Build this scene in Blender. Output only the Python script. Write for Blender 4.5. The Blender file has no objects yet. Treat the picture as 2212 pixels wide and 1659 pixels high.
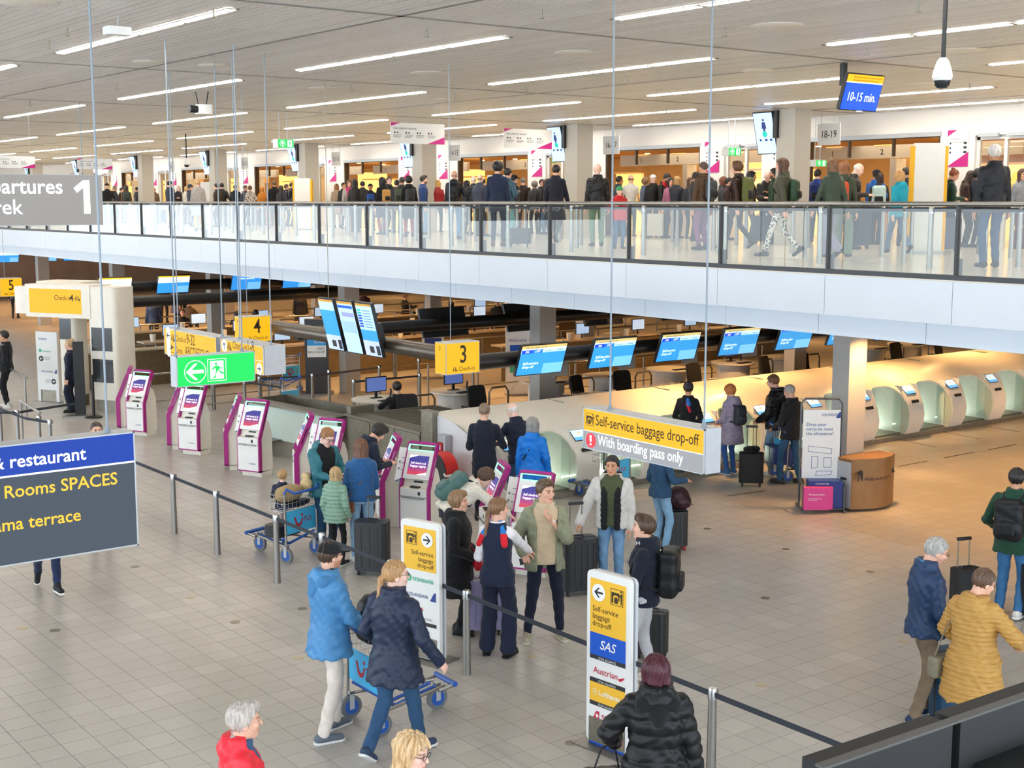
import bpy, math, random
import numpy as np
from mathutils import Vector, Matrix
R = math.radians
random.seed(7)
# ------------------------------------------------------------------ camera
H_CAM, F_PX = 4.95, 2880.0
TILT, YAW = math.atan(394.5 / F_PX), R(37.32)
scn = bpy.context.scene
col = scn.collection
cam_d = bpy.data.cameras.new('camera'); cam_d.sensor_width = 36; cam_d.lens = F_PX / 2212 * 36
cam_d.clip_end = 400
cam = bpy.data.objects.new('camera', cam_d); col.objects.link(cam)
cam.location = (0, 0, H_CAM); cam.rotation_euler = (math.pi / 2 - TILT, 0, -YAW)
scn.camera = cam
# ------------------------------------------------------------------ world (daylight through the open glass front behind the camera)
w = bpy.data.worlds.new('world'); scn.world = w; w.use_nodes = True
bg = w.node_tree.nodes['Background']; bg.inputs[0].default_value = (0.80, 0.90, 1.0, 1); bg.inputs[1].default_value = 4.2
vs = scn.view_settings
vs.view_transform = 'Standard'; vs.look = 'None'; vs.exposure = 0.27; vs.gamma = 1.0; vs.use_curve_mapping = False
scn.cycles.max_bounces = 6; scn.cycles.diffuse_bounces = 4; scn.cycles.glossy_bounces = 3; scn.cycles.transparent_max_bounces = 12; scn.cycles.sample_clamp_indirect = 6.0
scn.cycles.use_denoising = True; scn.cycles.caustics_reflective = False; scn.cycles.caustics_refractive = False

# ------------------------------------------------------------------ where a thing stands: the floor point seen at a picture position
def ray(x, y):
    cx, cy = (x - 1106) / F_PX, (829.5 - y) / F_PX
    fw = math.cos(TILT) + cy * math.sin(TILT); up = -math.sin(TILT) + cy * math.cos(TILT)
    return np.array([cx * math.cos(YAW) + fw * math.sin(YAW), -cx * math.sin(YAW) + fw * math.cos(YAW), up])
def onz(x, y, z=0.0):
    r = ray(x, y); return r * ((z - H_CAM) / r[2]) + [0, 0, H_CAM]
def onX(x, y, X):
    r = ray(x, y); return r * (X / r[0]) + [0, 0, H_CAM]
def onY(x, y, Y):
    r = ray(x, y); return r * (Y / r[1]) + [0, 0, H_CAM]

_O1 = 'first second third fourth fifth sixth seventh eighth ninth tenth eleventh twelfth thirteenth fourteenth fifteenth sixteenth seventeenth eighteenth nineteenth'.split()
def ordw(n):
    """0 -> first"""
    n += 1
    if n < 20: return _O1[n - 1]
    t = 'twent thirt fort fift sixt sevent eight ninet'.split()[n // 10 - 2]
    return t + ('ieth' if n % 10 == 0 else 'y-' + _O1[n % 10 - 1])
# ------------------------------------------------------------------ materials
MATS = {}
def _nt(name):
    m = bpy.data.materials.new(name); m.use_nodes = True
    nt = m.node_tree; b = nt.nodes['Principled BSDF']
    return m, nt, b
def rgb(h):
    """'#rrggbb' (as seen) to linear"""
    if len(h) == 4: h = '#' + ''.join(q * 2 for q in h[1:])
    c = [int(h[i:i + 2], 16) / 255 for i in (1, 3, 5)]
    return tuple((v / 12.92 if v <= .04045 else ((v + .055) / 1.055) ** 2.4) for v in c)
def mat(name, c, rough=.5, metal=0., noise=0., nscale=8., bump=0., bscale=60., spec=.5, stretch=(1, 1, 1)):
    if name in MATS: return MATS[name]
    m, nt, b = _nt(name); c = rgb(c) if isinstance(c, str) else c
    b.inputs['Roughness'].default_value = rough; b.inputs['Metallic'].default_value = metal
    b.inputs['Specular IOR Level'].default_value = spec
    N, L = nt.nodes, nt.links
    tc = N.new('ShaderNodeTexCoord'); mp = N.new('ShaderNodeMapping'); mp.inputs['Scale'].default_value = stretch
    L.new(tc.outputs['Object'], mp.inputs[0])
    n = N.new('ShaderNodeTexNoise'); n.inputs['Scale'].default_value = nscale; n.inputs['Detail'].default_value = 3
    L.new(mp.outputs[0], n.inputs['Vector'])
    r = N.new('ShaderNodeValToRGB'); k = noise
    r.color_ramp.elements[0].position = .3; r.color_ramp.elements[1].position = .7
    r.color_ramp.elements[0].color = (*[v * (1 - k) for v in c], 1); r.color_ramp.elements[1].color = (*[min(1, v * (1 + k)) for v in c], 1)
    L.new(n.outputs[0], r.inputs[0]); L.new(r.outputs[0], b.inputs['Base Color'])
    if bump:
        n2 = N.new('ShaderNodeTexNoise'); n2.inputs['Scale'].default_value = bscale; L.new(mp.outputs[0], n2.inputs['Vector'])
        bp = N.new('ShaderNodeBump'); bp.inputs['Strength'].default_value = bump; bp.inputs['Distance'].default_value = .01
        L.new(n2.outputs[0], bp.inputs['Height']); L.new(bp.outputs[0], b.inputs['Normal'])
    MATS[name] = m; return m
def emi(name, c, s, rough=.4, base=None):
    if name in MATS: return MATS[name]
    m, nt, b = _nt(name); c = rgb(c) if isinstance(c, str) else c
    b.inputs['Base Color'].default_value = (*(base or c), 1); b.inputs['Roughness'].default_value = rough
    b.inputs['Emission Color'].default_value = (*c, 1); b.inputs['Emission Strength'].default_value = s
    MATS[name] = m; return m
def tint(name, rough=.8, noise=.12, nscale=25., bump=.15, bscale=150., sheen=0., stretch=(1, 1, 1), spec=.3, attr=False):
    """cloth, skin, hair: the colour comes from the object itself"""
    if name in MATS: return MATS[name]
    m, nt, b = _nt(name); N, L = nt.nodes, nt.links
    oi = N.new('ShaderNodeObjectInfo'); tc = N.new('ShaderNodeTexCoord'); mp = N.new('ShaderNodeMapping'); mp.inputs['Scale'].default_value = stretch
    L.new(tc.outputs['Object'], mp.inputs[0])
    n = N.new('ShaderNodeTexNoise'); n.inputs['Scale'].default_value = nscale; n.inputs['Detail'].default_value = 4; L.new(mp.outputs[0], n.inputs['Vector'])
    mr = N.new('ShaderNodeMapRange'); mr.inputs[1].default_value = .3; mr.inputs[2].default_value = .7; mr.inputs[3].default_value = 1 - noise; mr.inputs[4].default_value = 1 + noise
    L.new(n.outputs[0], mr.inputs[0])
    mx = N.new('ShaderNodeVectorMath'); mx.operation = 'SCALE'; L.new(oi.outputs['Color'], mx.inputs[0]); L.new(mr.outputs[0], mx.inputs['Scale'])
    out = mx.outputs[0]
    if attr:
        at = N.new('ShaderNodeVertexColor'); at.layer_name = 'tone'
        m2 = N.new('ShaderNodeVectorMath'); m2.operation = 'MULTIPLY'; L.new(out, m2.inputs[0]); L.new(at.outputs[0], m2.inputs[1]); out = m2.outputs[0]
    L.new(out, b.inputs['Base Color']); b.inputs['Roughness'].default_value = rough; b.inputs['Specular IOR Level'].default_value = spec
    if sheen: b.inputs['Sheen Weight'].default_value = sheen
    n2 = N.new('ShaderNodeTexNoise'); n2.inputs['Scale'].default_value = bscale; L.new(mp.outputs[0], n2.inputs['Vector'])
    bp = N.new('ShaderNodeBump'); bp.inputs['Strength'].default_value = bump; bp.inputs['Distance'].default_value = .01
    L.new(n2.outputs[0], bp.inputs['Height']); L.new(bp.outputs[0], b.inputs['Normal'])
    MATS[name] = m; return m
def glass(name, c=(.93, .96, .95), refl=1.0, rough=.0):
    if name in MATS: return MATS[name]
    m = bpy.data.materials.new(name); m.use_nodes = True; nt = m.node_tree; N, L = nt.nodes, nt.links
    N.remove(N['Principled BSDF']); o = N['Material Output']
    t = N.new('ShaderNodeBsdfTransparent'); t.inputs[0].default_value = (*c, 1)
    g = N.new('ShaderNodeBsdfGlossy'); g.inputs['Roughness'].default_value = rough
    f = N.new('ShaderNodeLayerWeight'); f.inputs[0].default_value = .5
    pw = N.new('ShaderNodeMath'); pw.operation = 'POWER'; pw.inputs[1].default_value = 4.; L.new(f.outputs['Facing'], pw.inputs[0])
    mu = N.new('ShaderNodeMath'); mu.operation = 'MULTIPLY_ADD'; mu.inputs[1].default_value = .6 * refl; mu.inputs[2].default_value = .035 * refl; mu.use_clamp = True
    ms = N.new('ShaderNodeMixShader'); L.new(pw.outputs[0], mu.inputs[0]); L.new(mu.outputs[0], ms.inputs[0])
    L.new(t.outputs[0], ms.inputs[1]); L.new(g.outputs[0], ms.inputs[2]); L.new(ms.outputs[0], o.inputs[0])
    MATS[name] = m; return m

M_STEEL = mat('brushed_steel', '#94918c', .36, 1., .08, 30, .05, 200, stretch=(1, 1, .05))
M_STEELD = mat('worn_steel', '#8d8779', .42, .85, .12, 10, .08, 120)
M_ROD = mat('painted_rod', '#8d99a4', .45, .2, .03)
M_CHROME = mat('polished_steel', '#a9a9a8', .2, 1., .03)
M_ALU = mat('anodised_aluminium', '#b7bbbf', .45, .35, .04, 12)
M_BLACK = mat('black_plastic', '#17181a', .45, 0., .1, 20)
M_RUBBER = mat('grey_rubber', '#6d7073', .8, 0., .1, 30)
M_WHITE = mat('white_lacquer', '#e9e9e6', .4, 0., .02, 6)
M_CREAM = mat('cream_lacquer', '#e6e0d2', .38, 0., .03, 4)
M_MAG = mat('magenta_plastic', '#a8227f', .35, 0., .05, 12)
M_DARK = mat('anthracite_paint', '#3a3d42', .5, 0., .06, 14)
M_BELT = mat('dark_webbing', '#33373f', .85, 0., .1, 90, .3, 300)
M_BLUEP = mat('blue_plastic', '#1f56a8', .4, 0., .06, 20)
M_INK = mat('black_print', '#24242a', .6, 0., .05)
M_WINK = mat('white_print', '#f0f0ee', .5, 0., .02)

# ------------------------------------------------------------------ mesh helpers
class MB:
    def __init__(s): s.v, s.f = [], []
    def add(s, vs, fs):
        n = len(s.v); s.v += [tuple(p) for p in vs]; s.f += [tuple(i + n for i in f) for f in fs]; return s
    def box(s, x0, x1, y0, y1, z0, z1, M=None):
        p = [(x0, y0, z0), (x1, y0, z0), (x1, y1, z0), (x0, y1, z0), (x0, y0, z1), (x1, y0, z1), (x1, y1, z1), (x0, y1, z1)]
        if M is not None: p = [M @ Vector(q) for q in p]
        return s.add(p, [(3, 2, 1, 0), (4, 5, 6, 7), (0, 1, 5, 4), (1, 2, 6, 5), (2, 3, 7, 6), (3, 0, 4, 7)])
    def rbox(s, x0, x1, y0, y1, z0, z1, r, M=None, seg=3):
        """box with the four edges along z rounded, slightly chamfered top"""
        pts = []
        for cx, cy, a in ((x1 - r, y1 - r, 0), (x0 + r, y1 - r, 90), (x0 + r, y0 + r, 180), (x1 - r, y0 + r, 270)):
            for k in range(seg + 1): t = R(a + 90 * k / seg); pts.append((cx + r * math.cos(t), cy + r * math.sin(t)))
        return s.prism(pts, z0, z1, M)
    def prism(s, pts, z0, z1, M=None):
        n = len(pts); p = [(x, y, z0) for x, y in pts] + [(x, y, z1) for x, y in pts]
        if M is not None: p = [M @ Vector(q) for q in p]
        return s.add(p, [tuple(range(n - 1, -1, -1)), tuple(range(n, 2 * n))] + [(i, (i + 1) % n, (i + 1) % n + n, i + n) for i in range(n)])
    def tube(s, pts, r, seg=10, cap=True, close=False):
        pts = [Vector(p) for p in pts]; n = len(pts); rs = r if isinstance(r, (list, tuple)) else [r] * n
        base = len(s.v); up = None
        for i, p in enumerate(pts):
            if close: t = pts[(i + 1) % n] - pts[i - 1]
            else: t = pts[min(i + 1, n - 1)] - pts[max(i - 1, 0)]
            t.normalize()
            if up is None:
                up = Vector((0, 0, 1)) if abs(t.z) < .9 else Vector((1, 0, 0))
            a = t.cross(up).normalized(); up = a.cross(t).normalized()
            for k in range(seg):
                th = 2 * math.pi * k / seg; s.v.append(tuple(p + (a * math.cos(th) + up * math.sin(th)) * rs[i]))
        for i in range(n if close else n - 1):
            j = (i + 1) % n
            for k in range(seg):
                l = (k + 1) % seg; s.f.append((base + i * seg + k, base + i * seg + l, base + j * seg + l, base + j * seg + k))
        if cap and not close:
            s.f.append(tuple(base + k for k in range(seg - 1, -1, -1))); s.f.append(tuple(base + (n - 1) * seg + k for k in range(seg)))
        return s
    def lathe(s, prof, seg=20, M=None):
        base = len(s.v); n = len(prof)
        for r_, z in prof:
            for k in range(seg):
                t = 2 * math.pi * k / seg; p = Vector((r_ * math.cos(t), r_ * math.sin(t), z)); s.v.append(tuple(M @ p if M is not None else p))
        for i in range(n - 1):
            for k in range(seg):
                l = (k + 1) % seg; s.f.append((base + i * seg + k, base + i * seg + l, base + (i + 1) * seg + l, base + (i + 1) * seg + k))
        s.f.append(tuple(base + k for k in range(seg - 1, -1, -1))); s.f.append(tuple(base + (n - 1) * seg + k for k in range(seg)))
        return s
    def sweep(s, prof, x0, x1):
        """closed (y,z) outline swept along x"""
        n = len(prof)
        return s.add([(x0, y, z) for y, z in prof] + [(x1, y, z) for y, z in prof],
                     [tuple(range(n)), tuple(range(2 * n - 1, n - 1, -1))] + [((i + 1) % n, i, i + n, (i + 1) % n + n) for i in range(n)])
    def mesh(s, name, smooth=None):
        me = bpy.data.meshes.new(name); me.from_pydata(s.v, [], s.f); me.update()
        fix(me, smooth); return me
def fix(me, smooth=None):
    import bmesh
    bm = bmesh.new(); bm.from_mesh(me); bmesh.ops.recalc_face_normals(bm, faces=bm.faces)
    if smooth:
        for f in bm.faces: f.smooth = True
        for e in bm.edges:
            if len(e.link_faces) == 2 and e.calc_face_angle(0) > R(smooth): e.smooth = False
    bm.to_mesh(me); bm.free()
def link(o, parent=None):
    col.objects.link(o)
    if parent is not None: o.parent = parent
    return o
def part(name, g, m, parent=None, smooth=35, loc=None, rot=None, color=None, label=None):
    me = g.mesh(name, smooth) if isinstance(g, MB) else g
    if m is not None and not len(me.materials): me.materials.append(m)
    o = link(bpy.data.objects.new(name, me), parent)
    if loc is not None: o.location = loc
    if rot is not None: o.rotation_euler = rot
    if color is not None: o.color = (*color, 1)
    if label: o['label'] = label
    return o
def tag(o, label, cat, group=None):
    o['label'] = label; o['category'] = cat
    if group: o['group'] = group
    return o
def thing(name, label, cat, loc=(0, 0, 0), rz=0., group=None):
    o = link(bpy.data.objects.new(name, None)); o.empty_display_size = .1
    o.location = loc; o.rotation_euler = (0, 0, rz); return tag(o, label, cat, group)
def struct(name, g, m, smooth=None, parent=None):
    o = part(name, g, m, parent, smooth)
    if parent is None: o['kind'] = 'structure'
    return o
def kids(o): return list(o.children)
def dup(root, loc, rz=None, label=None, group=None):
    r = root.copy(); col.objects.link(r); r.location = loc
    if rz is not None: r.rotation_euler = (0, 0, rz)
    if label: r['label'] = label
    if group: r['group'] = group
    for ch in kids(root):
        c = ch.copy(); col.objects.link(c); c.parent = r
        for g in kids(ch):
            d = g.copy(); col.objects.link(d); d.parent = c
    return r
def text(s, size, bold=0., shear=0., align='LEFT', space=1., narrow=1., line=1.):
    """lettering mesh in the x-y plane"""
    cu = bpy.data.curves.new('lettering', 'FONT'); cu.body = s; cu.size = size; cu.offset = bold * size; cu.shear = shear
    cu.align_x = align; cu.space_character = space; cu.space_line = line; cu.resolution_u = 3
    o = bpy.data.objects.new('lettering', cu); me = bpy.data.meshes.new_from_object(o)
    bpy.data.objects.remove(o); bpy.data.curves.remove(cu)
    if narrow != 1.:
        for v in me.vertices: v.co.x *= narrow
    return me
def lay(s, size, x, z, m, parent, y=-.004, name='lettering', **k):
    """lettering on a panel that faces -y, at (x, z)"""
    me = text(s, size, **k) if isinstance(s, str) else s
    return part(name, me, m, parent, None, (x, y, z), (R(90), 0, 0))
def flat(name, pts, x, z, m, parent, y=-.004, t=.0015, s=1.):
    """a flat mark with outline pts (x,z) on a panel that faces -y"""
    g = MB(); g.prism([(px * s, pz * s) for px, pz in pts], 0, t)
    return part(name, g, m, parent, None, (x, y, z), (R(90), 0, 0))
def ring(r, n=24, a0=0, a1=360): return [(r * math.cos(R(a0 + (a1 - a0) * k / n)), r * math.sin(R(a0 + (a1 - a0) * k / n))) for k in range(n)]
ARROW = [(-.5, 0), (-.02, .44), (.16, .44), (-.2, .09), (.5, .09), (.5, -.09), (-.2, -.09), (.16, -.44), (-.02, -.44)]
def rotp(pts, a): c, s_ = math.cos(R(a)), math.sin(R(a)); return [(x * c - y * s_, x * s_ + y * c) for x, y in pts]
# ================================================================== SETTING
ZC, ZM, XE, XW = 7.03, 3.95, 15.25, 26.4          # hall ceiling, upper floor, edge of the upper floor, security wall
def math_node(nt, op, a, b=None):
    n = nt.nodes.new('ShaderNodeMath'); n.operation = op
    for i, v in enumerate((a, b)):
        if v is None: continue
        if hasattr(v, 'links'): nt.links.new(v, n.inputs[i])
        else: n.inputs[i].default_value = v
    return n.outputs[0]
TX0, TY0, TP = .19, .12, .30
def tile_material():
    m, nt, b = _nt('floor_tile'); N, L = nt.nodes, nt.links
    g = N.new('ShaderNodeNewGeometry'); sx = N.new('ShaderNodeSeparateXYZ'); L.new(g.outputs['Position'], sx.inputs[0])
    u = math_node(nt, 'DIVIDE', math_node(nt, 'SUBTRACT', sx.outputs[0], TX0), TP)
    v = math_node(nt, 'DIVIDE', math_node(nt, 'SUBTRACT', sx.outputs[1], TY0), TP)
    cb = N.new('ShaderNodeCombineXYZ'); L.new(math_node(nt, 'FLOOR', u), cb.inputs[0]); L.new(math_node(nt, 'FLOOR', v), cb.inputs[1])
    wn = N.new('ShaderNodeTexWhiteNoise'); L.new(cb.outputs[0], wn.inputs['Vector'])
    n = N.new('ShaderNodeTexNoise'); n.inputs['Scale'].default_value = 40; n.inputs['Detail'].default_value = 4; L.new(g.outputs['Position'], n.inputs['Vector'])
    n3 = N.new('ShaderNodeTexNoise'); n3.inputs['Scale'].default_value = .5; L.new(g.outputs['Position'], n3.inputs['Vector'])
    val = math_node(nt, 'ADD', math_node(nt, 'MULTIPLY', math_node(nt, 'POWER', wn.outputs[0], 4), .07), math_node(nt, 'ADD', math_node(nt, 'MULTIPLY', n.outputs[0], .08), math_node(nt, 'MULTIPLY', n3.outputs[0], .12)))
    mr = N.new('ShaderNodeValToRGB'); mr.color_ramp.elements[0].color = (*rgb('#a09a92'), 1); mr.color_ramp.elements[1].color = (*rgb('#cbc5bd'), 1)
    mr.color_ramp.elements[0].position = .02; mr.color_ramp.elements[1].position = .34; L.new(val, mr.inputs[0])
    def line(w):  # near a joint
        f = math_node(nt, 'FRACT', w); e = math_node(nt, 'MINIMUM', f, math_node(nt, 'SUBTRACT', 1., f)); return math_node(nt, 'LESS_THAN', e, .008)
    gr = math_node(nt, 'MAXIMUM', line(u), line(v))
    mx = N.new('ShaderNodeMix'); mx.data_type = 'RGBA'; L.new(gr, mx.inputs[0]); L.new(mr.outputs[0], mx.inputs[6]); mx.inputs[7].default_value = (*rgb('#6f685e'), 1)
    L.new(mx.outputs[2], b.inputs['Base Color']); b.inputs['Roughness'].default_value = .3
    MATS['floor_tile'] = m; return m
M_TILE = tile_material(); M_GROUT = mat('grout', '#5d564d', .9, 0, .1, 40)
def build_floor():
    x0, x1, y0, y1 = TX0 + TP * 8, TX0 + TP * 60, TY0 + TP * 14, TY0 + TP * 82      # 2.59..18.19, 4.32..24.72
    g = MB()
    for a, b_, c, d in ((-12, 50, y1, 125), (-12, 50, -8, y0), (-12, x0, y0, y1), (x1, 50, y0, y1)): g.add([(a, c, 0), (b_, c, 0), (b_, d, 0), (a, d, 0)], [(0, 1, 2, 3)])
    g.add([(x0 - .1, y0 - .1, -.006), (x1 + .1, y0 - .1, -.006), (x1 + .1, y1 + .1, -.006), (x0 - .1, y1 + .1, -.006)], [(0, 1, 2, 3)])
    fl = struct('floor', g, M_TILE); fl.data.materials.append(M_GROUT)
    for p in fl.data.polygons:
        if p.center.z < -.003: p.material_index = 1
    cf = np.array([math.sin(YAW), math.cos(YAW)]); cr = np.array([math.cos(YAW), -math.sin(YAW)])
    cells = []
    for i in range(8, 60):
        for j in range(14, 82):
            c = np.array([TX0 + TP * (i + .5), TY0 + TP * (j + .5)]); f, r_ = c @ cf, c @ cr
            d = f * math.cos(TILT) + H_CAM * math.sin(TILT); px = F_PX * r_ / d; py = F_PX * (H_CAM * math.cos(TILT) - f * math.sin(TILT)) / d
            cells.append((f, i, j, abs(px) < 1150 and py < 860))
    cells.sort(); near = [c for c in cells if c[3]][:300]; ns = {(c[1], c[2]) for c in near}; e = TP / 2 - .0025
    t = MB().add([(-e, -e, 0), (e, -e, 0), (e, e, 0), (-e, e, 0), (-e, -e, -.006), (e, -e, -.006), (e, e, -.006), (-e, e, -.006)],
                 [(0, 1, 2, 3), (4, 5, 1, 0), (5, 6, 2, 1), (6, 7, 3, 2), (7, 4, 0, 3)]).mesh('tile'); t.materials.append(M_TILE)
    for f, i, j, _ in near: link(bpy.data.objects.new('tile', t), fl).location = (TX0 + TP * (i + .5), TY0 + TP * (j + .5), 0)
    g = MB()
    for f, i, j, _ in cells:
        if (i, j) in ns: continue
        x, y = TX0 + TP * (i + .5), TY0 + TP * (j + .5)
        g.add([(x - e, y - e, 0), (x + e, y - e, 0), (x + e, y + e, 0), (x - e, y + e, 0), (x - e, y - e, -.006), (x + e, y - e, -.006), (x + e, y + e, -.006), (x - e, y + e, -.006)],
              [(0, 1, 2, 3), (4, 5, 1, 0), (5, 6, 2, 1), (6, 7, 3, 2), (7, 4, 0, 3)])
    o = part('tile_field', g, M_TILE, fl, None); o['kind'] = 'stuff'
    return fl
FLOOR = build_floor()

# ---- hall ceiling: narrow metal slats running along the upper floor's edge
def slat_material():
    m, nt, b = _nt('ceiling_slats'); N, L = nt.nodes, nt.links
    g = N.new('ShaderNodeNewGeometry'); sx = N.new('ShaderNodeSeparateXYZ'); L.new(g.outputs['Position'], sx.inputs[0])
    u = math_node(nt, 'DIVIDE', sx.outputs[0], .125); f = math_node(nt, 'FRACT', u)
    d = math_node(nt, 'LESS_THAN', math_node(nt, 'MINIMUM', f, math_node(nt, 'SUBTRACT', 1., f)), .05)
    cb = N.new('ShaderNodeCombineXYZ'); L.new(math_node(nt, 'FLOOR', u), cb.inputs[0]); L.new(math_node(nt, 'FLOOR', math_node(nt, 'DIVIDE', sx.outputs[1], 3.81)), cb.inputs[1])
    wn = N.new('ShaderNodeTexWhiteNoise'); L.new(cb.outputs[0], wn.inputs['Vector'])
    r = N.new('ShaderNodeValToRGB'); r.color_ramp.elements[0].color = (*rgb('#dad6d0'), 1); r.color_ramp.elements[1].color = (*rgb('#eae7e2'), 1); L.new(wn.outputs[0], r.inputs[0])
    mx = N.new('ShaderNodeMix'); mx.data_type = 'RGBA'; L.new(d, mx.inputs[0]); L.new(r.outputs[0], mx.inputs[6]); mx.inputs[7].default_value = (*rgb('#a19a92'), 1)
    L.new(mx.outputs[2], b.inputs['Base Color']); b.inputs['Roughness'].default_value = .38
    bp = N.new('ShaderNodeBump'); bp.inputs['Strength'].default_value = .25; bp.inputs['Distance'].default_value = .02
    L.new(math_node(nt, 'SINE', math_node(nt, 'MULTIPLY', u, 6.2832)), bp.inputs['Height']); L.new(bp.outputs[0], b.inputs['Normal'])
    return m
M_SLAT = slat_material(); M_JOINT = mat('ceiling_profile', '#8e8b86', .4, .5, .05)
CEIL = struct('ceiling', MB().box(-12, 40, -8, 125, ZC, ZC + .3), M_SLAT)
for k in range(-2, 13): part('joint_profile', MB().box(-12, 26.3, 5.48 + 7.62 * (k + 1) - .04, 5.48 + 7.62 * (k + 1) + .04, ZC - .006, ZC + .002), M_JOINT, CEIL, None)
for X in (.4, 8.4, 16.4, 24.4): part('joint_profile', MB().box(X - .04, X + .04, -8, 110, ZC - .006, ZC + .002), M_JOINT, CEIL, None)

M_LED = emi('led_diffuser', '#fff5e8', 36.0)
def led_strip():
    t = thing('strip_light', 'white recessed linear ceiling light of four tubes in a row', 'ceiling light', (0, 0, 0), 0, 'recessed strip lights of the hall ceiling')
    g = MB(); g.box(-.075, -.055, 0, 5.6, -.008, 0); g.box(.055, .075, 0, 5.6, -.008, 0); g.box(-.075, .075, 0, .06, -.008, 0); g.box(-.075, .075, 5.54, 5.6, -.008, 0)
    for k in (1, 2, 3): g.box(-.055, .055, 1.4 * k - .03, 1.4 * k + .03, -.008, 0)
    part('tray', g, M_STEELD, t, None)
    e = MB().box(-.055, .055, .04, 1.34, -.010, -.003).mesh('lamp'); e.materials.append(M_LED)
    for k in range(4): link(bpy.data.objects.new('lamp', e), t).location = (0, .01 + 1.395 * k, 0)
    return t
LED0 = led_strip(); first = True
for i, X in enumerate((6.62, 10.5, 14.45, 18.5, 22.1, 25.4)):
    for k in range(-1, 11):
        y = 14.05 + 7.62 * k + .05 * (X - 14.4)
        if X < 7 and k < 0: continue
        if i == 5 and k > 7: continue
        lb = 'recessed strip light, %s from the near end in the %s row from the hall side' % (ordw(k + (0 if X < 7 else 1)), ordw(i))
        if first: LED0['label'] = lb; LED0.location = (X, y, ZC - .007); first = False
        else: dup(LED0, (X, y, ZC - .007), label=lb)

# ---- upper floor: slab, fascia panels, floor finish
M_FASC = mat('fascia_panel_white', '#c9d1da', .3, 0, .015, 1.5); M_FASC2 = mat('fascia_panel_lower', '#d2dce7', .32, 0, .015, 1.5)
M_TERR = mat('terrazzo_beige', '#d8cfbb', .16, 0, .05, 60)
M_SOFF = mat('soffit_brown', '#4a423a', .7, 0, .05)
struct('wall_edge', MB().box(XE + .03, XE + .3, -8, 112, 3.34, ZM - .06), mat('slab_edge_dark', '#3a3d40', .7))
UP = struct('floor_upper', MB().box(XE + .02, 38, -8, 112, ZM - .05, ZM), M_TERR)
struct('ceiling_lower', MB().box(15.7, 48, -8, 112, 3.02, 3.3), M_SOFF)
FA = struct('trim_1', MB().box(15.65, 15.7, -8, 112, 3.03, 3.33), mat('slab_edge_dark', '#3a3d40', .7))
g0 = MB().box(0, .03, .004, 2.122, 3.33, ZM - .05).mesh('fascia_panel'); g0.materials.append(M_FASC)
g1 = MB().box(0, .03, .004, 1.876, 3.0, 3.34).mesh('lower_fascia_panel'); g1.materials.append(M_FASC2)
for k in range(-7, 46): link(bpy.data.objects.new('fascia_panel', g0), FA).location = (XE, 10.44 + 2.126 * k, 0)
for k in range(-8, 53): link(bpy.data.objects.new('lower_fascia_panel', g1), FA).location = (15.6, 11.07 + 1.88 * k, 0)
part('soffit_return', MB().box(XE + .03, 15.6, -8, 112, 3.325, 3.335), M_FASC2, FA, None)

BAL = thing('glass_balustrade', 'glass balustrade with round steel handrail and dark posts along the upper floor edge', 'railing', (XE + .06, 0, ZM))
part('handrail', MB().tube([(0, -8, .965), (0, 112, .965)], .034, 14), M_STEEL, BAL)
part('base_channel', MB().box(-.05, .05, -8, 112, -.03, .035), M_DARK, BAL, None)
gp = MB(); gp.box(-.035, .035, -.018, .018, .0, .95); gp.box(-.03, .12, -.012, .012, .0, .25); gp = gp.mesh('post'); gp.materials.append(M_DARK)
gg = MB().box(-.006, .006, .03, 2.096, .03, .90).mesh('glass_pane'); gg.materials.append(glass('balustrade_glass', (.93, .96, .95), 1.1))
for k in range(-7, 46):
    y = 10.44 + 2.126 * k
    link(bpy.data.objects.new('post', gp), BAL).location = (0, y, 0); link(bpy.data.objects.new('glass_pane', gg), BAL).location = (0, y, 0)

# ---- columns
M_COL = mat('column_paint', '#a3a19c', .55, 0, .03, 20, .05, 90)
for k in range(0, 8):
    g = MB().box(17.35, 17.79, 13.74 + 8.06 * k, 14.08 + 8.06 * k, 0, 3.02); tag(part('column', g, M_COL, None, None), ['grey square column beside the recycling bin', 'grey square column behind the baggage screen numbered 1', 'grey square column beside the tall dark airline pillar', 'grey square column right of the green exit sign', 'grey square column far left under the gallery', 'grey square column far left behind the first one', 'grey column far off behind the check-in desks', 'farthest grey column under the gallery'][k], 'column')
    if 1 <= k < 6:
        g = MB().box(25.4, 25.84, 13.74 + 8.06 * k, 14.08 + 8.06 * k, 0, 3.02); tag(part('column', g, M_COL, None, None), 'grey column deep under the gallery, %s row from the recycling bin' % ['', 'second', 'third', 'fourth', 'fifth', 'sixth'][k], 'column')
COLY = [20.75 + 7.62 * k for k in range(-1, 8)]
for k, y in enumerate(COLY):
    if k == 0: continue
    g = MB().box(23.65, 24.2, y - .27, y + .27, ZM, ZC)
    tag(part('column', g, mat('column_upper', '#b9b4aa', .5, 0, .03, 20), None, None), 'grey upper column beside the %s sign' % ['', '18-19', '16-17', '14-15', '12-13', '10-11', '8-9', '6-7', '4-5'][k], 'column')

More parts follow.
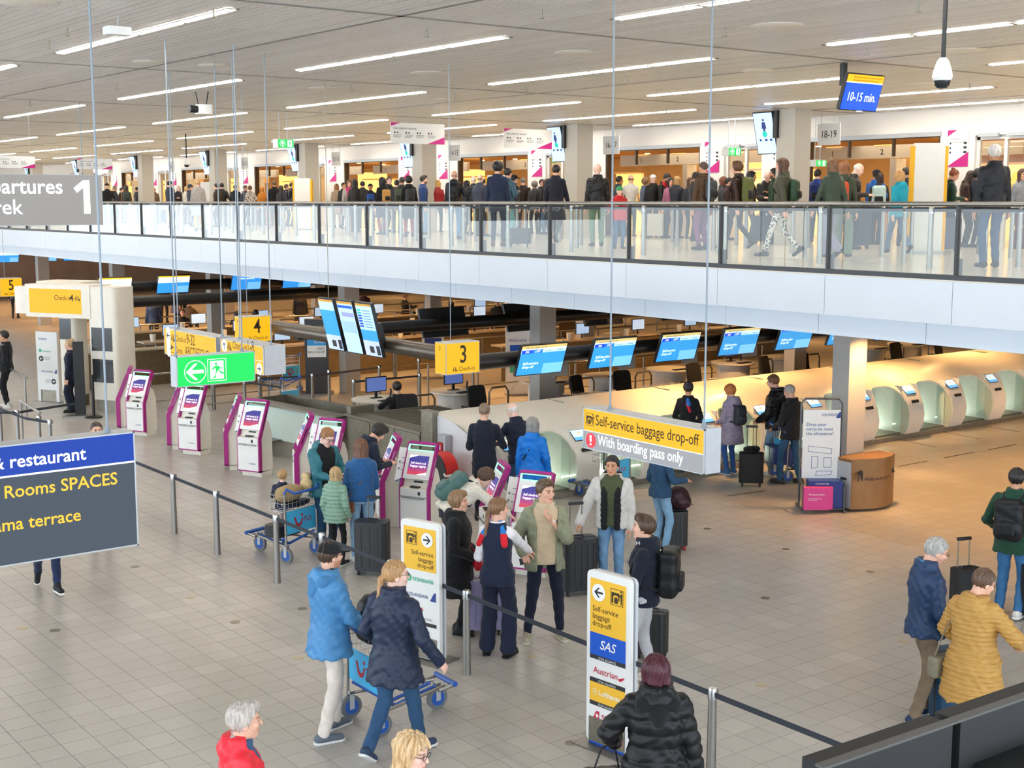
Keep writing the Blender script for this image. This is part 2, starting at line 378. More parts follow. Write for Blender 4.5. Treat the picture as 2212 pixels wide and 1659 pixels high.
# ---- security wall with portals, doors and the warm rooms behind
M_WALL = mat('white_wall_panel', '#ece8e2', .28, 0, .015, 2); M_WOOD = mat('oak_ceiling', '#a8763c', .4, 0, .18, 3, .05, 20, stretch=(.3, 6, 1))
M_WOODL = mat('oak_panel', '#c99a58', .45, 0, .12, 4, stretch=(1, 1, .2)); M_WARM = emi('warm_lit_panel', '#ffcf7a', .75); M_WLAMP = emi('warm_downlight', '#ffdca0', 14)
g = MB(); P = 7.62
g.box(XW, XW + .25, -8, 112, 6.47, ZC)
for k in range(-2, 11):
    y = 18.57 + P * k
    g.box(XW, XW + .25, y - .9, y, ZM, 6.47)              # pier with poster
    g.box(XW, XW + .25, y - 2.25, y - .9, 6.4, 6.47)
    g.box(XW, XW + .25, y - P + 3.88, y - 2.25, ZM, 6.47)   # pier behind the column
SW = struct('wall_security', g, M_WALL)
g = MB()
struct('wall_far', MB().box(36, 36.3, -8, 112, ZM, 6.9), mat('beige_far_wall', '#c9a878', .6, 0, .08, 2))
struct('ceiling_security', MB().box(XW + .25, 38, -8, 112, 6.62, 6.75), M_WOOD)
for k in range(-1, 9):
    y = 18.57 + P * k
    d = struct('door_%d' % (k + 2), MB().box(XW + .08, XW + .16, y - 2.25, y - 2.17, ZM, 6.4).box(XW + .08, XW + .16, y - .98, y - .9, ZM, 6.4).box(XW + .08, XW + .16, y - 2.25, y - .9, 6.3, 6.4).box(XW + .08, XW + .16, y - 1.66, y - 1.58, ZM, 6.3), M_WHITE)
    part('pane', MB().box(XW + .11, XW + .12, y - 2.17, y - 1.66, ZM, 6.3), glass('door_glass', (.97, .93, .85), 1.), d, None)
    part('pane', MB().box(XW + .11, XW + .12, y - 1.58, y - .98, ZM, 6.3), glass('door_glass'), d, None)
    part('door_operator', MB().box(XW - .06, XW + .1, y - 2.15, y - 1.7, 6.36, 6.44), M_ALU, d, None); part('door_operator', MB().box(XW - .06, XW + .1, y - 1.5, y - 1.0, 6.36, 6.44), M_ALU, d, None)
    f = struct('trim_%d' % (k + 4), MB().box(XW + .02, XW + .2, y, y + .05, ZM, 6.47).box(XW + .02, XW + .2, y + 3.83, y + 3.88, ZM, 6.47).box(XW + .02, XW + .2, y, y + 3.88, 6.40, 6.47).box(XW + .04, XW + .12, y + 1.3, y + 1.35, 6.0, 6.4).box(XW + .04, XW + .12, y + 2.6, y + 2.65, 6.0, 6.4), mat('bronze_frame', '#4a3a2a', .4, .3))
    part('head_profile', MB().box(XW - .02, XW + .05, y - .02, y + 3.9, 6.42, 6.52), M_ALU, f, None)
    nm = ['20-21', '18-19', '16-17', '14-15', '12-13', '10-11', '8-9', '6-7', '4-5', '2-3'][k + 1]
    # lane portal with numbers
    t = thing('lane_portal', 'white lane beam with numbers seen through the opening of the %s sign' % nm, 'portal', (29.3, y + .2, ZM))
    pr = [(0, 0), (.3, .1), (.55, .35), (3.1, .35), (3.35, .1), (3.6, 0)]
    g = MB(); g.box(-.06, .06, -.5, 6.2, 2.12, 2.46); g.box(-.2, .2, 1.2, 1.5, 0, 2.1); g.box(-.2, .2, 3.0, 3.2, 0, 2.1); part('beam', g, M_CREAM, t, None)
    lay('1', .2, 0, 0, M_INK, t, bold=.01).location = (-.065, 5.25, 2.22); kids(t)[-1].rotation_euler = (R(90), 0, R(-90))
    lay('2', .2, 0, 0, M_INK, t, bold=.01).location = (-.065, 3.62, 2.22); kids(t)[-1].rotation_euler = (R(90), 0, R(-90))
    for yy in (5.15, 3.55): part('lamp', MB().box(-.1, .1, yy - .25, yy + .25, 2.45, 2.47), M_WARM, t, None)
    t = thing('booth_panel', 'warm lit wooden booth behind the opening of the %s sign' % nm, 'booth', (31.5, y, ZM))
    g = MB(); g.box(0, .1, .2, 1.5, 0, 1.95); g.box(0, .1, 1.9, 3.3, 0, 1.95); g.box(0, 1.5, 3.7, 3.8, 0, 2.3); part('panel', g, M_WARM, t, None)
    part('cap', MB().box(-.05, .15, .15, 1.55, 1.95, 2.0).box(-.05, .15, 1.85, 3.35, 1.95, 2.0), M_WOODL, t, None)
    part('drum', MB().lathe([(.45, 1.9), (.5, 1.9), (.5, 2.2), (.45, 2.2)], 20, Matrix.Translation((-1.2, 3.6, 0))), M_WOODL, t)
    for xx, yy in ((28, 1), (28, 3), (30.5, 2), (32.5, 1), (32.5, 3.2)):
        part('downlight', MB().lathe([(.09, 6.6), (.09, 6.612)], 12, Matrix.Translation((xx - 31.5, yy, -ZM))), M_WLAMP, t)
    la = bpy.data.lights.new('room_lamp', 'AREA'); la.energy = 120; la.color = (1, .80, .52); la.shape = 'RECTANGLE'; la.size = 5; la.size_y = 5
    lo = link(bpy.data.objects.new('room_lamp', la), t); lo.location = (-.3, 2, 2.55)

# ---- ground floor back wall and side enclosure
struct('wall_back', MB().box(46, 46.3, -8, 125, 0, 3.1), mat('brown_back_wall', '#6b5846', .7, 0, .15, 1.2))
struct('wall_side', MB().box(12, 46, 73, 73.3, 0, 3.0), mat('warm_side_wall', '#c9a184', .6, 0, .1, 1.))
struct('wall_end', MB().box(-12, 48, 124, 124.3, 0, ZC), M_WALL)
# ---- lamps in the soffit under the upper floor
M_SPOT = emi('soffit_lamp', '#ffd9a0', 18)
SP0 = None
for i, X in enumerate((17.6, 20.4, 23.6, 27.5, 32, 37)):
    for k in range(-2, 15):
        y = 9.0 + 4.3 * k + (1.2 if i % 2 else 0) if i < 4 else 9 + 5.5 * k
        if y > 68: continue
        lb = 'round downlight in the dark soffit, %s from the near end, %s row from the hall' % (ordw(k + 2), ordw(i))
        if SP0 is None:
            SP0 = tag(part('downlight', MB().lathe([(.14, -.02), (.16, -.02), (.16, .0), (.14, 0)], 20), M_STEELD), lb, 'downlight', 'soffit downlights')
            part('lens', MB().lathe([(.13, -.012), (.13, -.008)], 20), M_SPOT, SP0)
            la = bpy.data.lights.new('soffit_lamp', 'SPOT'); la.energy = 560; la.color = (1, .54, .20); la.spot_size = R(128); la.spot_blend = .7; la.shadow_soft_size = .13
            lo = link(bpy.data.objects.new('soffit_lamp', la), SP0); lo.location = (0, 0, -.03); SP0.location = (X, y, 3.02)
        else: dup(SP0, (X, y, 3.02), label=lb)
# ================================================================== SIGNS
E_YEL = emi('lit_yellow', '#ffbe10', .80, rough=.6, base=(.12, .07, .0)); E_GRY = emi('lit_grey', '#a3a5ab', .7, rough=.7, base=(.1, .1, .1)); E_WHT = emi('lit_white', '#ffffff', 1.25, base=(.4, .4, .4))
E_BLU = emi('lit_blue', '#003cae', .8, rough=.7, base=(.004, .012, .06)); E_DGR = emi('lit_dark_grey', '#4c5764', .62, rough=.8, base=(.02, .024, .03)); E_GRN = emi('lit_green', '#02d455', 1.0, rough=.6, base=(.005, .12, .03))
E_YTX = emi('lit_yellow_letters', '#ffc61e', .9, base=(.1, .08, .01)); E_RED = emi('lit_red', '#e0202c', 1.1); E_PGR = emi('panel_grey', '#8f8d8b', .5, base=(.2, .2, .2))
M_YINK = mat('brown_black_print', '#33270f', .6)
ROD = lambda x, y, z0: MB().tube([(x, y, z0), (x, y, ZC)], .009, 6)
def at_frame(loc, rz): return Matrix.Translation(loc) @ Matrix.Rotation(rz, 4, 'Z')
def lightbox(name, label, loc, rz, w, h, t, rods=(), body=M_ALU):
    """hanging light box; loc is the lower left corner of its face, which looks along local -y"""
    s = thing(name, label, 'sign', loc, rz)
    part('housing', MB().box(0, w, .006, t, 0, h).box(0, w, -.004, .01, 0, .012).box(0, w, -.004, .01, h - .012, h).box(0, .012, -.004, .01, 0, h).box(w - .012, w, -.004, .01, 0, h), body, s, None)
    for x in rods:
        part('rod', MB().tube([(x, t / 2, h), (x, t / 2, ZC - .009 - loc[2])], .0095, 8).lathe([(.03, 0), (.012, .05)], 10, Matrix.Translation((x, t / 2, h))), M_ROD, s)
    return s
def face(s, x0, x1, z0, z1, m, name='face', y=.002): return part(name, MB().box(x0, x1, y, y + .006, z0, z1), m, s, None)
def bag_icon(s, x, z, k, m, frame=True, y=-.004):
    """machine with a bag and a leaning figure"""
    if frame:
        g = MB()
        for a in ((-.5, .5, -.5, -.47), (-.5, .5, .47, .5), (-.5, -.47, -.5, .5), (.47, .5, -.5, .5)): g.prism([(a[0] * k, a[2] * k), (a[1] * k, a[2] * k), (a[1] * k, a[3] * k), (a[0] * k, a[3] * k)], 0, .0015)
        part('icon_frame', g, m, s, None, (x, y, z), (R(90), 0, 0))
    g = MB()
    for q in ([(-.42, -.38), (-.3, -.38), (-.3, .02), (-.2, .12), (.02, .12), (.12, .02), (.12, -.2), (.2, -.2), (.2, .28), (-.42, .28)], [(-.2, -.38), (.08, -.38), (.08, -.1), (-.02, 0), (-.14, 0), (-.2, -.1)], [(.2, .12), (.36, .3), (.42, .24), (.38, -.4), (.32, -.4), (.3, .05)], rotp(ring(.06, 10), 0)):
        if len(q) == 10 and abs(q[0][0] - .06) < 1e-6: q = [(a + .33, b + .4) for a, b in q]
        g.prism([(a * k, b * k) for a, b in q], 0, .0015)
    part('bag_icon', g, m, s, None, (x, y, z), (R(90), 0, 0))
def people_icon(s, x, z, k, m, y=-.004):
    g = MB()
    for dx in (-.25, .15):
        g.prism([((dx + a) * k, b * k) for a, b in ((-.07, -.45), (.07, -.45), (.09, .2), (-.09, .2))], 0, .0015); g.prism([((dx + a) * k, (.33 + b) * k) for a, b in ring(.08, 8)], 0, .0015)
    g.prism([(a * k, b * k) for a, b in ((.3, -.45), (.5, -.45), (.5, -.1), (.3, -.1))], 0, .0015); g.prism([(a * k, b * k) for a, b in ((-.55, -.2), (-.3, -.2), (-.3, -.08), (-.55, -.08))], 0, .0015)
    return part('people_icon', g, m, s, None, (x, y, z), (R(90), 0, 0))
def disc_arrow(s, x, z, r, ang, back, ink, y=-.004):
    flat('arrow_disc', ring(r), x, z, back, s, y); flat('arrow', rotp(ARROW, ang), x, z, ink, s, y - .0025, s=r * 1.3)
def run_icon(s, x, z, k, m, m2):
    flat('door_icon', [(-.36, -.45), (.36, -.45), (.36, .45), (-.36, .45)], x, z, m, s, s=k)
    g = MB()
    for q in ([(a - .05, b + .3) for a, b in ring(.07, 10)], [(-.14, .2), (.06, .22), (.14, -.02), (.02, -.06), (-.06, .0)], [(-.14, .2), (-.28, .05), (-.22, .0), (-.1, .12)], [(.06, .22), (.2, .1), (.3, .12), (.29, .06), (.16, .04), (.05, .14)], [(-.06, 0), (.02, -.06), (-.1, -.28), (-.26, -.38), (-.24, -.44), (-.04, -.34)], [(.14, -.02), (.1, -.1), (.24, -.22), (.42, -.2), (.42, -.14), (.28, -.14)]):
        g.prism([(a * k, b * k) for a, b in q], 0, .0015)
    part('running_figure', g, m2, s, None, (x, -.0065, z), (R(90), 0, 0))
def frame_mark(s, x, z, w, h, t, m, name='outline'):
    g = MB()
    for a in ((-w, w, -h, -h + t), (-w, w, h - t, h), (-w, -w + t, -h, h), (w - t, w, -h, h)): g.prism([(a[0], a[2]), (a[1], a[2]), (a[1], a[3]), (a[0], a[3])], 0, .0015)
    return part(name, g, m, s, None, (x, -.004, z), (R(90), 0, 0))

# ---- self-service baggage drop-off
X = 9.0; a = onX(1260, 879, X); b = onX(1523, 926, X); c = onX(1258, 967, X); w = a[1] - b[1]; h = a[2] - c[2]
s = lightbox('baggage_sign', 'yellow and grey hanging sign reading Self-service baggage drop-off', (X, a[1], c[2]), R(-90), w, h, .22, (.3, w - .12))
face(s, .012, w - .012, h * .45, h - .012, E_YEL); face(s, .012, w - .012, .012, h * .44, E_GRY); face(s, .012, w - .012, h * .437, h * .452, E_WHT, 'divider', 0)
lay('Self-service baggage drop-off', .158, .20, h * .62, M_YINK, s, bold=.004, narrow=.82); bag_icon(s, .115, h * .73, .13, M_YINK)
lay('With boarding pass only', .155, .24, h * .15, E_WHT, s, bold=.004, narrow=.82)
flat('warning_disc', ring(.078), .13, h * .225, E_RED, s); flat('exclamation', [(-.016, .055), (.016, .055), (.011, -.015), (-.011, -.015)], .13, h * .225, E_WHT, s, -.0065); flat('exclamation_dot', ring(.013, 10), .13, h * .225 - .04, E_WHT, s, -.0065)
# ---- green escape sign
Y = 16.55; a = onY(380.5, 771, Y); b = onY(550, 759, Y); c = onY(382, 838, Y); w = b[0] - a[0]; h = a[2] - c[2]
s = lightbox('exit_sign', 'large green lit escape sign with arrow pointing left and running figure', (a[0], Y, c[2]), 0, w, h, .2, (.04, w - .14))
face(s, .012, w - .012, .012, h - .012, E_GRN)
g = MB(); [g.prism([(.155 * math.cos(R(q)), .155 * math.sin(R(q))), (.155 * math.cos(R(q + 10)), .155 * math.sin(R(q + 10))), (.146 * math.cos(R(q + 10)), .146 * math.sin(R(q + 10))), (.146 * math.cos(R(q)), .146 * math.sin(R(q)))], 0, .0015) for q in range(0, 360, 10)]
part('arrow_ring', g, E_WHT, s, None, (.26, -.004, h * .47), (R(90), 0, 0)); flat('arrow', ARROW, .255, h * .47, E_WHT, s, s=.25)
run_icon(s, .57, h * .48, .27, E_WHT, E_GRN); frame_mark(s, .57, h * .48, .135, .15, .006, E_WHT)
# ---- yellow check-in boards
X = 8.73; a = onX(354, 708, X); b = onX(467, 728, X); c = onX(355, 764, X); w = a[1] - b[1]; h = a[2] - c[2]
s = lightbox('checkin_board', 'yellow hanging board reading Check-in 9-32 and Gates with arrow left', (X, a[1], c[2]), R(-90), w, h, .28, (.25, w - .08))
face(s, .012, w - .012, .012, h - .012, E_YEL); lay('Check-in', .145, .46, h * .58, M_YINK, s, narrow=.8); lay('9-32', .24, .9, h * .55, M_YINK, s, narrow=.72, bold=.004); lay('Gates', .145, .46, h * .14, M_YINK, s, narrow=.8)
lay('ABCDEFGHD', .22, .82, h * .12, M_YINK, s, narrow=.72); flat('arrow_slot', [(.075 * math.cos(R(q)), (.17 if 0 <= q <= 180 else -.17) + .075 * math.sin(R(q))) for q in range(0, 360, 15)], .18, h * .5, E_WHT, s); flat('arrow', ARROW, .18, h * .74, M_INK, s, -.0065, s=.14)
people_icon(s, .36, h * .68, .14, M_YINK); flat('plane_icon', [(-.06, -.02), (.07, .03), (.06, .05), (0, .04), (-.05, .09), (-.06, .08), (-.03, .03), (-.07, .01)], .31, h * .25, M_YINK, s); part('plane_line', MB().box(-.08, .08, -.001, .001, -.004, .004), M_YINK, s, None, (.31, -.004, h * .12))
a = onX(476, 731, X); b = onX(569, 749, X); c = onX(477, 790, X); w = a[1] - b[1]; c2 = onX(570, 812, X); h = b[2] - c2[2]
s = lightbox('checkin_board', 'yellow hanging board reading Check-in 1-8 with arrow up, behind the green escape sign', (X, a[1], a[2] - h), R(-90), w, h, .35, (.3, w - .1))
face(s, .012, w - .012, .012, h - .012, E_YEL); lay('Check-in', .165, .42, h * .73, M_YINK, s, narrow=.8); lay('1-8', .25, .9, h * .72, M_YINK, s, narrow=.72)
disc_arrow(s, .14, h * .77, .09, -90, E_WHT, M_INK); disc_arrow(s, w - .14, h * .2, .085, 180, E_WHT, M_INK); people_icon(s, .31, h * .78, .14, M_YINK); face(s, .3, w - .05, h * .47, h * .485, E_WHT, 'divider', 0)
# ---- numbered check-in boxes
def number_box(n, label, cx, cy, z0, w, d, h):
    s = thing('row_sign', label, 'sign', (cx, cy, z0)); part('housing', MB().box(0, w, 0, d, 0, h), M_ALU, s, None)
    part('face', MB().box(.012, w - .012, -.008, 0, .012, h - .012), E_YEL, s, None); part('side_face', MB().box(-.008, 0, .012, d - .012, .012, h - .012), E_YEL, s, None)
    lay(n, h * .78, w * .5, h * .36, M_YINK, s, -.012, bold=.012, align='CENTER', narrow=.78); lay('Check-in', h * .2, w * .36, h * .1, M_YINK, s, -.012, narrow=.85); people_icon(s, w * .25, h * .17, h * .17, M_YINK, -.012)
    o = lay(n, h * .2, 0, 0, M_YINK, s, align='CENTER'); o.location = (-.012, d * .5, h * .75); o.rotation_euler = (R(90), 0, R(-90))
    part('rod', MB().tube([(w * .3, d * .5, h), (w * .3, d * .5, ZC - z0)], .006, 6), M_ROD, s); return s
number_box('3', 'yellow lit box with a large number three left of the bag drop screens', 11.6, 16.9, 2.28, .64, .3, .5)
number_box('4', 'yellow lit box with a large number four beside the bronze beam', 11.3, 23.35, 2.26, .64, .3, .5)
number_box('5', 'yellow lit box with a large number five at the far left', 11.3, 38.6, 2.28, .62, .3, .52)
# ---- departures board
Y = 28.; b = onY(219, 378, Y); c = onY(219, 486, Y); h = b[2] - c[2]; x0 = b[0] - 4.2
s = lightbox('departures_board', 'grey hanging board with white lettering Departures Vertrek 1', (x0, Y, c[2]), 0, 4.2, h, .3, (3.85, .6), body=M_ALU)
face(s, .012, 4.188, .012, h - .012, E_PGR)
for t, xx, zz, sz, bo in (('Departures', .18, .66, .43, .012), ('Vertrek', .62, .24, .43, .004), ('1', 3.70, .24, 1.0, .03)):
    if t == '1': flat('numeral', [(.1, 0), (.24, 0), (.24, .72), (.1, .72), (-.11, .55), (-.04, .45), (.1, .56)], xx, zz, E_WHT, s, s=.97)
    else:
        me = text(t, sz, bo, narrow=1.); wd = max(v.co.x for v in me.vertices); lay(me, 0, (3.36 if t[0] == 'D' else 2.53) - wd, zz, E_WHT, s)
o = lay('Vertrek', .5, 0, 0, E_WHT, s, align='CENTER'); o.location = (2.1, .305, .17); o.rotation_euler = (R(90), 0, R(180))
# ---- restaurant board in the foreground
Y = 10.5; a = onY(290, 932, Y); c = onY(297, 1178, Y); h = a[2] - c[2]; w = 2.6
s = lightbox('restaurant_board', 'large blue and grey hanging board with restaurant and terrace lettering in the left foreground', (a[0] - w, Y, c[2]), 0, w, h, .2, (w - .19, .4))
face(s, .012, w - .012, h * .745, h - .012, E_BLU); face(s, .012, w - .012, .012, h * .735, E_DGR); face(s, .012, w - .012, h * .733, h * .747, E_WHT, 'divider', 0)
def rlay(t, size, xr, z, m, bold=.012):
    me = text(t, size, bold); wd = max(v.co.x for v in me.vertices); lay(me, 0, xr - wd, z, m, s)
rlay('Bar & restaurant', .145, w - .41, h * .81, E_WHT); rlay('Meeting Rooms SPACES', .142, w - .16, h * .565, E_YTX); rlay('Panorama terrace', .142, w - .475, h * .295, E_YTX)
# ---- signs over the upper floor
def hang_panel(name, label, x, y, z, w, h, cat='sign', rz=0., m=M_WINK, wires=(.1, .9), ztop=ZC):
    s = thing(name, label, cat, (x, y, z), rz); part('panel', MB().box(0, w, 0, .02, 0, h), m, s, None)
    for q in wires: part('wire', MB().tube([(w * q, .01, h), (w * q, .01, ztop - z)], .003, 5), M_STEEL, s)
    return s
M_PINK = mat('magenta_print', '#c2187f', .5, 0, .03); M_GPR = mat('grey_print', '#77757c', .6)
def ready_sign(label, x, y, z, w, h):
    s = hang_panel('security_banner', label, x, y, z, w, h, m=M_WHITE)
    flat('corner_mark', [(0, 0), (0, -h * .17), (w * .18, 0)], 0, h, M_PINK, s, -.002); flat('corner_mark', [(0, 0), (0, h * .37), (-w * .33, 0)], w, 0, M_PINK, s, -.002)
    lay('Get ready for security', h * .14, w * .05, h * .69, M_INK, s, -.003, narrow=1.05)
    for q in range(4):
        flat('step_dot', ring(h * .045, 10), w * (.07 + .21 * q), h * .52, M_INK, s, -.002); flat('step_icon', [(-.05, -.04), (.05, -.04), (.06, .03), (0, .05), (-.04, .02)], w * (.12 + .21 * q), h * .52, M_GPR, s, -.002, s=h)
        g = MB(); [g.box(0, w * (.15 - .03 * (r_ == 2)), -.003, -.001, -r_ * h * .055, -r_ * h * .055 + h * .02) for r_ in range(3)]; part('step_text', g, M_GPR, s, None, (w * (.045 + .21 * q), 0, h * .4))
for label, Y, (xa, ya), (xb, yb), (xc, yc) in (('white banner Get ready for security above the black coat crowd, left of the 14-15 sign', 26., (844, 264), (960, 270), (844, 309)), ('white banner Get ready for security left of the column screen by the 16-17 sign', 28., (1089, 277), (1192, 281), (1089, 319)), ('white banner Get ready for security above the Departures board', 36., (167, 342), (242, 346), (167, 365)), ('white banner Get ready for security at the far left edge', 32., (-20, 336), (75, 341), (-20, 362))):
    a, b, c = onY(xa, ya, Y), onY(xb, yb, Y), onY(xc, yc, Y); ready_sign(label, a[0], Y, c[2], b[0] - a[0], a[2] - c[2])
for k, n in enumerate(('18-19', '16-17', '14-15', '12-13', '10-11', '8-9', '6-7')):
    a = onX({0: 1790, 1: 1320, 2: 981, 3: 725, 4: 527, 5: 369, 6: 236}[k], 298, 25.)
    s = hang_panel('lane_sign', 'small white hanging sign reading %s' % n, 25., a[1] + .33, 6.25, .66, .5, rz=R(-90), wires=(.15, .85)); lay(n, .24, .33, .17, M_INK, s, align='CENTER', narrow=.85)
def exit_small(label, x, y, z, w, h, rz=0., t=.25):
    s = thing('exit_sign', label, 'sign', (x, y, z), rz); part('housing', MB().box(0, w, 0, t, 0, h), M_WHITE, s, None); face(s, .01, w - .01, .01, h - .01, E_GRN, y=-.007)
    flat('arrow_ring', ring(h * .36), w * .28, h * .5, E_WHT, s, -.009); flat('arrow_back', ring(h * .32), w * .28, h * .5, E_GRN, s, -.011); flat('arrow', rotp(ARROW, -90), w * .28, h * .5, E_WHT, s, -.0135, s=h * .5); flat('door_icon', [(-.3, -.36), (.3, -.36), (.3, .36), (-.3, .36)], w * .73, h * .5, E_WHT, s, -.009, s=h); flat('figure', [(-.1, -.3), (.1, -.05), (.12, .25), (-.05, .2)], w * .73, h * .5, E_GRN, s, -.012, s=h)
    for q in (.25, .75): part('rod', MB().tube([(w * q, t / 2, h), (w * q, t / 2, ZC - z)], .008, 6), M_ALU, s)
for label, Y, (xa, ya), (xb, yb) in (('green exit sign hanging above the railing in front of the 10-11 column', 28.69, (600, 300), (635, 320)), ('small green exit sign right of the banner near the 16-17 column', 33., (1181, 337), (1201, 352)), ('small green exit sign hanging by the door left of the column screen at 18-19', 24., (1574, 318), (1601, 337)), ('small green exit sign between the 18-19 opening and its column', 21.5, (1763, 345), (1785, 360))):
    a, b = onY(xa, ya, Y), onY(xb, yb, Y); exit_small(label, a[0], Y, b[2], b[0] - a[0], a[2] - b[2])
# posters on the piers
for k in range(-1, 8):
    y = 18.57 + P * k
    for q, (yy, nm) in enumerate(((y - .2, 'right'), (y - 2.25 - .35, 'left'))):
        if q and k < 0: continue
        w, h = .55, .82
        s = thing('wall_poster', 'white poster with magenta corners %s of the door by the %s opening' % (('left', 'right')[q], ['20-21', '18-19', '16-17', '14-15', '12-13', '10-11', '8-9', '6-7', '4-5'][k + 1]), 'poster', (XW - .012, yy, 5.72), R(-90))
        part('sheet', MB().box(0, w, 0, .008, 0, h), M_WINK, s, None); flat('corner_mark', [(0, 0), (0, -.14), (.24, 0)], 0, h, M_PINK, s, -.002); flat('corner_mark', [(0, 0), (0, .33), (-w, 0)], w, 0, M_PINK, s, -.002)
        if k < 3: lay('You are\nalmost there', .075, .06, .6, M_GPR, s, -.002)
        g = MB(); [g.box(.06, .1, -.003, -.001, .5 - .1 * r_, .54 - .1 * r_) for r_ in range(3)]; [g.box(.42, .5, -.003, -.001, .5 - .1 * r_, .55 - .1 * r_) for r_ in range(3)]; part('marks', g, M_INK, s, None)
# column screens
E_SCR = emi('screen_pale_blue', '#a9c8f6', 1.0); E_TEAL = emi('screen_teal', '#12a79c', .9); E_NAVY = emi('screen_navy', '#1d2f6b', .7)
for k, y in enumerate(COLY):
    if k == 0: continue
    s = thing('column_screen', 'tilted portrait screen with blue figure on the column by the %s sign' % ['', '18-19', '16-17', '14-15', '12-13', '10-11', '8-9', '6-7', '4-5'][k], 'screen', (23.55, y + .62, ZC - .02)); s.rotation_euler = (0, 0, R(-90))
    part('bracket', MB().box(.3, .42, .02, .3, -.62, -.0), M_BLACK, s, None)
    T = Matrix.Rotation(R(14), 4, 'X'); g = MB().box(-.3, .3, -.03, .03, -1.0, -.02, T); part('casing', g, M_BLACK, s, None); part('picture', MB().box(-.28, .28, -.034, -.029, -.98, -.04, T), E_SCR, s, None)
    fig = MB(); fig.prism([(.05 * a - .0, .05 * b - .2) for a, b in ring(.6, 10)], 0, .002)
    fig.prism([(-.045, -.25), (.045, -.25), (.07, -.4), (.03, -.4), (.03, -.5), (-.03, -.5), (-.03, -.4), (-.07, -.4)], 0, .002)
    fig.prism([(-.18, -.69), (-.12, -.69), (-.12, -.64), (-.18, -.64)], 0, .002); fig.prism([(-.02, -.69), (.06, -.69), (.06, -.64), (-.02, -.64)], 0, .002); fig.prism([(.13, -.69), (.2, -.69), (.2, -.64), (.13, -.64)], 0, .002)
    M_ = T @ Matrix.Translation((0, -.035, 0)) @ Matrix.Rotation(R(90), 4, 'X')
    fig.v = [tuple(M_ @ Vector(q)) for q in fig.v]; part('figure', fig, E_NAVY, s, None)
    fig = MB().prism([(a, b - .53) for a, b in ring(.07, 16)], .002, .004); fig.v = [tuple(M_ @ Vector(q)) for q in fig.v]; part('tick_mark', fig, E_TEAL, s, None)
# waiting-time display
s = thing('waiting_time_display', 'hanging blue display reading 10-15 min. under a yellow bar', 'display', (16.85, 13.3, 6.6), R(0))
T = Matrix.Rotation(R(16), 4, 'X'); part('post', MB().box(-.3, -.22, .1, .18, .1, ZC - 6.6), M_BLACK, s, None); part('casing', MB().box(-.44, .44, -.02, .04, -.28, .28, T).box(-.3, .2, .04, .12, -.15, .15, T), M_BLACK, s, None)
part('picture', MB().box(-.425, .425, -.026, -.018, -.265, .14, T), emi('display_blue', '#0f4ad0', .95), s, None); part('yellow_bar', MB().box(-.425, .425, -.026, -.018, .155, .265, T), emi('display_yellow', '#f0a416', .95), s, None); part('strip', MB().box(-.425, .425, -.026, -.018, .14, .158, T), E_WHT, s, None)
def tilt_lay(t, sz, x, z, m, s, T, y=-.03, **k):
    me = text(t, sz, **k); me.transform(T @ Matrix.Translation((x, y, z)) @ Matrix.Rotation(R(90), 4, 'X')); return part('lettering', me, m, s, None)
tilt_lay('10-15 min.', .19, 0, -.13, E_WHT, s, T, align='CENTER', bold=.006, narrow=.85); tilt_lay('Waiting time from this point to security', .042, -.3, .215, M_YINK, s, T, shear=.2); tilt_lay('Wachttijd vanaf dit punt tot security', .042, -.3, .17, M_YINK, s, T, shear=.2)
# dome camera on its pole
a = onX(2036, 160, 11.); s = thing('dome_camera', 'white dome security camera on a black ceiling pole', 'camera', (a[0], a[1], a[2]))
part('pole', MB().tube([(0, 0, .13), (0, 0, ZC - a[2])], .022, 12), M_BLACK, s); part('housing', MB().lathe([(.03, .15), (.055, .12), (.085, .03), (.095, -.03), (.08, -.06)], 24), M_WHITE, s); part('dome', MB().lathe([(.078, -.06), (.07, -.1), (.045, -.13), (.0, -.14)], 24), mat('smoked_dome', '#22252a', .08), s)
b = onz(403, 352, a[2]); dup(s, (b[0], b[1], a[2]), label='white dome security camera hanging far off above the 8-9 opening')
# white and yellow pillars on the upper floor
for label, px, py, hh, c in (('tall white and yellow info pillar near the 18-19 opening', 1998, 548, 1.85, '#f0b400'), ('white and yellow info pillar behind the man in navy coat', 1075, 510, 1.5, '#f0b400'), ('white and yellow info pillar left of the 12-13 sign', 656, 497, 1.55, '#f0b400'), ('white info pillar with magenta edge left of the 10-11 sign', 451, 487, 1.55, '#e0206a')):
    a = onz(px, py, ZM); s = thing('info_pillar', label, 'pillar', (a[0], a[1], ZM), R(-42)); hh += .25
    part('body', MB().box(-.28, .28, -.1, .1, .05, hh), M_WHITE, s, None); part('edge', MB().box(-.34, -.28, -.1, .1, .05, hh - .06).box(.28, .34, -.1, .1, .05, hh - .06), mat('pillar_edge' + c, c, .5), s, None); part('foot', MB().box(-.3, .3, -.15, .15, 0, .05), M_STEEL, s, None)
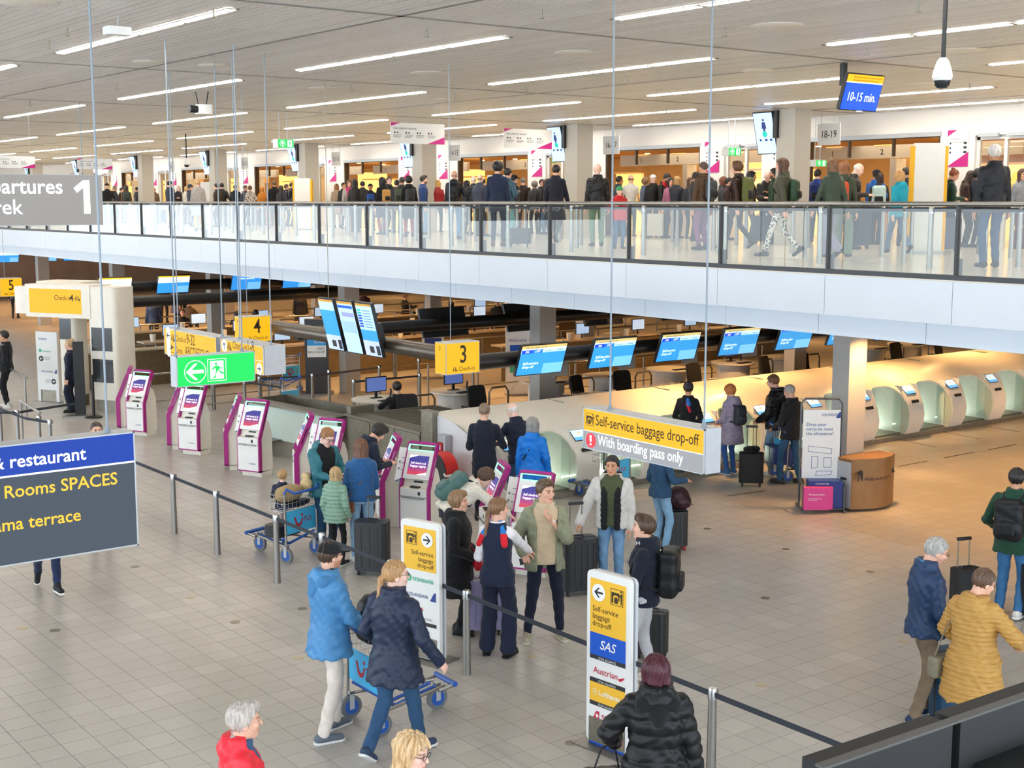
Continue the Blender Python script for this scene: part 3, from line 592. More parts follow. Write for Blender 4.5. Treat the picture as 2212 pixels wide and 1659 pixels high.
# ceiling discs
for i, (px, py, r_) in enumerate(((1680, 55, .3), (1242, 113, .28), (925, 157, .28), (60, 4, .3), (2080, 108, .28), (1640, 152, .26), (320, 133, .22), (462, 141, .22), (700, 190, .26), (1990, 180, .25), (960, 214, .2))):
    a = onz(px, py, ZC); tag(part('ceiling_disc', MB().lathe([(r_, -.012), (r_ + .02, -.004), (r_ + .02, 0), (0, 0)], 28), M_CREAM, loc=(a[0], a[1], ZC - .001)), ['large round white ceiling disc top right of the centre', 'round white ceiling disc left of the thin rod', 'round white ceiling disc above the check-in rods', 'round white ceiling disc at the top left corner', 'round ceiling disc right of the dome camera', 'round ceiling disc left of the waiting time display', 'round ceiling plate with white stub above the Departures board', 'round ceiling plate beside the hanging rods', 'faint round ceiling disc left of the middle rod', 'round ceiling disc right of the waiting time display', 'small round ceiling disc above the first security banner'][i], 'ceiling disc')
SPL = ['left of the first strip light', 'top left beside the white box device', 'above the first strip light end', 'right of the middle rods', 'between the left hanging rods', 'above the exit sign rods', 'at the top edge in the middle', 'top middle below the long profile', 'above the second banner', 'left of the thin right rod', 'above the first banner', 'right of the thin right rod', 'at the top right edge', 'below the waiting time display post', 'right of the waiting time display', 'left of the tall left rod', 'at the far left below the long profile', 'above the column screen at 16-17', 'above the 16-17 opening']
# small ceiling devices
a = onz(252, 33, ZC); s = thing('wifi_box', 'white box device hanging from the ceiling top left', 'device', (a[0], a[1], ZC)); part('case', MB().rbox(-.14, .14, -.1, .1, -.22, -.13, .03), M_WHITE, s); part('stem', MB().tube([(0, 0, -.13), (.02, 0, 0)], .008, 6), M_ALU, s)
a = onz(427, 198, ZC); s = thing('projector_camera', 'grey and black camera device under the ceiling left of the centre rods', 'camera', (a[0], a[1], ZC)); part('case', MB().rbox(-.02, .26, -.12, .12, -.42, -.24, .04), M_WHITE, s); part('lens', MB().tube([(-.18, 0, -.33), (-.02, 0, -.33)], .07, 12), M_BLACK, s); part('bracket', MB().tube([(.05, .1, -.25), (.0, .1, 0)], .012, 6).tube([(.12, -.1, -.25), (.17, -.1, 0)], .012, 6), M_BLACK, s)
for px, py in ((105, 88), (145, 60), (462, 18), (758, 185), (360, 183), (690, 238), (1170, 20), (922, 62), (1137, 186), (1352, 163), (980, 203), (1565, 60), (1985, 5), (1873, 103), (2095, 180), (250, 182), (64, 218), (1270, 252), (1440, 234)):
    SPK = globals().get('SPK', 0) + 1; a = onz(px, py, ZC); tag(part('sprinkler', MB().tube([(0, 0, 0), (0, 0, -.09)], .012, 6).lathe([(.03, -.1), (.03, -.09)], 8), M_STEELD, loc=(a[0], a[1], ZC)), 'small sprinkler head in the slatted ceiling %s' % SPL[SPK - 1], 'sprinkler', 'ceiling sprinklers')
# ================================================================== KIOSKS
def grad_screen():
    m, nt, b = _nt('kiosk_screen'); N, L = nt.nodes, nt.links
    tc = N.new('ShaderNodeTexCoord'); sp = N.new('ShaderNodeSeparateXYZ'); L.new(tc.outputs['Generated'], sp.inputs[0])
    r = N.new('ShaderNodeValToRGB'); e = r.color_ramp.elements; e[0].color = (*rgb('#e2485c'), 1); e[1].color = (*rgb('#3b3f9c'), 1); e[0].position = .12; e[1].position = .75
    n = e.new(.42); n.color = (*rgb('#8d4a9a'), 1); L.new(sp.outputs[2], r.inputs[0])
    L.new(r.outputs[0], b.inputs['Emission Color']); b.inputs['Emission Strength'].default_value = .75; b.inputs['Base Color'].default_value = (.03, .02, .05, 1); b.inputs['Roughness'].default_value = .15
    return m
M_KSCR = grad_screen(); E_KGRN = emi('kiosk_green_light', '#7dffb4', 1.6); M_NAVYP = mat('navy_print', '#27407f', .6); M_DIMG = mat('dark_screen_glass', '#5a5853', .12); E_KW = emi('screen_letters', '#ffffff', .9)
KW = .50
def kiosk_meshes():
    prof = [(0, .1), (0, .72), (.06, .86), (.27, 1.36)]                                    # front line (y, z)
    D = {}
    g = MB(); g.box(.03, KW - .03, .1, .40, 0, .1); g.sweep([(.07, .08), (.07, .72), (.12, .86), (.20, 1.08), (.34, .98), (.42, .78), (.43, .1)][::-1], .03, KW - .03); D['body'] = (g, M_CREAM)
    def rim(x0, x1, t):
        out = prof; inn = [(y + t, z - .02) for y, z in prof]; return out + inn[::-1]
    g = MB()
    for x0, x1 in ((0, .022), (KW - .022, KW)): g.sweep(rim(x0, x1, .085), x0, x1)
    g.sweep([(.0, .1), (.085, .1), (.085, .125), (0, .125)], 0, KW)
    top = [(.27, 1.36), (.285, 1.395), (.36, 1.375), (.345, 1.335)]; g.sweep(top, .03, KW - .03); g.sweep([(.27, 1.36), (.285, 1.38), (.36, 1.36), (.345, 1.33)], 0, KW); D['edge_frame'] = (g, M_MAG)
    g = MB(); g.box(.022, KW - .022, -.004, .07, .125, .60); g.box(.022, KW - .022, -.004, .08, .61, .725); D['front_panel'] = (g, M_WHITE)
    g = MB(); g.add([(.022, .001, .725), (KW - .022, .001, .725), (KW - .022, .12, .75), (.022, .12, .75), (.022, .12, .86), (KW - .022, .12, .86)], [(0, 1, 2, 3), (3, 2, 5, 4)]); D['shelf'] = (g, M_CREAM)
    d = Vector((0, .21, .5)).normalized(); nrm = Vector((0, -.5, .21)).normalized(); o = Vector((0, .062, .862))
    T = Matrix(((1, 0, 0, 0), (0, nrm.y, d.y, o.y), (0, nrm.z, d.z, o.z), (0, 0, 0, 1)))  # local: x, out of the screen, up the screen
    g = MB(); g.box(.022, KW - .022, -.03, .0, 0, .44, T); D['head'] = (g, M_WHITE)
    g = MB(); g.box(.085, KW - .085, -.001, .004, .07, .36, T); D['screen'] = (g, M_KSCR)
    g = MB(); g.add([T @ Vector(q) for q in ((.085, .006, .36), (.085, .006, .315), (.23, .006, .36))], [(0, 1, 2)]); g.add([T @ Vector(q) for q in ((KW - .085, .006, .07), (KW - .085, .006, .115), (KW - .25, .006, .07))], [(0, 1, 2)]); D['screen_corner'] = (g, E_KW)
    g = MB(); g.box(.03, KW - .03, -.0, .006, .435, .447, T); g.box(.03, KW - .03, -.006, .004, .515, .527, T); g.box(.024, .05, -.006, .004, .44, .52, T); D['light_bar'] = (g, E_KGRN)
    me = text('Self check-in &\nbaggage tagging', .044, .006, align='CENTER'); me.transform(T @ Matrix.Translation((KW / 2, .006, .23)) @ Matrix(((1, 0, 0, 0), (0, 0, 1, 0), (0, 1, 0, 0), (0, 0, 0, 1)))); D['lettering'] = (me, E_KW)
    g = MB(); g.box(.17, .33, .02, .11, .742, .758); g.box(.2, .36, .1, .118, .76, .83); D['document_reader'] = (g, M_BLACK)
    g = MB(); g.box(.33, .37, -.008, 0, .64, .69); D['card_slot'] = (g, M_BLACK)
    g = MB(); g.box(.05, .2, -.03, 0, .585, .597); g.box(.2, .36, -.018, 0, .578, .59); g.box(.36, .44, -.03, 0, .585, .597); D['tag_tray'] = (g, M_STEEL)
    me = text('Schiphol', .045); me.transform(Matrix.Translation((.27, -.006, .24)) @ Matrix.Rotation(R(90), 4, 'X')); D['logo_lettering'] = (me, M_NAVYP)
    g = MB()
    for x0, x1 in ((-.003, 0), (KW, KW + .003)): g.add([T @ Vector(q) for q in ((x0, -.06, .06), (x0, -.035, .06), (x0, -.035, .36), (x0, -.06, .36))], [(0, 1, 2, 3)])
    D['side_strip'] = (g, mat('pale_pink_strip', '#dfb6d2', .4))
    R_ = {}
    for n, (g, m) in D.items():
        me = g.mesh(n, 35) if isinstance(g, MB) else g
        me.materials.append(m); R_[n] = me
    return R_
KM = kiosk_meshes()
def kiosk(label, x, y, rz, skip=()):
    t = thing('checkin_kiosk', label, 'kiosk', (x, y, 0), rz, 'self check-in kiosks')
    for n, me in KM.items():
        if n not in skip: link(bpy.data.objects.new(n, me), t)
    return t
WH = ['first', 'second', 'third', 'fourth', 'fifth', 'sixth']
KD = ['below the Check-in 4 portal', 'under the green escape sign', 'third from the left, below the green sign', 'behind the man with glasses in the teal jacket', 'behind the woman bending with a backpack', 'behind the man in the open khaki jacket']
for i, ya in enumerate((27.33, 24.62, 21.99, 19.26, 16.53, 13.79)):
    rA, rB = R(-65), R(-115); ux = Vector((math.cos(rA), math.sin(rA)))
    pA = Vector((10.575, ya)) - ux * .03 - Vector((math.cos(rA + math.pi / 2), math.sin(rA + math.pi / 2))) * .1
    kiosk('white magenta edged kiosk front, ' + KD[i], pA.x, pA.y, rA)
    ym = ya + .26; ub = Vector((math.cos(rB), math.sin(rB))); pB = Vector((10.575, 2 * ym - ya)) - ub * (KW - .03) - Vector((math.cos(rB + math.pi / 2), math.sin(rB + math.pi / 2))) * .1
    kiosk('kiosk showing its magenta side, ' + KD[i], pB.x, pB.y, rB)
    t = thing('instruction_board', 'white instruction leaf with blue foot, ' + KD[i], 'board', (10.56, ya + .16, .55), R(-72), 'instruction leaves')
    g = MB(); T = Matrix.Rotation(R(-16), 4, 'X'); g.box(-.11, .11, -.006, .006, .22, .74, T); part('leaf', g, M_WHITE, t, None); part('foot_band', MB().add([T @ Vector(q) for q in ((-.11, -.008, .22), (.11, -.008, .22), (.11, -.008, .33))], [(0, 1, 2)]), M_NAVYP, t, None); part('marks', MB().box(-.08, -.05, -.009, -.006, .4, .43, T).box(-.08, -.05, -.009, -.006, .5, .53, T).box(-.02, .08, -.009, -.006, .4, .41, T).box(-.02, .08, -.009, -.006, .5, .51, T).box(-.02, .08, -.009, -.006, .58, .59, T), M_GPR, t, None); part('stalk', MB().tube([(0, .03, -.55), (0, .03, .25)], .015, 6), M_ALU, t)
a = onz(2215, 1570); kiosk('white kiosk cut by the right picture edge above the black monitors', a[0], a[1], R(-75))

# ================================================================== STANCHIONS AND BELTS
def post_meshes():
    D = {'pole': MB().lathe([(.046, 0), (.044, .05), (.036, .78), (.036, .82)], 18), 'head': MB().lathe([(.041, .82), (.041, .9), (.036, .915), (.0, .915)], 18).box(.036, .052, -.02, .02, .83, .9)}
    out = {}
    for n, g in D.items(): out[n] = g.mesh(n, 35); out[n].materials.append(M_STEEL if n == 'pole' else M_CHROME)
    return out
PM = post_meshes()
def stanchion(label, x, y, z=0., group=None, s=1.):
    t = thing('belt_post', label, 'post', (x, y, z), 0, group)
    for n, me in PM.items(): o = link(bpy.data.objects.new(n, me), t); o.scale = (s, s, s)
    return t
def belt(label, pts, z=.86, sag=.0, group=None, hh=.05, m=None, name='barrier_belt'):
    g = MB()
    for (x0, y0), (x1, y1) in zip(pts, pts[1:]):
        n = 6; d = Vector((x1 - x0, y1 - y0)); nrm = Vector((-d.y, d.x)).normalized() * .0015; vs = []
        for k in range(n + 1):
            q = k / n; c = Vector((x0, y0)) + d * q; zz = z - sag * 4 * q * (1 - q)
            vs += [(c.x + nrm.x, c.y + nrm.y, zz - hh / 2), (c.x + nrm.x, c.y + nrm.y, zz + hh / 2), (c.x - nrm.x, c.y - nrm.y, zz + hh / 2), (c.x - nrm.x, c.y - nrm.y, zz - hh / 2)]
        fs = [(3, 2, 1, 0), (4 * n, 4 * n + 1, 4 * n + 2, 4 * n + 3)]
        for k in range(n):
            for e in range(4): a, b = 4 * k + e, 4 * k + (e + 1) % 4; fs.append((a, b, b + 4, a + 4))
        g.add(vs, fs)
    return tag(part(name, g, m or M_BELT, None, None), label, 'belt', group)
SY = [21.6, 20.1, 18.64, 17.15, 15.34, 14.13, 12.55, 11.06, 9.0, 7.5]
SL = ['steel belt post hidden behind the blue restaurant board', 'steel belt post right behind the edge of the restaurant board', 'steel belt post right of the restaurant board', 'steel belt post between the restaurant board and the family', 'steel belt post in front of the blue trolley with the boy', 'steel belt post behind the black cap', 'steel belt post behind the ponytail woman', 'steel belt post left of the woman in the navy vest', 'steel belt post half hidden by the airline pillar', 'steel belt post right of the burgundy haired woman']
for i, y in enumerate(SY):
    if i > 1: stanchion(SL[i], 7.83, y)
BL = ['dark belt hanging from the restaurant board to the first posts', 'dark belt crossing in front of the family trolley', 'dark belt from the capped man to the airline pillar', 'dark belt running to the lower right corner']
for i, (k0, k1) in enumerate(((0, 3), (3, 6), (6, 8), (8, 9))): belt(BL[i], [(7.83, y) for y in SY[k0:k1 + 1]] if i < 3 else [(7.83, 9.0), (7.83, 7.5), (7.83, 5.6)])

# ================================================================== FREE-STANDING AIRLINE PILLARS
M_YELP = mat('yellow_print', '#f3bd33', .5); M_BLUP = mat('blue_print', '#0e55c4', .5); M_REDP = mat('red_print', '#c51f3e', .5); M_GRNP = mat('green_print', '#3fb48d', .5); M_NAVK = mat('navy_ink', '#1d3f8c', .5); M_BLKP = mat('black_band', '#26282b', .5)
def airline_pillar(label, x, y, rz, w, h, rows, arrow):
    s = thing('airline_pillar', label, 'sign', (x, y, 0), rz)
    part('board', MB().rbox(-w / 2, w / 2, -h / 2, h / 2, 0, .05, .05).mesh('board'), M_WHITE, s, None, (0, .05, h / 2 + .02), (R(90), 0, 0)); part('second_board', MB().rbox(-w / 2 + .01, w / 2 + .01, -h / 2, h / 2, 0, .03, .05).mesh('b2'), mat('grey_edge', '#c9cdd2', .4), s, None, (0, .1, h / 2 + .015), (R(90), 0, 0))
    part('foot', MB().box(-w * .62, w * .62, -.14, .26, 0, .012), M_STEEL, s, None); part('steel_skirt', MB().box(-w * .42, w * .42, -.012, .0, .03, .26), M_STEELD, s, None)
    top = h - .05; W = w - .09; hy = h * .31
    def band(z0, z1, m, n='colour_field'): part(n, MB().box(-W / 2, W / 2, -.006, -.001, z0, z1), m, s, None)
    band(top - hy, top, M_YELP)
    ax = -.11 if arrow == 'left' else .11
    disc_arrow(s, ax, top - .12, .08, 0 if arrow == 'left' else 180, M_WINK, M_INK, -.0085); bag_icon(s, -ax, top - .12, .15, M_YINK, y=-.008)
    o = lay('Self-service\nbaggage\ndrop-off', .072, -W / 2 + .03 if arrow == 'left' else W / 2 - .03, top - .30, M_YINK, s, -.008, align='LEFT' if arrow == 'left' else 'RIGHT', narrow=.95, line=.95)
    z = top - hy
    for kind in rows:
        if kind == 'SAS': band(z - .21, z, M_BLUP); band(z - .25, z - .21, M_BLKP); lay('SAS', .12, 0, z - .14, M_WINK, s, -.008, align='CENTER', shear=.25, bold=.01); lay('STAR ALLIANCE', .03, 0, z - .242, M_WINK, s, -.008, align='CENTER'); z -= .25
        elif kind == 'Austrian': lay('Austrian', .088, -.02, z - .13, M_REDP, s, -.008, align='CENTER'); flat('wing_mark', [(0, 0), (.08, .03), (.06, .0), (.02, -.02)], .13, z - .12, M_REDP, s); band(z - .22, z - .18, M_BLKP); lay('STAR ALLIANCE', .03, 0, z - .212, M_WINK, s, -.008, align='CENTER'); z -= .22
        elif kind == 'Lufthansa': band(z - .18, z, M_YELP); band(z - .22, z - .18, M_BLKP); lay('Lufthansa', .068, .03, z - .11, M_WINK, s, -.008, align='CENTER', bold=.012); flat('crane_ring', ring(.032), -.15, z - .09, M_WINK, s, -.008); flat('crane_ring', ring(.028), -.15, z - .09, M_YELP, s, -.011); flat('crane', [(-.02, 0), (.02, .012), (0, -.008)], -.15, z - .09, M_WINK, s, -.013); lay('STAR ALLIANCE', .03, 0, z - .212, M_WINK, s, -.008, align='CENTER'); z -= .22
        elif kind == 'SWISS': lay('SWISS', .078, .04, z - .12, M_REDP, s, -.008, align='CENTER', bold=.006); flat('tail_mark', [(-.04, -.04), (.035, -.04), (.035, .04), (.0, .04)], -.13, z - .09, M_REDP, s, -.008); flat('cross', [(-.006, -.02), (.006, -.02), (.006, -.006), (.02, -.006), (.02, .006), (.006, .006), (.006, .02), (-.006, .02), (-.006, .006), (-.02, .006), (-.02, -.006), (-.006, -.006)], -.115, z - .09, M_WINK, s, -.011); band(z - .22, z - .18, M_BLKP); z -= .22
        elif kind == 'AEGEAN': band(z - .17, z, M_BLUP); band(z - .21, z - .17, M_BLKP); lay('AEGEAN', .078, 0, z - .11, M_WINK, s, -.008, align='CENTER', bold=.008); z -= .21
        elif kind == 'transavia': flat('t_disc', ring(.04), -.16, z - .1, M_GRNP, s); lay('t', .06, -.17, z - .12, M_WINK, s, -.008, bold=.01); lay('transavia', .082, -.1, z - .125, M_GRNP, s, -.008, bold=.006); z -= .19
        elif kind == 'ICELANDAIR': lay('ICELANDAIR', .054, -.19, z - .11, M_NAVK, s, -.008); flat('tail_mark', [(-.03, -.04), (.05, -.04), (.05, .06), (.03, .06)], .17, z - .09, M_NAVK, s); z -= .18
        elif kind == 'TAP': lay('T', .11, -.09, z - .12, mat('lime_print', '#8fc02e', .5), s, -.008, bold=.03); lay('P', .11, -.02, z - .12, M_REDP, s, -.008, bold=.03); lay('AIRPORTUGAL', .03, -.03, z - .17, M_GPR, s, -.008); band(z - .24, z - .2, M_BLKP); z -= .24
        elif kind == 'FINNAIR': lay('FINNAIR', .07, .0, z - .1, M_NAVK, s, -.008, align='CENTER', shear=.2, bold=.01); z -= .15
        elif kind == 'arrow': disc_arrow(s, .14, z - .1, .08, 180, M_INK, M_WINK); z -= .2
    return s
airline_pillar('white standing pillar with yellow top and SAS, Austrian, Lufthansa, SWISS and AEGEAN fields', 7.72, 8.70, R(-84), .52, 1.62, ('SAS', 'Austrian', 'Lufthansa', 'SWISS', 'AEGEAN'), 'left')
airline_pillar('white standing pillar with yellow top and transavia and TAP logos beside the navy vest', 7.70, 11.74, R(-74), .54, 1.52, ('transavia', 'ICELANDAIR', 'TAP', 'FINNAIR', 'arrow'), 'right')

# ================================================================== LUGGAGE TROLLEYS
M_TUI = mat('sky_blue_panel', '#41b4e6', .4, 0, .03); M_TUIR = mat('smile_red', '#b01c34', .5); M_WIRE = mat('wire', '#c3c2bd', .3, .9)
SMILE = [(-.09, .06), (-.05, .06), (-.035, .0), (-.01, -.035), (.02, -.04), (.05, -.02), (.07, .03), (.095, .03), (.075, -.04), (.04, -.08), (-.01, -.085), (-.05, -.055), (-.07, .02)]
def trolley_meshes():
    D = {}; W = .31
    g = MB()
    for s_ in (-1, 1): g.tube([(s_ * W, -.02, .2), (s_ * W, .0, 1.0)], .016, 10); g.tube([(s_ * W, .0, .24), (s_ * .1, .82, .26)], .016, 8)
    g.tube([(-W, 0, .45), (W, 0, .45)], .012, 8); g.tube([(-.16, .72, .25), (-.16, .9, .27), (.16, .9, .27), (.16, .72, .25)], .018, 8); D['frame'] = (g, M_STEEL)
    g = MB()
    for k in range(3): z = .72 + .11 * k; g.tube([(-W, 0, z), (-W, .28, z), (W, .28, z), (W, 0, z)], .0045, 5); g.tube([(-W, -.0, z), (W, 0, z)], .004, 5)
    for k in range(9): x = -W + k * 2 * W / 8; g.tube([(x, 0, .93), (x, 0, .72), (x, .28, .72), (x, .28, .94)], .003, 5)
    D['basket'] = (g, M_WIRE)
    g = MB(); g.tube([(-W, .0, .98), (-W, -.04, 1.05), (-W + .08, -.12, .99), (W - .08, -.12, .99), (W, -.04, 1.05), (W, 0, .98)], .02, 10); D['handle'] = (g, M_BLUEP)
    g = MB(); g.tube([(-.18, .9, .28), (.18, .9, .28)], .028, 10); g.tube([(-W, .03, .35), (-.06, .3, .16), (.06, .3, .16), (W, .03, .35)], .018, 8); g.tube([(-.06, .3, .17), (-.05, .75, .26)], .018, 8); g.tube([(.06, .3, .17), (.05, .75, .26)], .018, 8); D['bumper'] = (g, M_BLUEP)
    g = MB(); g.box(-W + .025, W - .025, -.014, -.004, .40, .72); D['advert_panel'] = (g, M_TUI)
    me = text('TUI', .1, .006); me.transform(Matrix.Translation((.04, -.016, .53)) @ Matrix.Rotation(R(90), 4, 'X')); D['lettering'] = (me, M_TUIR)
    g = MB().prism([(a, b) for a, b in SMILE], 0, .0015).prism([(.075 + .02 * math.cos(R(q)), .075 + .02 * math.sin(R(q))) for q in range(0, 360, 40)], 0, .0015); g.v = [(x - .06, -.016 - z, y + .56) for x, y, z in g.v]; D['smile_mark'] = (g, M_TUIR)
    return D
def _wheel(x, y):
    T = Matrix.Translation((x, y, .112)) @ Matrix.Rotation(R(90), 4, 'Y')
    return MB().lathe([(.07, -.022), (.112, -.018), (.112, .018), (.07, .022)], 24, T), MB().lathe([(.075, -.024), (.075, .024)], 18, T), MB().box(x - .032, x - .026, y - .025, y + .025, .09, .27).box(x + .026, x + .032, y - .025, y + .025, .09, .27).box(x - .032, x + .032, y - .025, y + .025, .24, .27)
TM = {}
for n, (g, m) in trolley_meshes().items():
    me = g.mesh(n, 35) if isinstance(g, MB) else g
    me.materials.append(m); TM[n] = me
TW = []
for q in ((-.29, 0), (.29, 0), (0, .8)):
    a, b, c = _wheel(*q); a, b, c = a.mesh('wheel', 35), b.mesh('hub', 35), c.mesh('fork', 35); a.materials.append(M_RUBBER); b.materials.append(M_BLUEP); c.materials.append(M_ALU); TW.append((a, b, c))
def trolley(label, x, y, rz):
    t = thing('luggage_trolley', label, 'trolley', (x, y, 0), rz, 'luggage trolleys')
    for n, me in TM.items(): link(bpy.data.objects.new(n, me), t)
    for a, b, c in TW:
        o = link(bpy.data.objects.new('wheel', a), t); link(bpy.data.objects.new('hub', b), o); link(bpy.data.objects.new('fork', c), t)
    return t
TR1 = trolley('blue panelled luggage trolley holding bags and a sitting boy', 8.65, 16.2, R(18))
TR2 = trolley('blue panelled luggage trolley pushed by the man in the black cap', 6.24, 10.48, R(-92))
a = onz(627, 912); trolley('luggage trolley with blue panel standing behind the kiosks', a[0], a[1], R(20))
a = onz(1334, 1088); trolley('luggage trolley behind the man with the black padded vest', a[0], a[1], R(10))
TR5 = trolley('luggage trolley carrying the navy blue suitcase', *onz(1686, 1036)[:2], R(-115))
a = onz(630, 850); trolley('luggage trolley with blue panel far back under the number 4 box', a[0], a[1], R(15))

# ================================================================== SUITCASES
def suitcase(label, x, y, rz, w, d, h, c, hh=.35, ribs=0, tilt=0., z=0., wheels=True, wc=M_BLACK, soft=False):
    t = thing('suitcase', label, 'suitcase', (x, y, z), rz); t.rotation_euler = (tilt, 0, rz)
    m = mat('case_' + c, c, .7 if soft else .38, 0, .08, 12, .1 if soft else .03, 90); b = .07
    g = MB().rbox(-w / 2, w / 2, -d / 2, d / 2, b, b + h, min(w, d) * .28, seg=4); part('shell', g, m, t)
    if ribs:
        g = MB()
        for k in range(ribs): q = -w / 2 + w * (k + 1) / (ribs + 1); g.box(q - .006, q + .006, -d / 2 - .007, d / 2 + .007, b + .05, b + h - .05)
        part('rib', g, m, t)
    part('zip', MB().rbox(-w / 2 - .004, w / 2 + .004, -.012, .012, b + .01, b + h + .003, .008), M_BLACK, t)
    if hh:
        part('telescopic_handle', MB().tube([(-.08, d * .3, b + h), (-.08, d * .3, b + h + hh), (.08, d * .3, b + h + hh), (.08, d * .3, b + h)], .009, 8), M_STEELD, t); part('grip', MB().rbox(-.1, .1, d * .3 - .02, d * .3 + .02, b + h + hh - .015, b + h + hh + .02, .015), M_BLACK, t)
    part('top_handle', MB().tube([(-.07, 0, b + h), (-.06, 0, b + h + .03), (.06, 0, b + h + .03), (.07, 0, b + h)], .01, 6), M_BLACK, t)
    if wheels:
        for sx in (-1, 1):
            for sy in (-1, 1):
                T = Matrix.Translation((sx * w * .36, sy * d * .34, .028)) @ Matrix.Rotation(R(90), 4, 'Y'); part('wheel', MB().lathe([(.028, -.014), (.028, .014)], 12, T).box(sx * w * .36 - .018, sx * w * .36 + .018, sy * d * .34 - .015, sy * d * .34 + .015, .04, .09), wc, t)
    return t
# ================================================================== BAG-DROP ISLAND
M_HOOD = mat('hood_cream', '#ece6d8', .3, 0, .02, 3); M_INT = mat('bay_panel', '#eef2ea', .35, 0, .03); M_DGRN = mat('dark_rollers', '#2c352b', .5, .2, .15, 30); E_BAY = emi('bay_light', '#eaffe4', 36); M_DRK2 = mat('slot_dark', '#2a2824', .5)
PX0, PITCH, NM = 12.75, 1.515, 14
isl = thing('bag_drop_island', 'long cream hood running over the row of bag drop machines', 'counter', (0, 0, 0))
x0, x1 = 12.4, PX0 + PITCH * NM
part('hood', MB().sweep([(17.33, 1.10), (17.5, 1.21), (17.8, 1.31), (18.2, 1.38), (18.65, 1.40), (18.65, 1.3), (18.2, 1.3), (17.8, 1.24), (17.5, 1.13), (17.4, 1.06)], x0, x1), M_HOOD, isl, 40)
part('rear_wall', MB().box(x0, x1, 18.6, 18.65, 0, 1.3), M_HOOD, isl, None); part('end_wall', MB().sweep([(17.02, .0), (16.98, .5), (17.05, .8), (17.2, 1.0), (17.33, 1.10), (17.5, 1.21), (17.8, 1.31), (18.2, 1.385), (18.65, 1.405), (18.65, 0)], x0 - .012, x0 + .03), mat('end_white', '#e2e4e6', .35), isl, None)
part('plinth', MB().box(x0 + .1, x1, 16.96, 17.3, 0, .09), M_STEELD, isl, None)
part('end_fill', MB().sweep([(17.02, .09), (16.94, .5), (17.02, .8), (17.18, 1.0), (17.33, 1.10), (17.6, 1.1), (17.6, .09)], x0 + .02, PX0), M_WHITE, isl, 40)
for k in range(1, 9): part('hood_joint', MB().box(x0 + 2.6 * k, x0 + 2.6 * k + .008, 18.15, 18.6, 1.383, 1.4035), M_STEELD, isl, None)
OR = ['first', 'second', 'third', 'fourth', 'fifth', 'sixth', 'seventh', 'eighth', 'ninth', 'tenth', 'eleventh', 'twelfth', 'thirteenth', 'fourteenth']
prof = [(17.0, .09), (16.90, .3), (16.88, .5), (16.93, .72), (17.06, .92), (17.22, 1.06), (17.36, 1.14), (17.55, 1.14), (17.6, .09)]
MM = {}
def mm(n, g, m, sm=40): MM[n] = g.mesh(n, sm); MM[n].materials.append(m)
mm('pier', MB().sweep(prof, 0, .5), M_HOOD)
def arch():
    P_ = [(16.93, .72), (16.985, .82), (17.06, .92), (17.135, 1.0), (17.22, 1.06), (17.36, 1.14)]; S = np.linspace(0, 5, 21); yy = np.interp(S, range(6), [q[0] for q in P_]); zz = np.interp(S, range(6), [q[1] for q in P_]); g = MB(); nx, ns = 16, 8; vs = []
    for k in range(nx + 1):
        u = -1 + 2 * k / nx; s0 = 5 - .35 - 4.6 * abs(u) ** 5
        for j in range(ns + 1):
            s_ = s0 + (5 - s0) * j / ns; y_, z_ = np.interp(s_, S, yy), np.interp(s_, S, zz); vs += [(.5 + 1.015 * k / nx, y_, z_), (.5 + 1.015 * k / nx, y_ + .025, z_ - .02)]
    I_ = lambda k, j, l: (k * (ns + 1) + j) * 2 + l; fs = []
    for k in range(nx):
        for j in range(ns): fs += [(I_(k, j, 0), I_(k + 1, j, 0), I_(k + 1, j + 1, 0), I_(k, j + 1, 0)), (I_(k, j, 1), I_(k, j + 1, 1), I_(k + 1, j + 1, 1), I_(k + 1, j, 1))]
        fs.append((I_(k, 0, 0), I_(k, 0, 1), I_(k + 1, 0, 1), I_(k + 1, 0, 0)))
    return g.add(vs, fs)
mm('arch', arch(), M_HOOD); mm('back_panel', MB().box(.62, 1.42, 17.86, 17.9, .12, 1.12), M_INT); mm('side_panel', MB().box(.5, .515, 17.1, 17.9, .1, 1.1), M_INT); mm('far_side_panel', MB().box(1.5, 1.515, 17.1, 17.9, .1, 1.1), M_INT)
mm('panel_frame', MB().box(.66, 1.4, 17.855, 17.865, 1.0, 1.015).box(1.385, 1.4, 17.855, 17.865, .16, 1.0), M_DRK2); mm('belt', MB().box(.5, 1.515, 17.1, 17.9, .09, .12), M_STEELD); mm('roller_curtain', MB().box(.515, .66, 17.5, 17.88, .12, 1.1), M_DGRN)
mm('bay_light', MB().box(.7, 1.4, 17.8, 17.84, .125, .14), E_BAY); mm('bottle_mark', MB().rbox(.95, 1.06, -.02, .0, 0, .28, .05).tube([(1.005, -.01, .28), (1.005, -.01, .36)], .015, 8), mat('mark_green', '#a9c2a4', .5)); MM['bottle_mark'].transform(Matrix.Translation((0, 17.86, .3)))
T = Matrix.Translation((0, 17.14, .99)) @ Matrix.Rotation(R(-50), 4, 'X')
mm('screen_bezel', MB().box(.09, .41, -.012, .012, -.115, .125, T), M_BLACK, None); mm('screen', MB().box(.10, .40, -.016, -.011, -.105, .115, T), emi('drop_screen', '#b9dcf7', .9), None); mm('screen_foot', MB().box(.10, .40, -.018, -.014, -.105, -.04, T), emi('drop_screen_blue', '#5aa7dd', .8), None); mm('logo_dot', MB().prism([(.25 + .03 * a, .05 + .03 * b) for a, b in ring(1, 12)], .012, .019), emi('orange_dot', '#e9b27a', .8), None); MM['logo_dot'].transform(T @ Matrix.Rotation(R(90), 4, 'X'))
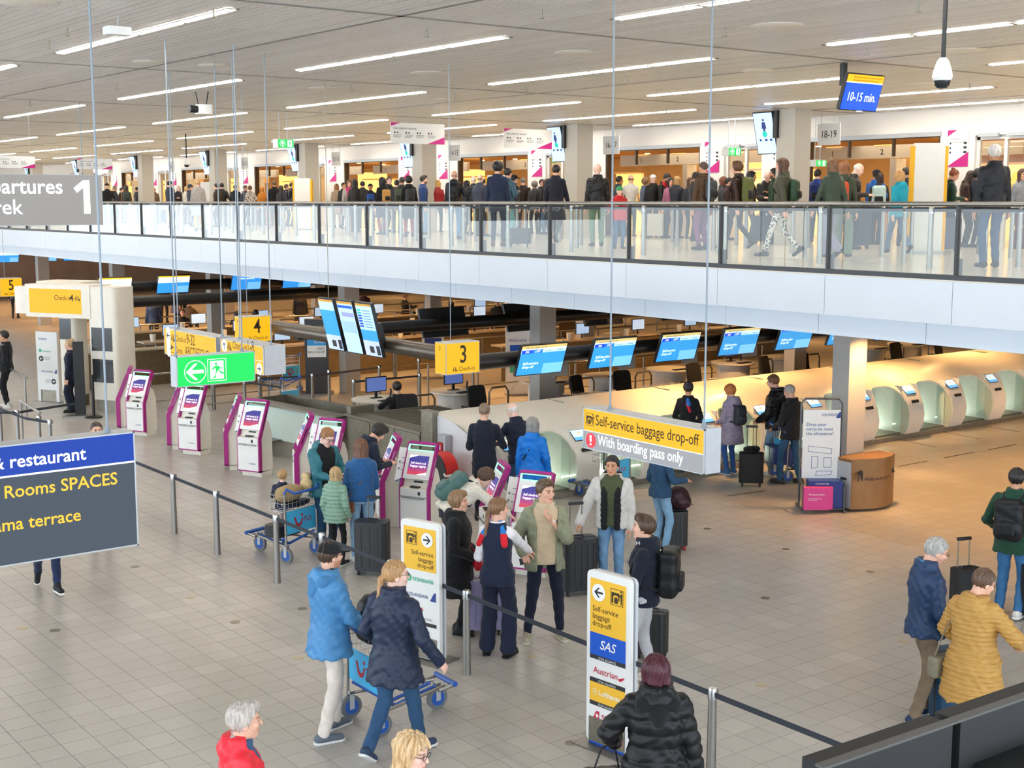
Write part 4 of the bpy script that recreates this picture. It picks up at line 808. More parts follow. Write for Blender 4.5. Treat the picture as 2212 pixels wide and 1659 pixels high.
T = Matrix.Translation((0, 16.945, .775)) @ Matrix.Rotation(R(-22), 4, 'X'); mm('tag_slot', MB().box(.14, .36, -.012, .01, -.03, .03, T), M_DRK2, None)
mm('glass_cheek', MB().sweep([(16.95, .15), (16.90, .5), (16.95, .75), (17.2, 1.05), (17.3, 1.05), (17.3, .15)], 1.49, 1.496), glass('cheek_glass', (.95, .98, .96)), None)
for k in range(NM):
    t = thing('bag_drop_machine', '%s bag drop machine of the cream row counted from its near left end' % OR[k], 'machine', (PX0 + PITCH * k, 0, 0), 0, 'bag drop machines')
    for n, me in MM.items(): link(bpy.data.objects.new(n, me), t)
# red bag reel and alarm box on the end wall
t = thing('alarm_box', 'grey wall box with a red alarm button on the white island end', 'box', (12.30, 18.0, 0)); part('case', MB().rbox(-.06, .1, -.12, .12, .55, 1.12, .04), M_ALU, t); part('button', MB().box(-.08, -.05, -.06, .06, .82, 1.0), mat('alarm_red', '#b3141c', .4), t, None); part('label_mark', MB().box(-.085, -.08, -.02, .03, .88, .96), M_WINK, t, None)
t = thing('hose_reel', 'round red reel bag standing by the white island end', 'reel', (12.0, 17.62, 0)); T = Matrix.Translation((0, 0, .62)) @ Matrix.Rotation(R(90), 4, 'Y') @ Matrix.Rotation(R(0), 4, 'X')
part('drum', MB().lathe([(.26, -.14), (.3, -.12), (.3, .12), (.26, .14), (.0, .14)], 28, T), mat('reel_red', '#d01f1c', .5, 0, .08), t); part('rim', MB().lathe([(.305, -.145), (.305, -.125)], 28, T), M_BLACK, t); part('stand', MB().box(-.12, .12, -.2, .2, 0, .36), mat('reel_red', '#d01f1c'), t, None); part('arrow_mark', MB().prism([(-.03, 0), (.03, 0), (.03, .05), (.06, .05), (0, .11), (-.06, .05), (-.03, .05)], 0, .003).mesh('am'), M_WINK, t, None, (-.145, 0, .72), (R(90), 0, R(-90))); part('grip', MB().tube([(-.16, -.3, .62), (-.18, -.36, .6), (.1, -.36, .6)], .02, 8), M_CREAM, t)
# steel conveyor end and glass-fronted counter on the left of the island
t = thing('steel_conveyor', 'steel conveyor cabinet with slatted top left of the cream island', 'conveyor', (12.35, 18.75, 0))
for k in range(3): part('door_panel', MB().box(-.02, 0, .03 + .82 * k, .82 + .82 * k, .1, 1.0), M_STEELD, t, None)
part('body', MB().box(0, 1.9, 0, 2.5, 0, 1.02), M_STEELD, t, None); part('top_rim', MB().box(-.04, .35, -.02, 2.55, 1.02, 1.06), M_STEELD, t, None); part('gutter', MB().box(.35, 1.9, 0, 2.5, 1.02, 1.03), M_DRK2, t, None)
sl = MB().box(.36, 1.88, 0, .05, 1.03, 1.06).mesh('roof_slat'); sl.materials.append(M_STEELD)
for k in range(24): link(bpy.data.objects.new('roof_slat', sl), t).location = (0, .05 + .1 * k, 0)
part('end_stop', MB().box(.0, .5, 2.35, 2.5, 1.06, 1.2), M_STEELD, t, None)
tag(part('steel_pillar', MB().rbox(12.28, 12.42, 18.32, 18.66, 0, 1.45, .02).box(12.26, 12.44, 18.3, 18.68, 1.45, 1.46), M_STEELD, None, 35), 'short steel pillar at the left end of the cream island', 'pillar')
t = thing('glass_counter', 'pale green glass fronted counter with steel top behind the kiosks', 'counter', (12.2, 21.35, 0), R(7))
part('glass_front', MB().box(0, .02, 0, 3.1, .32, .96), mat('green_glass', '#cfe3dc', .2, 0, .02), t, None); part('top', MB().box(-.04, .3, -.02, 3.15, .96, 1.0), M_STEELD, t, None); part('back_wall', MB().box(1.0, 1.04, .2, 3.1, .3, 1.0).box(.3, 1.0, 3.06, 3.1, .3, 1.0), M_STEELD, t, None); part('base', MB().box(.02, 1.0, .05, 3.05, 0, .32), M_STEELD, t, None); part('footrest', MB().box(-.3, -.0, 1.8, 3.2, .3, .34).box(-.1, 0, 2.2, 2.8, .1, .3), M_STEEL, t, None)

# ================================================================== BEAMS WITH SCREENS
M_BEAM = mat('beam_black', '#1c1b1a', .35, .3, .1, 8)
tag(part('beam', MB().tube([(12.25, 17.2, 2.4), (40, 17.2, 2.4)], .13, 20), M_BEAM), 'round black beam carrying the numbered bag drop screens', 'beam')
tag(part('beam', MB().tube([(12.2, 22.85, 2.42), (40, 22.85, 2.42)], .13, 20), M_BEAM), 'round black beam with black monitor backs behind the number 4 box', 'beam')
t = thing('beam', 'round bronze beam between the 3 and 4 boxes carrying portrait screens', 'beam', (11.9, 17.2, 2.55)); part('tube', MB().tube([(0, .2, 0), (0, 5.9, 0)], .13, 20), mat('beam_bronze', '#5c5348', .3, .6, .1, 6), t); part('hanger', MB().tube([(0, 3.85, .12), (0, 3.85, ZC - 2.55)], .006, 6).box(-.03, .03, 3.7, 4.0, .12, .18), M_STEELD, t)
tag(part('beam', MB().tube([(12, 37.1, 2.5), (40, 37.1, 2.5)], .16, 16), M_BEAM), 'black beam of the far check-in row behind the portal', 'beam')
tag(part('beam', MB().tube([(12, 31.5, 2.52), (36, 31.5, 2.52)], .14, 16), M_BEAM), 'black beam running behind the Check-in 4 portal', 'beam')
E_SBL = emi('ss_blue', '#2f8fd0', .85); E_SBL2 = emi('ss_light_blue', '#6fb7ea', .85); E_SYE = emi('ss_yellow', '#f2c02c', .9); E_SWH = emi('ss_white', '#e6f0fa', .9); E_SNA = emi('ss_navy', '#123fc9', .85)
def wide_screen(label, x, y, z, n=None, kind='bag', w=.97, h=.55):
    s = thing('ceiling_screen', label, 'screen', (x, y, z)); T = Matrix.Rotation(R(20), 4, 'X')
    part('casing', MB().box(0, w, 0, .05, 0, h, T), M_BLACK, s, None)
    B = lambda nm, a, b, c, d, m: part(nm, MB().box(a * w, b * w, -.004, 0, c * h, d * h, T), m, s, None)
    if kind == 'bag':
        B('picture', .02, .98, .03, .97, E_SBL); B('yellow_bar', .02, .98, .88, .97, E_SYE); B('logo_strip', .02, .98, .73, .88, E_SWH); part('logo_field', MB().box(.03 * w, .25 * w, -.007, -.003, .73 * h, .84 * h, T), E_SNA, s, None); part('logo_field', MB().box(.25 * w, .47 * w, -.007, -.003, .73 * h, .84 * h, T), emi('ss_mid', '#1f6fd0', .85), s, None); part('notice', MB().box(.55 * w, .98 * w, -.007, -.003, .03 * h, .36 * h, T), E_SBL2, s, None)
        L = lambda t_, sz, a, c, m, **k: tilt_lay(t_, sz, a * w, c * h, m, s, T, -.009, **k)
        L('Self-service\ndrop-off', .07, .1, .36, E_KW, shear=.15, bold=.004, line=.9); L('Self-service baggage drop-off', .036, .1, .895, M_YINK, shear=.15); L('SAS', .05, .14, .755, E_KW, align='CENTER', shear=.3, bold=.01); L('LOT', .055, .36, .755, E_KW, align='CENTER', shear=.3, bold=.015); L('ICELANDAIR', .028, .5, .765, M_NAVK); L('FINNAIR', .035, .78, .765, M_NAVK, shear=.2, bold=.01)
        if n: L(n, .05, .93, .885, M_INK)
    elif kind == 'air':
        B('picture', .02, .98, .03, .6, emi('ss_sky', '#2c93e8', .85)); B('white_band', .02, .98, .6, .9, E_SWH); B('yellow_bar', .02, .98, .9, .97, E_SYE); part('notice', MB().box(.6 * w, .97 * w, -.007, -.003, .05 * h, .4 * h, T), E_SBL2, s, None); tilt_lay('airEuropa', .1, .35 * w, .66 * h, emi('air_blue', '#3a8edd', .7), s, T, -.009, shear=.2)
    elif kind == 'red':
        B('picture', .02, .98, .03, .9, E_SWH); B('yellow_bar', .02, .98, .9, .97, E_SYE); B('red_band', .02, .98, .2, .5, emi('ss_red', '#c81024', .9)); part('notice', MB().box(.55 * w, .97 * w, -.007, -.003, .05 * h, .38 * h, T), E_SBL2, s, None); tilt_lay('SKY\nPRIORITY', .09, .05 * w, .42 * h, E_KW, s, T, -.009, bold=.02, line=.8); tilt_lay('airEuropa', .1, .35 * w, .66 * h, emi('air_blue', '#3a8edd', .7), s, T, -.009, shear=.2)
    else:
        B('picture', .02, .98, .03, .97, emi('ss_plain', '#2a8fe6', .85)); part('notice', MB().box(.55 * w, .97 * w, -.007, -.003, .05 * h, .45 * h, T), E_SBL2, s, None)
        if kind == 'closed': tilt_lay('Desk closed\nBalie gesloten', .09, .5 * w, .8 * h, E_KW, s, T, -.009, align='CENTER', bold=.01)
    return s
for i, x in enumerate((13.0, 14.55, 16.1, 17.66, 19.2, 20.7, 22.2)): wide_screen('tilted blue bag drop screen, %s in the row counted from the number three box' % OR[i], x, 16.98, 2.14 if i < 2 else 2.14, str(i + 1))
for i, (px, kd, lb) in enumerate(((245, 'red', 'far screen with a red band behind the check-in portal'), (372, 'air', 'far white and blue airline screen left of the grey column'), (530, 'closed', 'far plain blue screen reading Desk closed'), (640, 'list', 'far pale screen cut by the fascia right of the Desk closed screen'))):
    a = onY(px, 618, 36.9); wide_screen(lb, a[0] - .5, 36.9, 2.30, None, kd, 1.0, .56)
for i, (px, lb) in enumerate(((15, 'far blue screen at the left edge above the number 5 box'), (98, 'far small blue screen left of the far wall poster'), (160, 'far small blue screen above the dark desks'))): a = onY(px, 556, 60.); wide_screen(lb, a[0] - .5, 60., 2.3, None, 'air' if i == 0 else 'list', 1.0, .56)
for i, x in enumerate((15.2, 17.4, 19.6, 22., 24.5, 27)):
    t = thing('beam_monitor', 'black back of a ceiling monitor on the second beam, %s from the left' % OR[i], 'monitor', (x, 22.95, 2.15)); T = Matrix.Rotation(R(-18), 4, 'X'); part('casing', MB().box(0, 1.15, 0, .06, 0, .62, T), M_BLACK, t, None); part('mount', MB().box(.45, .7, -.1, .0, .2, .45, T), M_BEAM, t, None)
for i, x in enumerate((13.9, 15.45, 17.0, 18.6)): tag(part('notice_board', MB().box(x + .1, x + .5, 17.32, 17.33, 2.02, 2.34), mat('notice_grey', '#6c665e', .6)), 'small grey notice board under the beam right of the %s bag drop screen' % OR[i], 'board')
# portrait screens
for i, y0 in enumerate((20.62, 19.98, 19.36)):
    s = thing('portrait_screen', ['left portrait info screen with plain blue picture', 'middle portrait info screen with pale text page', 'right portrait info screen with a list and blue picture'][i] + ' on the bronze beam', 'screen', (11.66, y0, 2.36), R(-90)); T = Matrix.Rotation(R(14), 4, 'X'); w, h = .53, .95
    part('casing', MB().box(0, w, 0, .06, 0, h, T).box(.12, .4, .06, .2, .2, .55, T), M_BLACK, s, None)
    B = lambda nm, a, b, c, d, m, y=-.004: part(nm, MB().box(a * w, b * w, y, y + .004, c * h, d * h, T), m, s, None)
    B('picture', .03, .97, .02, .98, E_SBL if i != 1 else emi('pale_page', '#a9cdf2', .8)); B('top_bar', .03, .97, .94, .98, emi('ochre_bar', '#b9882a', .7), -.007)
    if i != 1:
        B('bag_picture', .03, .97, .02, .3, emi('bag_pic', '#bccadf', .6), -.007); B('bag_mark', .35, .6, .08, .2, M_DARK, -.010); B('bag_mark', .75, .95, .05, .22, M_DARK, -.010); B('page', .03, .97, .5 if i == 2 else .78, .94, emi('pale_page', '#a9cdf2', .8), -.007)
    else: B('title', .05, .95, .86, .91, emi('navy_title', '#1b4fb0', .8), -.007); B('text_rows', .2, .95, .7, .78, emi('mauve_rows', '#8d93c9', .7), -.007); B('text_rows', .1, .95, .4, .62, emi('pale_rows', '#95badf', .7), -.007)
    if i == 2:
        for q in range(7): B('list_row', .4, .85, .55 + .05 * q, .565 + .05 * q, emi('rows', '#5d86b5', .6), -.010); B('list_logo', .08, .3, .545 + .05 * q, .575 + .05 * q, E_SNA if q < 5 else E_TEAL, -.010)

# ================================================================== DESKS BEHIND THE ISLAND
M_BRN = mat('brown_steel', '#7b6a52', .45, .4, .12, 8); M_CHAIR = mat('black_fabric', '#1a1b1d', .8, 0, .15, 60)
def chair(label, x, y, rz):
    t = thing('desk_chair', label, 'chair', (x, y, 0), rz, 'desk chairs')
    part('seat', MB().rbox(-.23, .23, -.22, .22, .44, .52, .08), M_CHAIR, t); T = Matrix.Translation((0, .24, .5)) @ Matrix.Rotation(R(12), 4, 'X')
    g = MB().rbox(-.22, .22, -.3, .3, 0, .06, .1); g.v = [tuple(T @ Matrix.Translation((0, 0, .32)) @ Matrix.Rotation(R(90), 4, 'X') @ Vector(q)) for q in g.v]; part('backrest', g, M_CHAIR, t)
    part('column', MB().tube([(0, 0, .06), (0, 0, .45)], .03, 8), M_STEELD, t)
    for k in range(5): c, s_ = math.cos(R(72 * k)), math.sin(R(72 * k)); part('leg', MB().tube([(0, 0, .09), (.28 * c, .28 * s_, .05)], .018, 6).lathe([(.03, 0), (.03, .05)], 8, Matrix.Translation((.28 * c, .28 * s_, 0))), M_BLACK, t)
    for s_ in (-1, 1): part('armrest', MB().tube([(s_ * .25, .0, .46), (s_ * .27, -.02, .66), (s_ * .27, .18, .66)], .018, 6), M_BLACK, t)
    return t
def round_desk(label, x, y, monitor=True, flip=1, m=M_WHITE):
    t = thing('checkin_desk', label, 'desk', (x, y, 0), 0, 'check-in desks')
    part('drum', MB().lathe([(.42, 0), (.42, .82)], 28), m, t); part('top', MB().lathe([(.55, .82), (.57, .84), (.57, .87), (0, .87)], 32), M_CREAM, t)
    part('keyboard', MB().box(-.22, .22, -.38 * flip - .07, -.38 * flip + .07, .87, .89), M_BLACK, t, None); part('hoop', MB().tube([(.75, -.2 * flip, 0), (.75, -.2 * flip, .78), (.82, -.2 * flip, .88), (1.2, -.2 * flip, .88), (1.27, -.2 * flip, .78), (1.27, -.2 * flip, 0)], .022, 8), M_STEEL, t)
    if monitor:
        q = part('monitor', MB().box(-.25, .25, -.02, .02, 1.0, 1.32), M_BLACK, t, None, (0, .1 * flip, 0)); part('picture', MB().box(-.23, .23, -.028 * flip, -.02 * flip, 1.02, 1.3), emi('desk_picture', '#5a6fae', .5), q, None); part('monitor_stand', MB().box(-.03, .03, -.01, .02, .87, 1.05).box(-.12, .12, -.06, .06, .87, .885), M_BLACK, t, None, (0, .1 * flip, 0)); part('scanner', MB().tube([(.32, .05 * flip, .87), (.34, .05 * flip, 1.02), (.26, -.05 * flip, 1.05)], .022, 8), M_BLACK, t)
    return t
def belt_box(label, x0, x1, y, z=.8, d=.55):
    t = thing('weigh_belt', label, 'conveyor', (x0, y, 0)); part('body', MB().box(0, x1 - x0, 0, d, 0, z), M_BRN, t, None); part('belt', MB().box(.05, x1 - x0 - .05, .04, d - .04, z, z + .02), mat('belt_beige', '#9b8a70', .6), t, None); part('red_knob', MB().lathe([(.035, z), (.035, z + .06), (.02, z + .08)], 10, Matrix.Translation((.1, .1, 0))), mat('knob_red', '#b0281c', .4), t); return t
row = [onY(px, 800, 21.3)[0] for px in (985, 1105, 1305, 1442, 1568, 1688, 1790, 1890, 1990)]
for i in range(8):
    xa, xb = row[i], row[i + 1]; belt_box('brown weigh belt behind the cream hood, %s from the left' % OR[i], xa + .55, xb, 21.05)
    t = thing('low_conveyor', 'low brown side conveyor behind the cream hood, %s from the left' % OR[i], 'conveyor', (xa, 21.1, 0)); part('body', MB().box(.02, .5, 0, .5, 0, .62), M_BRN, t, None); part('side_plate', MB().box(.02, .04, 0, .5, .62, .85).box(.48, .5, 0, .5, .62, .85), M_STEELD, t, None)
DP = [(818, 868), (985, 835), (1180, 800), (1310, 782), (1447, 770), (1585, 755), (1690, 752), (1880, 742), (1960, 738)]
for i, (px, py) in enumerate(DP):
    a = onY(px, py, 23.6); round_desk('round check-in desk behind the cream hood, %s from the left' % OR[i], a[0], 23.6, monitor=(i in (0, 1, 2, 5)), m=M_WHITE)
    if i not in (0,): chair('black desk chair at the %s round desk from the left' % OR[i], a[0] - .35 + .2 * (i % 3), 22.75, R(180 + 15 * (i % 3 - 1)))
chair('black desk chair of the seated clerk', onY(876, 850, 22.55)[0], 22.55, R(160))
i = -1
for px, py in ((1165, 842), (1178, 840), (1190, 838), (1200, 836), (1208, 832), (1222, 834), (1232, 832), (1305, 824), (1318, 822), (1330, 821), (1345, 820), (1358, 818), (1442, 812), (1455, 811), (1465, 810)):
    i += 1; a = onz(px, py, .84); tag(part('tag_roll', MB().lathe([(.03, 0), (.085, 0), (.085, .07), (.03, .07)], 18), M_WHITE, loc=(a[0], min(max(a[1], 21.15), 21.5), .822)), 'white roll of baggage tags on a brown weigh belt, %s from the left' % ordw(i), 'tag roll', 'tag rolls on the belts')
a = onz(1130, 840, .84); tag(part('plastic_tray', MB().box(-.25, .25, -.15, -.145, 0, .13).box(-.25, .25, .145, .15, 0, .13).box(-.25, -.245, -.15, .15, 0, .13).box(.245, .25, -.15, .15, 0, .13).box(-.25, .25, -.15, .15, 0, .004), glass('tray_plastic', (.92, .92, .92), 2.), loc=(a[0], 21.32, .822)), 'clear plastic tray on the brown weigh belt', 'tray')

# ================================================================== QUEUE RAILS, POSTS AND FAR DESKS UNDER THE GALLERY
def queue_rail(label, x0, x1, y, step=1.5):
    t = thing('queue_rail', label, 'rail', (x0, y, 0)); L_ = x1 - x0; part('top_rail', MB().tube([(0, 0, .98), (L_, 0, .98)], .026, 8), M_STEEL, t); part('lower_rail', MB().tube([(0, 0, .35), (L_, 0, .35)], .014, 6), M_STEELD, t)
    p = MB().tube([(0, 0, 0), (0, 0, .98)], .022, 8).mesh('post', 35); p.materials.append(M_STEEL)
    for k in range(int(L_ / step) + 1): link(bpy.data.objects.new('post', p), t).location = (k * step, 0, 0)
for lb, x0, x1, y in (('steel queue rail in front of the dark airline pillar', 12.6, 14.9, 28.2), ('steel queue rail beside the Check-in 4 portal', 11.9, 15.5, 29.4), ('steel queue rail right of the second gallery column', 18.0, 24.5, 27.0), ('steel queue rail behind the numbered screens', 20.5, 28, 25.2), ('long steel queue rail in the warm light deep under the gallery', 18.5, 33, 31.6), ('far steel queue rail behind the portrait screens', 17.5, 34, 34.2), ('farthest steel queue rail before the back desks', 16.5, 36, 41.5), ('steel queue rail behind the far screens', 15, 34, 44.0)): queue_rail(lb, x0, x1, y)
def rail_short(label, px0, py0, px1, py1):
    a, b = onz(px0, py0), onz(px1, py1); t = thing('queue_rail', label, 'rail', (a[0], a[1], 0)); d = b - a
    part('top_rail', MB().tube([(0, 0, .95), (d[0], d[1], .95)], .028, 8), M_STEEL, t); [part('post', MB().tube([(d[0] * q, d[1] * q, 0), (d[0] * q, d[1] * q, .95)], .024, 8), M_STEEL, t) for q in (.05, .95)]
rail_short('short steel handrail left of the restaurant board', 48, 965, 92, 998); rail_short('steel handrail behind the man in the black sweatshirt', -20, 850, 62, 905)
q = 0
for lb, px, py in (('steel belt post at the left edge below the black sweatshirt man', 4, 975), ('steel belt post left of the short handrail', 41, 985), ('steel belt post behind the blue board top edge', 112, 1010), ('steel belt post right of the short handrail', 88, 1000), ('steel belt post behind the second kiosk pair', 463, 885), ('steel belt post behind the third kiosk pair', 530, 905), ('steel belt post beside the blue trolley behind the kiosks', 562, 897), ('steel belt post in front of the dark airline pillar', 676, 890), ('steel belt post right of the dark airline pillar', 712, 880), ('steel belt post left of the seated clerk', 765, 905), ('steel belt post behind the seated clerk', 820, 868), ('steel belt post below the right portrait screen', 852, 815), ('steel belt post right of the seated clerk', 907, 890), ('steel belt post left of the number 3 box', 905, 850), ('steel belt post below the number 3 box', 1022, 868), ('steel belt post left of bag drop screen 1', 1095, 838), ('steel belt post right of the second column', 1243, 830), ('steel belt post far right under the gallery', 1560, 770)):
    a = onz(px, py); stanchion(lb, a[0], a[1])
for lb, pts in (('black belt in front of the dark airline pillar', [(562, 897), (676, 890)]), ('black belt between two posts left of the clerk', [(676, 890), (820, 868)]), ('black belt above the clerk', [(765, 905), (907, 890)]), ('black belt below the portrait screens', [(755, 838), (852, 815), (935, 830)]), ('dark belt behind the second kiosk pair', [(463, 885), (530, 905), (610, 920)]), ('black belt crossing in front of the portal', [(-10, 985), (41, 985), (185, 958)]), ('black belt left of the short handrail', [(4, 975), (60, 1000), (112, 1010)]), ('black belt left of the first bag drop screen', [(1022, 868), (1095, 838)])): belt(lb, [tuple(onz(*p)[:2]) for p in pts])
# far staffed counters
def counter(label, x0, x1, y, z=.95):
    t = thing('checkin_counter', label, 'counter', (x0, y, 0)); L_ = x1 - x0
    part('front', MB().box(0, L_, 0, .06, 0, z), M_BRN, t, None); part('top', MB().box(-.03, L_ + .03, -.05, .5, z, z + .04), mat('counter_top', '#b9a88c', .4, 0, .06), t, None)
    for k in range(int(L_ / 2.2)):
        q = part('monitor', MB().box(-.25, .25, -.02, .02, 1.12, 1.44).box(-.02, .02, .0, .03, z, 1.2), M_BLACK, t, None, (.9 + 2.2 * k, .25, 0)); part('picture', MB().box(-.235, .235, -.027, -.02, 1.135, 1.425), emi('far_picture', '#a9c4e2', .7), q, None); part('hoop', MB().tube([(.2, -.1, z), (.2, -.1, 1.12), (.9, -.1, 1.12), (.9, -.1, z)], .02, 6), M_STEEL, t, loc=(1.2 + 2.2 * k, 0, 0)); part('cup', MB().lathe([(.07, z + .04), (.09, z + .25), (.08, z + .25)], 12), M_CREAM, t, loc=(.3 + 2.2 * k, .1, 0))
for lb, x0, x1, y in (('long brown check-in counter behind the green escape sign', 14.2, 27, 33.0), ('second brown check-in counter behind the grey column', 14.5, 30, 36.2), ('brown counter left behind the Check-in 4 portal', 12.0, 15.2, 34.5), ('far brown counter under the far screens', 14.5, 34, 39.2), ('brown counter right of the grey column deep under the gallery', 22, 34, 29.3)): counter(lb, x0, x1, y)
for i, x in enumerate((15.0, 17.2, 19.4, 21.8, 24, 26.2)): chair('black chair behind the long brown counter, %s from the left' % OR[i], x, 33.9, R(0))
# dark airline pillar, welcome banners, small standing signs
a = onz(686, 853); s = thing('dark_airline_pillar', 'tall anthracite pillar with ECONOMY CLASS and FAST BAG DROP fields', 'sign', (a[0], a[1], 0), R(-30)); k = 1.9
part('body', MB().box(-.3, .3, 0, .3, .05, 1.95), M_DARK, s, None); part('foot', MB().box(-.42, .42, -.15, .45, 0, .05), M_STEEL, s, None); part('blue_field', MB().box(-.24, .24, -.012, 0, 1.28, 1.55), mat('cyan_field', '#2c9be0', .5), s, None); part('white_field', MB().box(-.24, .24, -.012, 0, .98, 1.28), M_WINK, s, None)
lay('CHECK IN', .085, 0, 1.62, M_WINK, s, align='CENTER'); lay('ECONOMY\nCLASS', .095, .2, 1.44, M_WINK, s, -.016, align='RIGHT', bold=.004); lay('FAST\nBAG DROP', .085, .2, 1.17, M_INK, s, -.016, align='RIGHT'); o = lay('STAR ALLIANCE', .11, 0, 0, M_WINK, s); o.location = (-.304, .2, 1.0); o.rotation_euler = (0, R(-90), R(0)); o.rotation_euler = Matrix(((0, 0, -1), (0, -1, 0), (-1, 0, 0))).transposed().to_euler(); o.rotation_euler = (R(90), R(-90), R(-90))
for lb, px, y, z0, z1, kind in (('white banner with a green t emblem left of the second column', 1118, 27.0, 0, 2.5, 't'), ('white standing sign board behind the right portrait screen', 935, 31, .6, 1.9, 's')):
    a = onY(px, 690, y); s = thing('standing_banner', lb, 'banner', (a[0], y, 0), R(-25)); w = .62; part('sheet', MB().box(-w / 2, w / 2, 0, .03, z0, z1), M_WINK, s, None); part('foot', MB().box(-w / 2, w / 2, -.15, .2, 0, .03), M_STEEL, s, None)
    if kind == 't': flat('emblem', ring(.2), 0, 2.2, M_GRNP, s); lay('t', .32, -.06, 2.1, M_WINK, s, -.007, bold=.02); lay('Welcome', .12, 0, 1.38, M_NAVK, s, align='CENTER'); flat('blue_square', [(-.2, -.2), (.2, -.2), (.2, .2), (-.2, .2)], 0, 1.1, M_BLUP, s); flat('green_mark', [(-.2, -.14), (-.03, -.14), (-.03, .14), (-.2, .14)], 0, .72, M_GRNP, s); flat('red_mark', [(.04, -.14), (.2, -.14), (.2, .14), (.04, .14)], 0, .72, M_REDP, s)
    else: flat('blue_square', [(-.24, -.2), (.24, -.2), (.24, .2), (-.24, .2)], 0, .95, M_NAVK, s); lay('Hand baggage', .08, -.25, 1.4, M_GPR, s)
# check-in portal on the left
s = thing('checkin_portal', 'white curved portal with yellow lit Check-in 4 panel', 'portal', (11.28, 30.75, 0), R(-60.5))
part('right_leg', MB().rbox(-.42, .42, -.0, .75, .28, 2.95, .12), M_CREAM, s); part('leg_base', MB().box(-.3, .36, .1, .65, 0, .28).box(-1.5, -1.1, .3, .75, 0, .28), M_STEELD, s, None); part('left_leg', MB().rbox(-1.55, -1.05, .25, .8, .28, 2.2, .12), M_CREAM, s); part('head', MB().box(-2.25, -.3, -.02, .75, 2.2, 2.98), M_CREAM, s, None); part('side_wing', MB().rbox(-2.75, -2.2, .1, .75, 2.25, 2.9, .1).box(-2.6, -1.2, .75, 1.5, 2.5, 3.0), M_CREAM, s)
part('face', MB().box(-2.12, -.55, -.03, -.02, 2.3, 2.88), E_YEL, s, None); lay('Check-in', .17, -1.35, 2.62, M_YINK, s, -.034, narrow=.85); lay('4', .24, -.88, 2.6, M_YINK, s, -.034, bold=.01); people_icon(s, -.65, 2.68, .15, M_YINK, -.034)
for x0_, x1_, z0_, z1_ in ((-.3, .3, 1.7, 2.0 + .0), (-.3, .3, .7, 1.25), (-1.48, -1.14, 1.65, 2.15)): part('screen_pane', MB().box(x0_, x1_, -.012 if x0_ > -1 else .24, .0 if x0_ > -1 else .25, z0_ - (.25 if z0_ > 1.6 and x0_ > -1 else 0), z1_), mat('off_screen', '#34373b', .12), s, None)
a = onz(106, 868); s = thing('info_board', 'slim white standing board with Schiphol and airline arrows before the portal', 'sign', (a[0], a[1], 0), R(-60)); part('board', MB().box(-.33, .33, 0, .06, .3, 1.75), M_WHITE, s, None); part('legs', MB().box(-.33, -.24, 0, .06, 0, .3).box(.24, .33, 0, .06, 0, .3), M_WHITE, s, None); part('skirt', MB().box(-.24, .24, .02, .04, 0, .3), M_STEELD, s, None); part('foot', MB().box(-.4, .4, -.15, .2, 0, .012), M_STEEL, s, None)
lay('Schiphol', .08, -.25, 1.55, M_NAVK, s); flat('t_disc', ring(.045), -.2, 1.28, M_GRNP, s); lay('transavia', .075, -.13, 1.25, M_GRNP, s); disc_arrow(s, -.18, 1.08, .07, 0, M_INK, M_WINK); lay('Economy\nCheck-in', .05, -.08, 1.1, M_GPR, s); lay('ICELANDAIR', .065, -.2, .74, M_NAVK, s); flat('tail_mark', [(-.03, -.04), (.05, -.04), (.05, .06), (.03, .06)], .24, .76, M_NAVK, s); disc_arrow(s, .18, .52, .07, 180, M_INK, M_WINK); lay('Priority\nCheck-in', .05, .09, .54, M_GPR, s, align='RIGHT')
a = onz(175, 900); s = thing('black_stand', 'narrow black standing board next to the clerk at the portal', 'sign', (a[0], a[1], 0), R(-20)); part('board', MB().box(-.12, .12, -.02, .02, .05, 1.75), M_BLACK, s, None); part('foot', MB().box(-.4, .4, -.15, .15, 0, .04), M_STEEL, s, None)
a = onz(203, 902); s = thing('belt_post', 'black belt post in front of the portal leg', 'post', (a[0], a[1], 0)); part('pole', MB().tube([(0, 0, .03), (0, 0, 1.0)], .035, 12), M_BLACK, s); part('base', MB().lathe([(.2, 0), (.2, .02), (.05, .05)], 20), M_BLACK, s)

# ================================================================== BIN AND SIZER
t = thing('recycling_bin', 'bronze rounded bin reading Help us to recycle beside the column', 'bin', (17.05, 13.38, 0), R(-4)); M_BIN = mat('bin_bronze', '#8d6a42', .4, .35, .08, 6)
out = [(0, 0)] + [(.06 + .94 * q / 10, -.16 * math.sin(math.pi * q / 10)) for q in range(11)] + [(1.0, .33), (0, .33)]
part('body', MB().prism(out, .03, .82), M_BIN, t); part('lid', MB().prism([(x * 1.01 - .005, y * 1.02) for x, y in out], .82, .85), M_BIN, t); part('side_plate', MB().box(-.012, 0, .01, .32, .05, .8), M_ALU, t, None); part('grip', MB().box(-.02, -.01, .1, .22, .5, .54), M_BLACK, t, None)
me = text('Help us to recycle', .082); me.transform(Matrix.Rotation(R(90), 4, 'X'))
for v in me.vertices: v.co.y = -.16 * math.sin(math.pi * min(max((v.co.x + .2) / 1.0, 0), 1)) - .006
part('lettering', me, M_INK, t, None, (.2, 0, .5)); flat('bin_man_mark', [(-.05, -.08), (-.02, -.08), (-.02, .02), (.02, .02), (.04, -.08), (.06, -.08), (.06, .06), (.03, .1), (-.05, .04)], .12, .58, M_INK, t, -.07); flat('recycle_mark', [(-.05, -.04), (.05, -.04), (0, .05)], .88, .60, M_INK, t, -.075)
s = thing('bag_sizer', 'grey framed bag sizer stand with white ICELANDAIR board and blue and pink boxes', 'sizer', (16.42, 13.84, 0), R(-38)); M_SZ = mat('sizer_frame', '#5b6066', .4, .6)
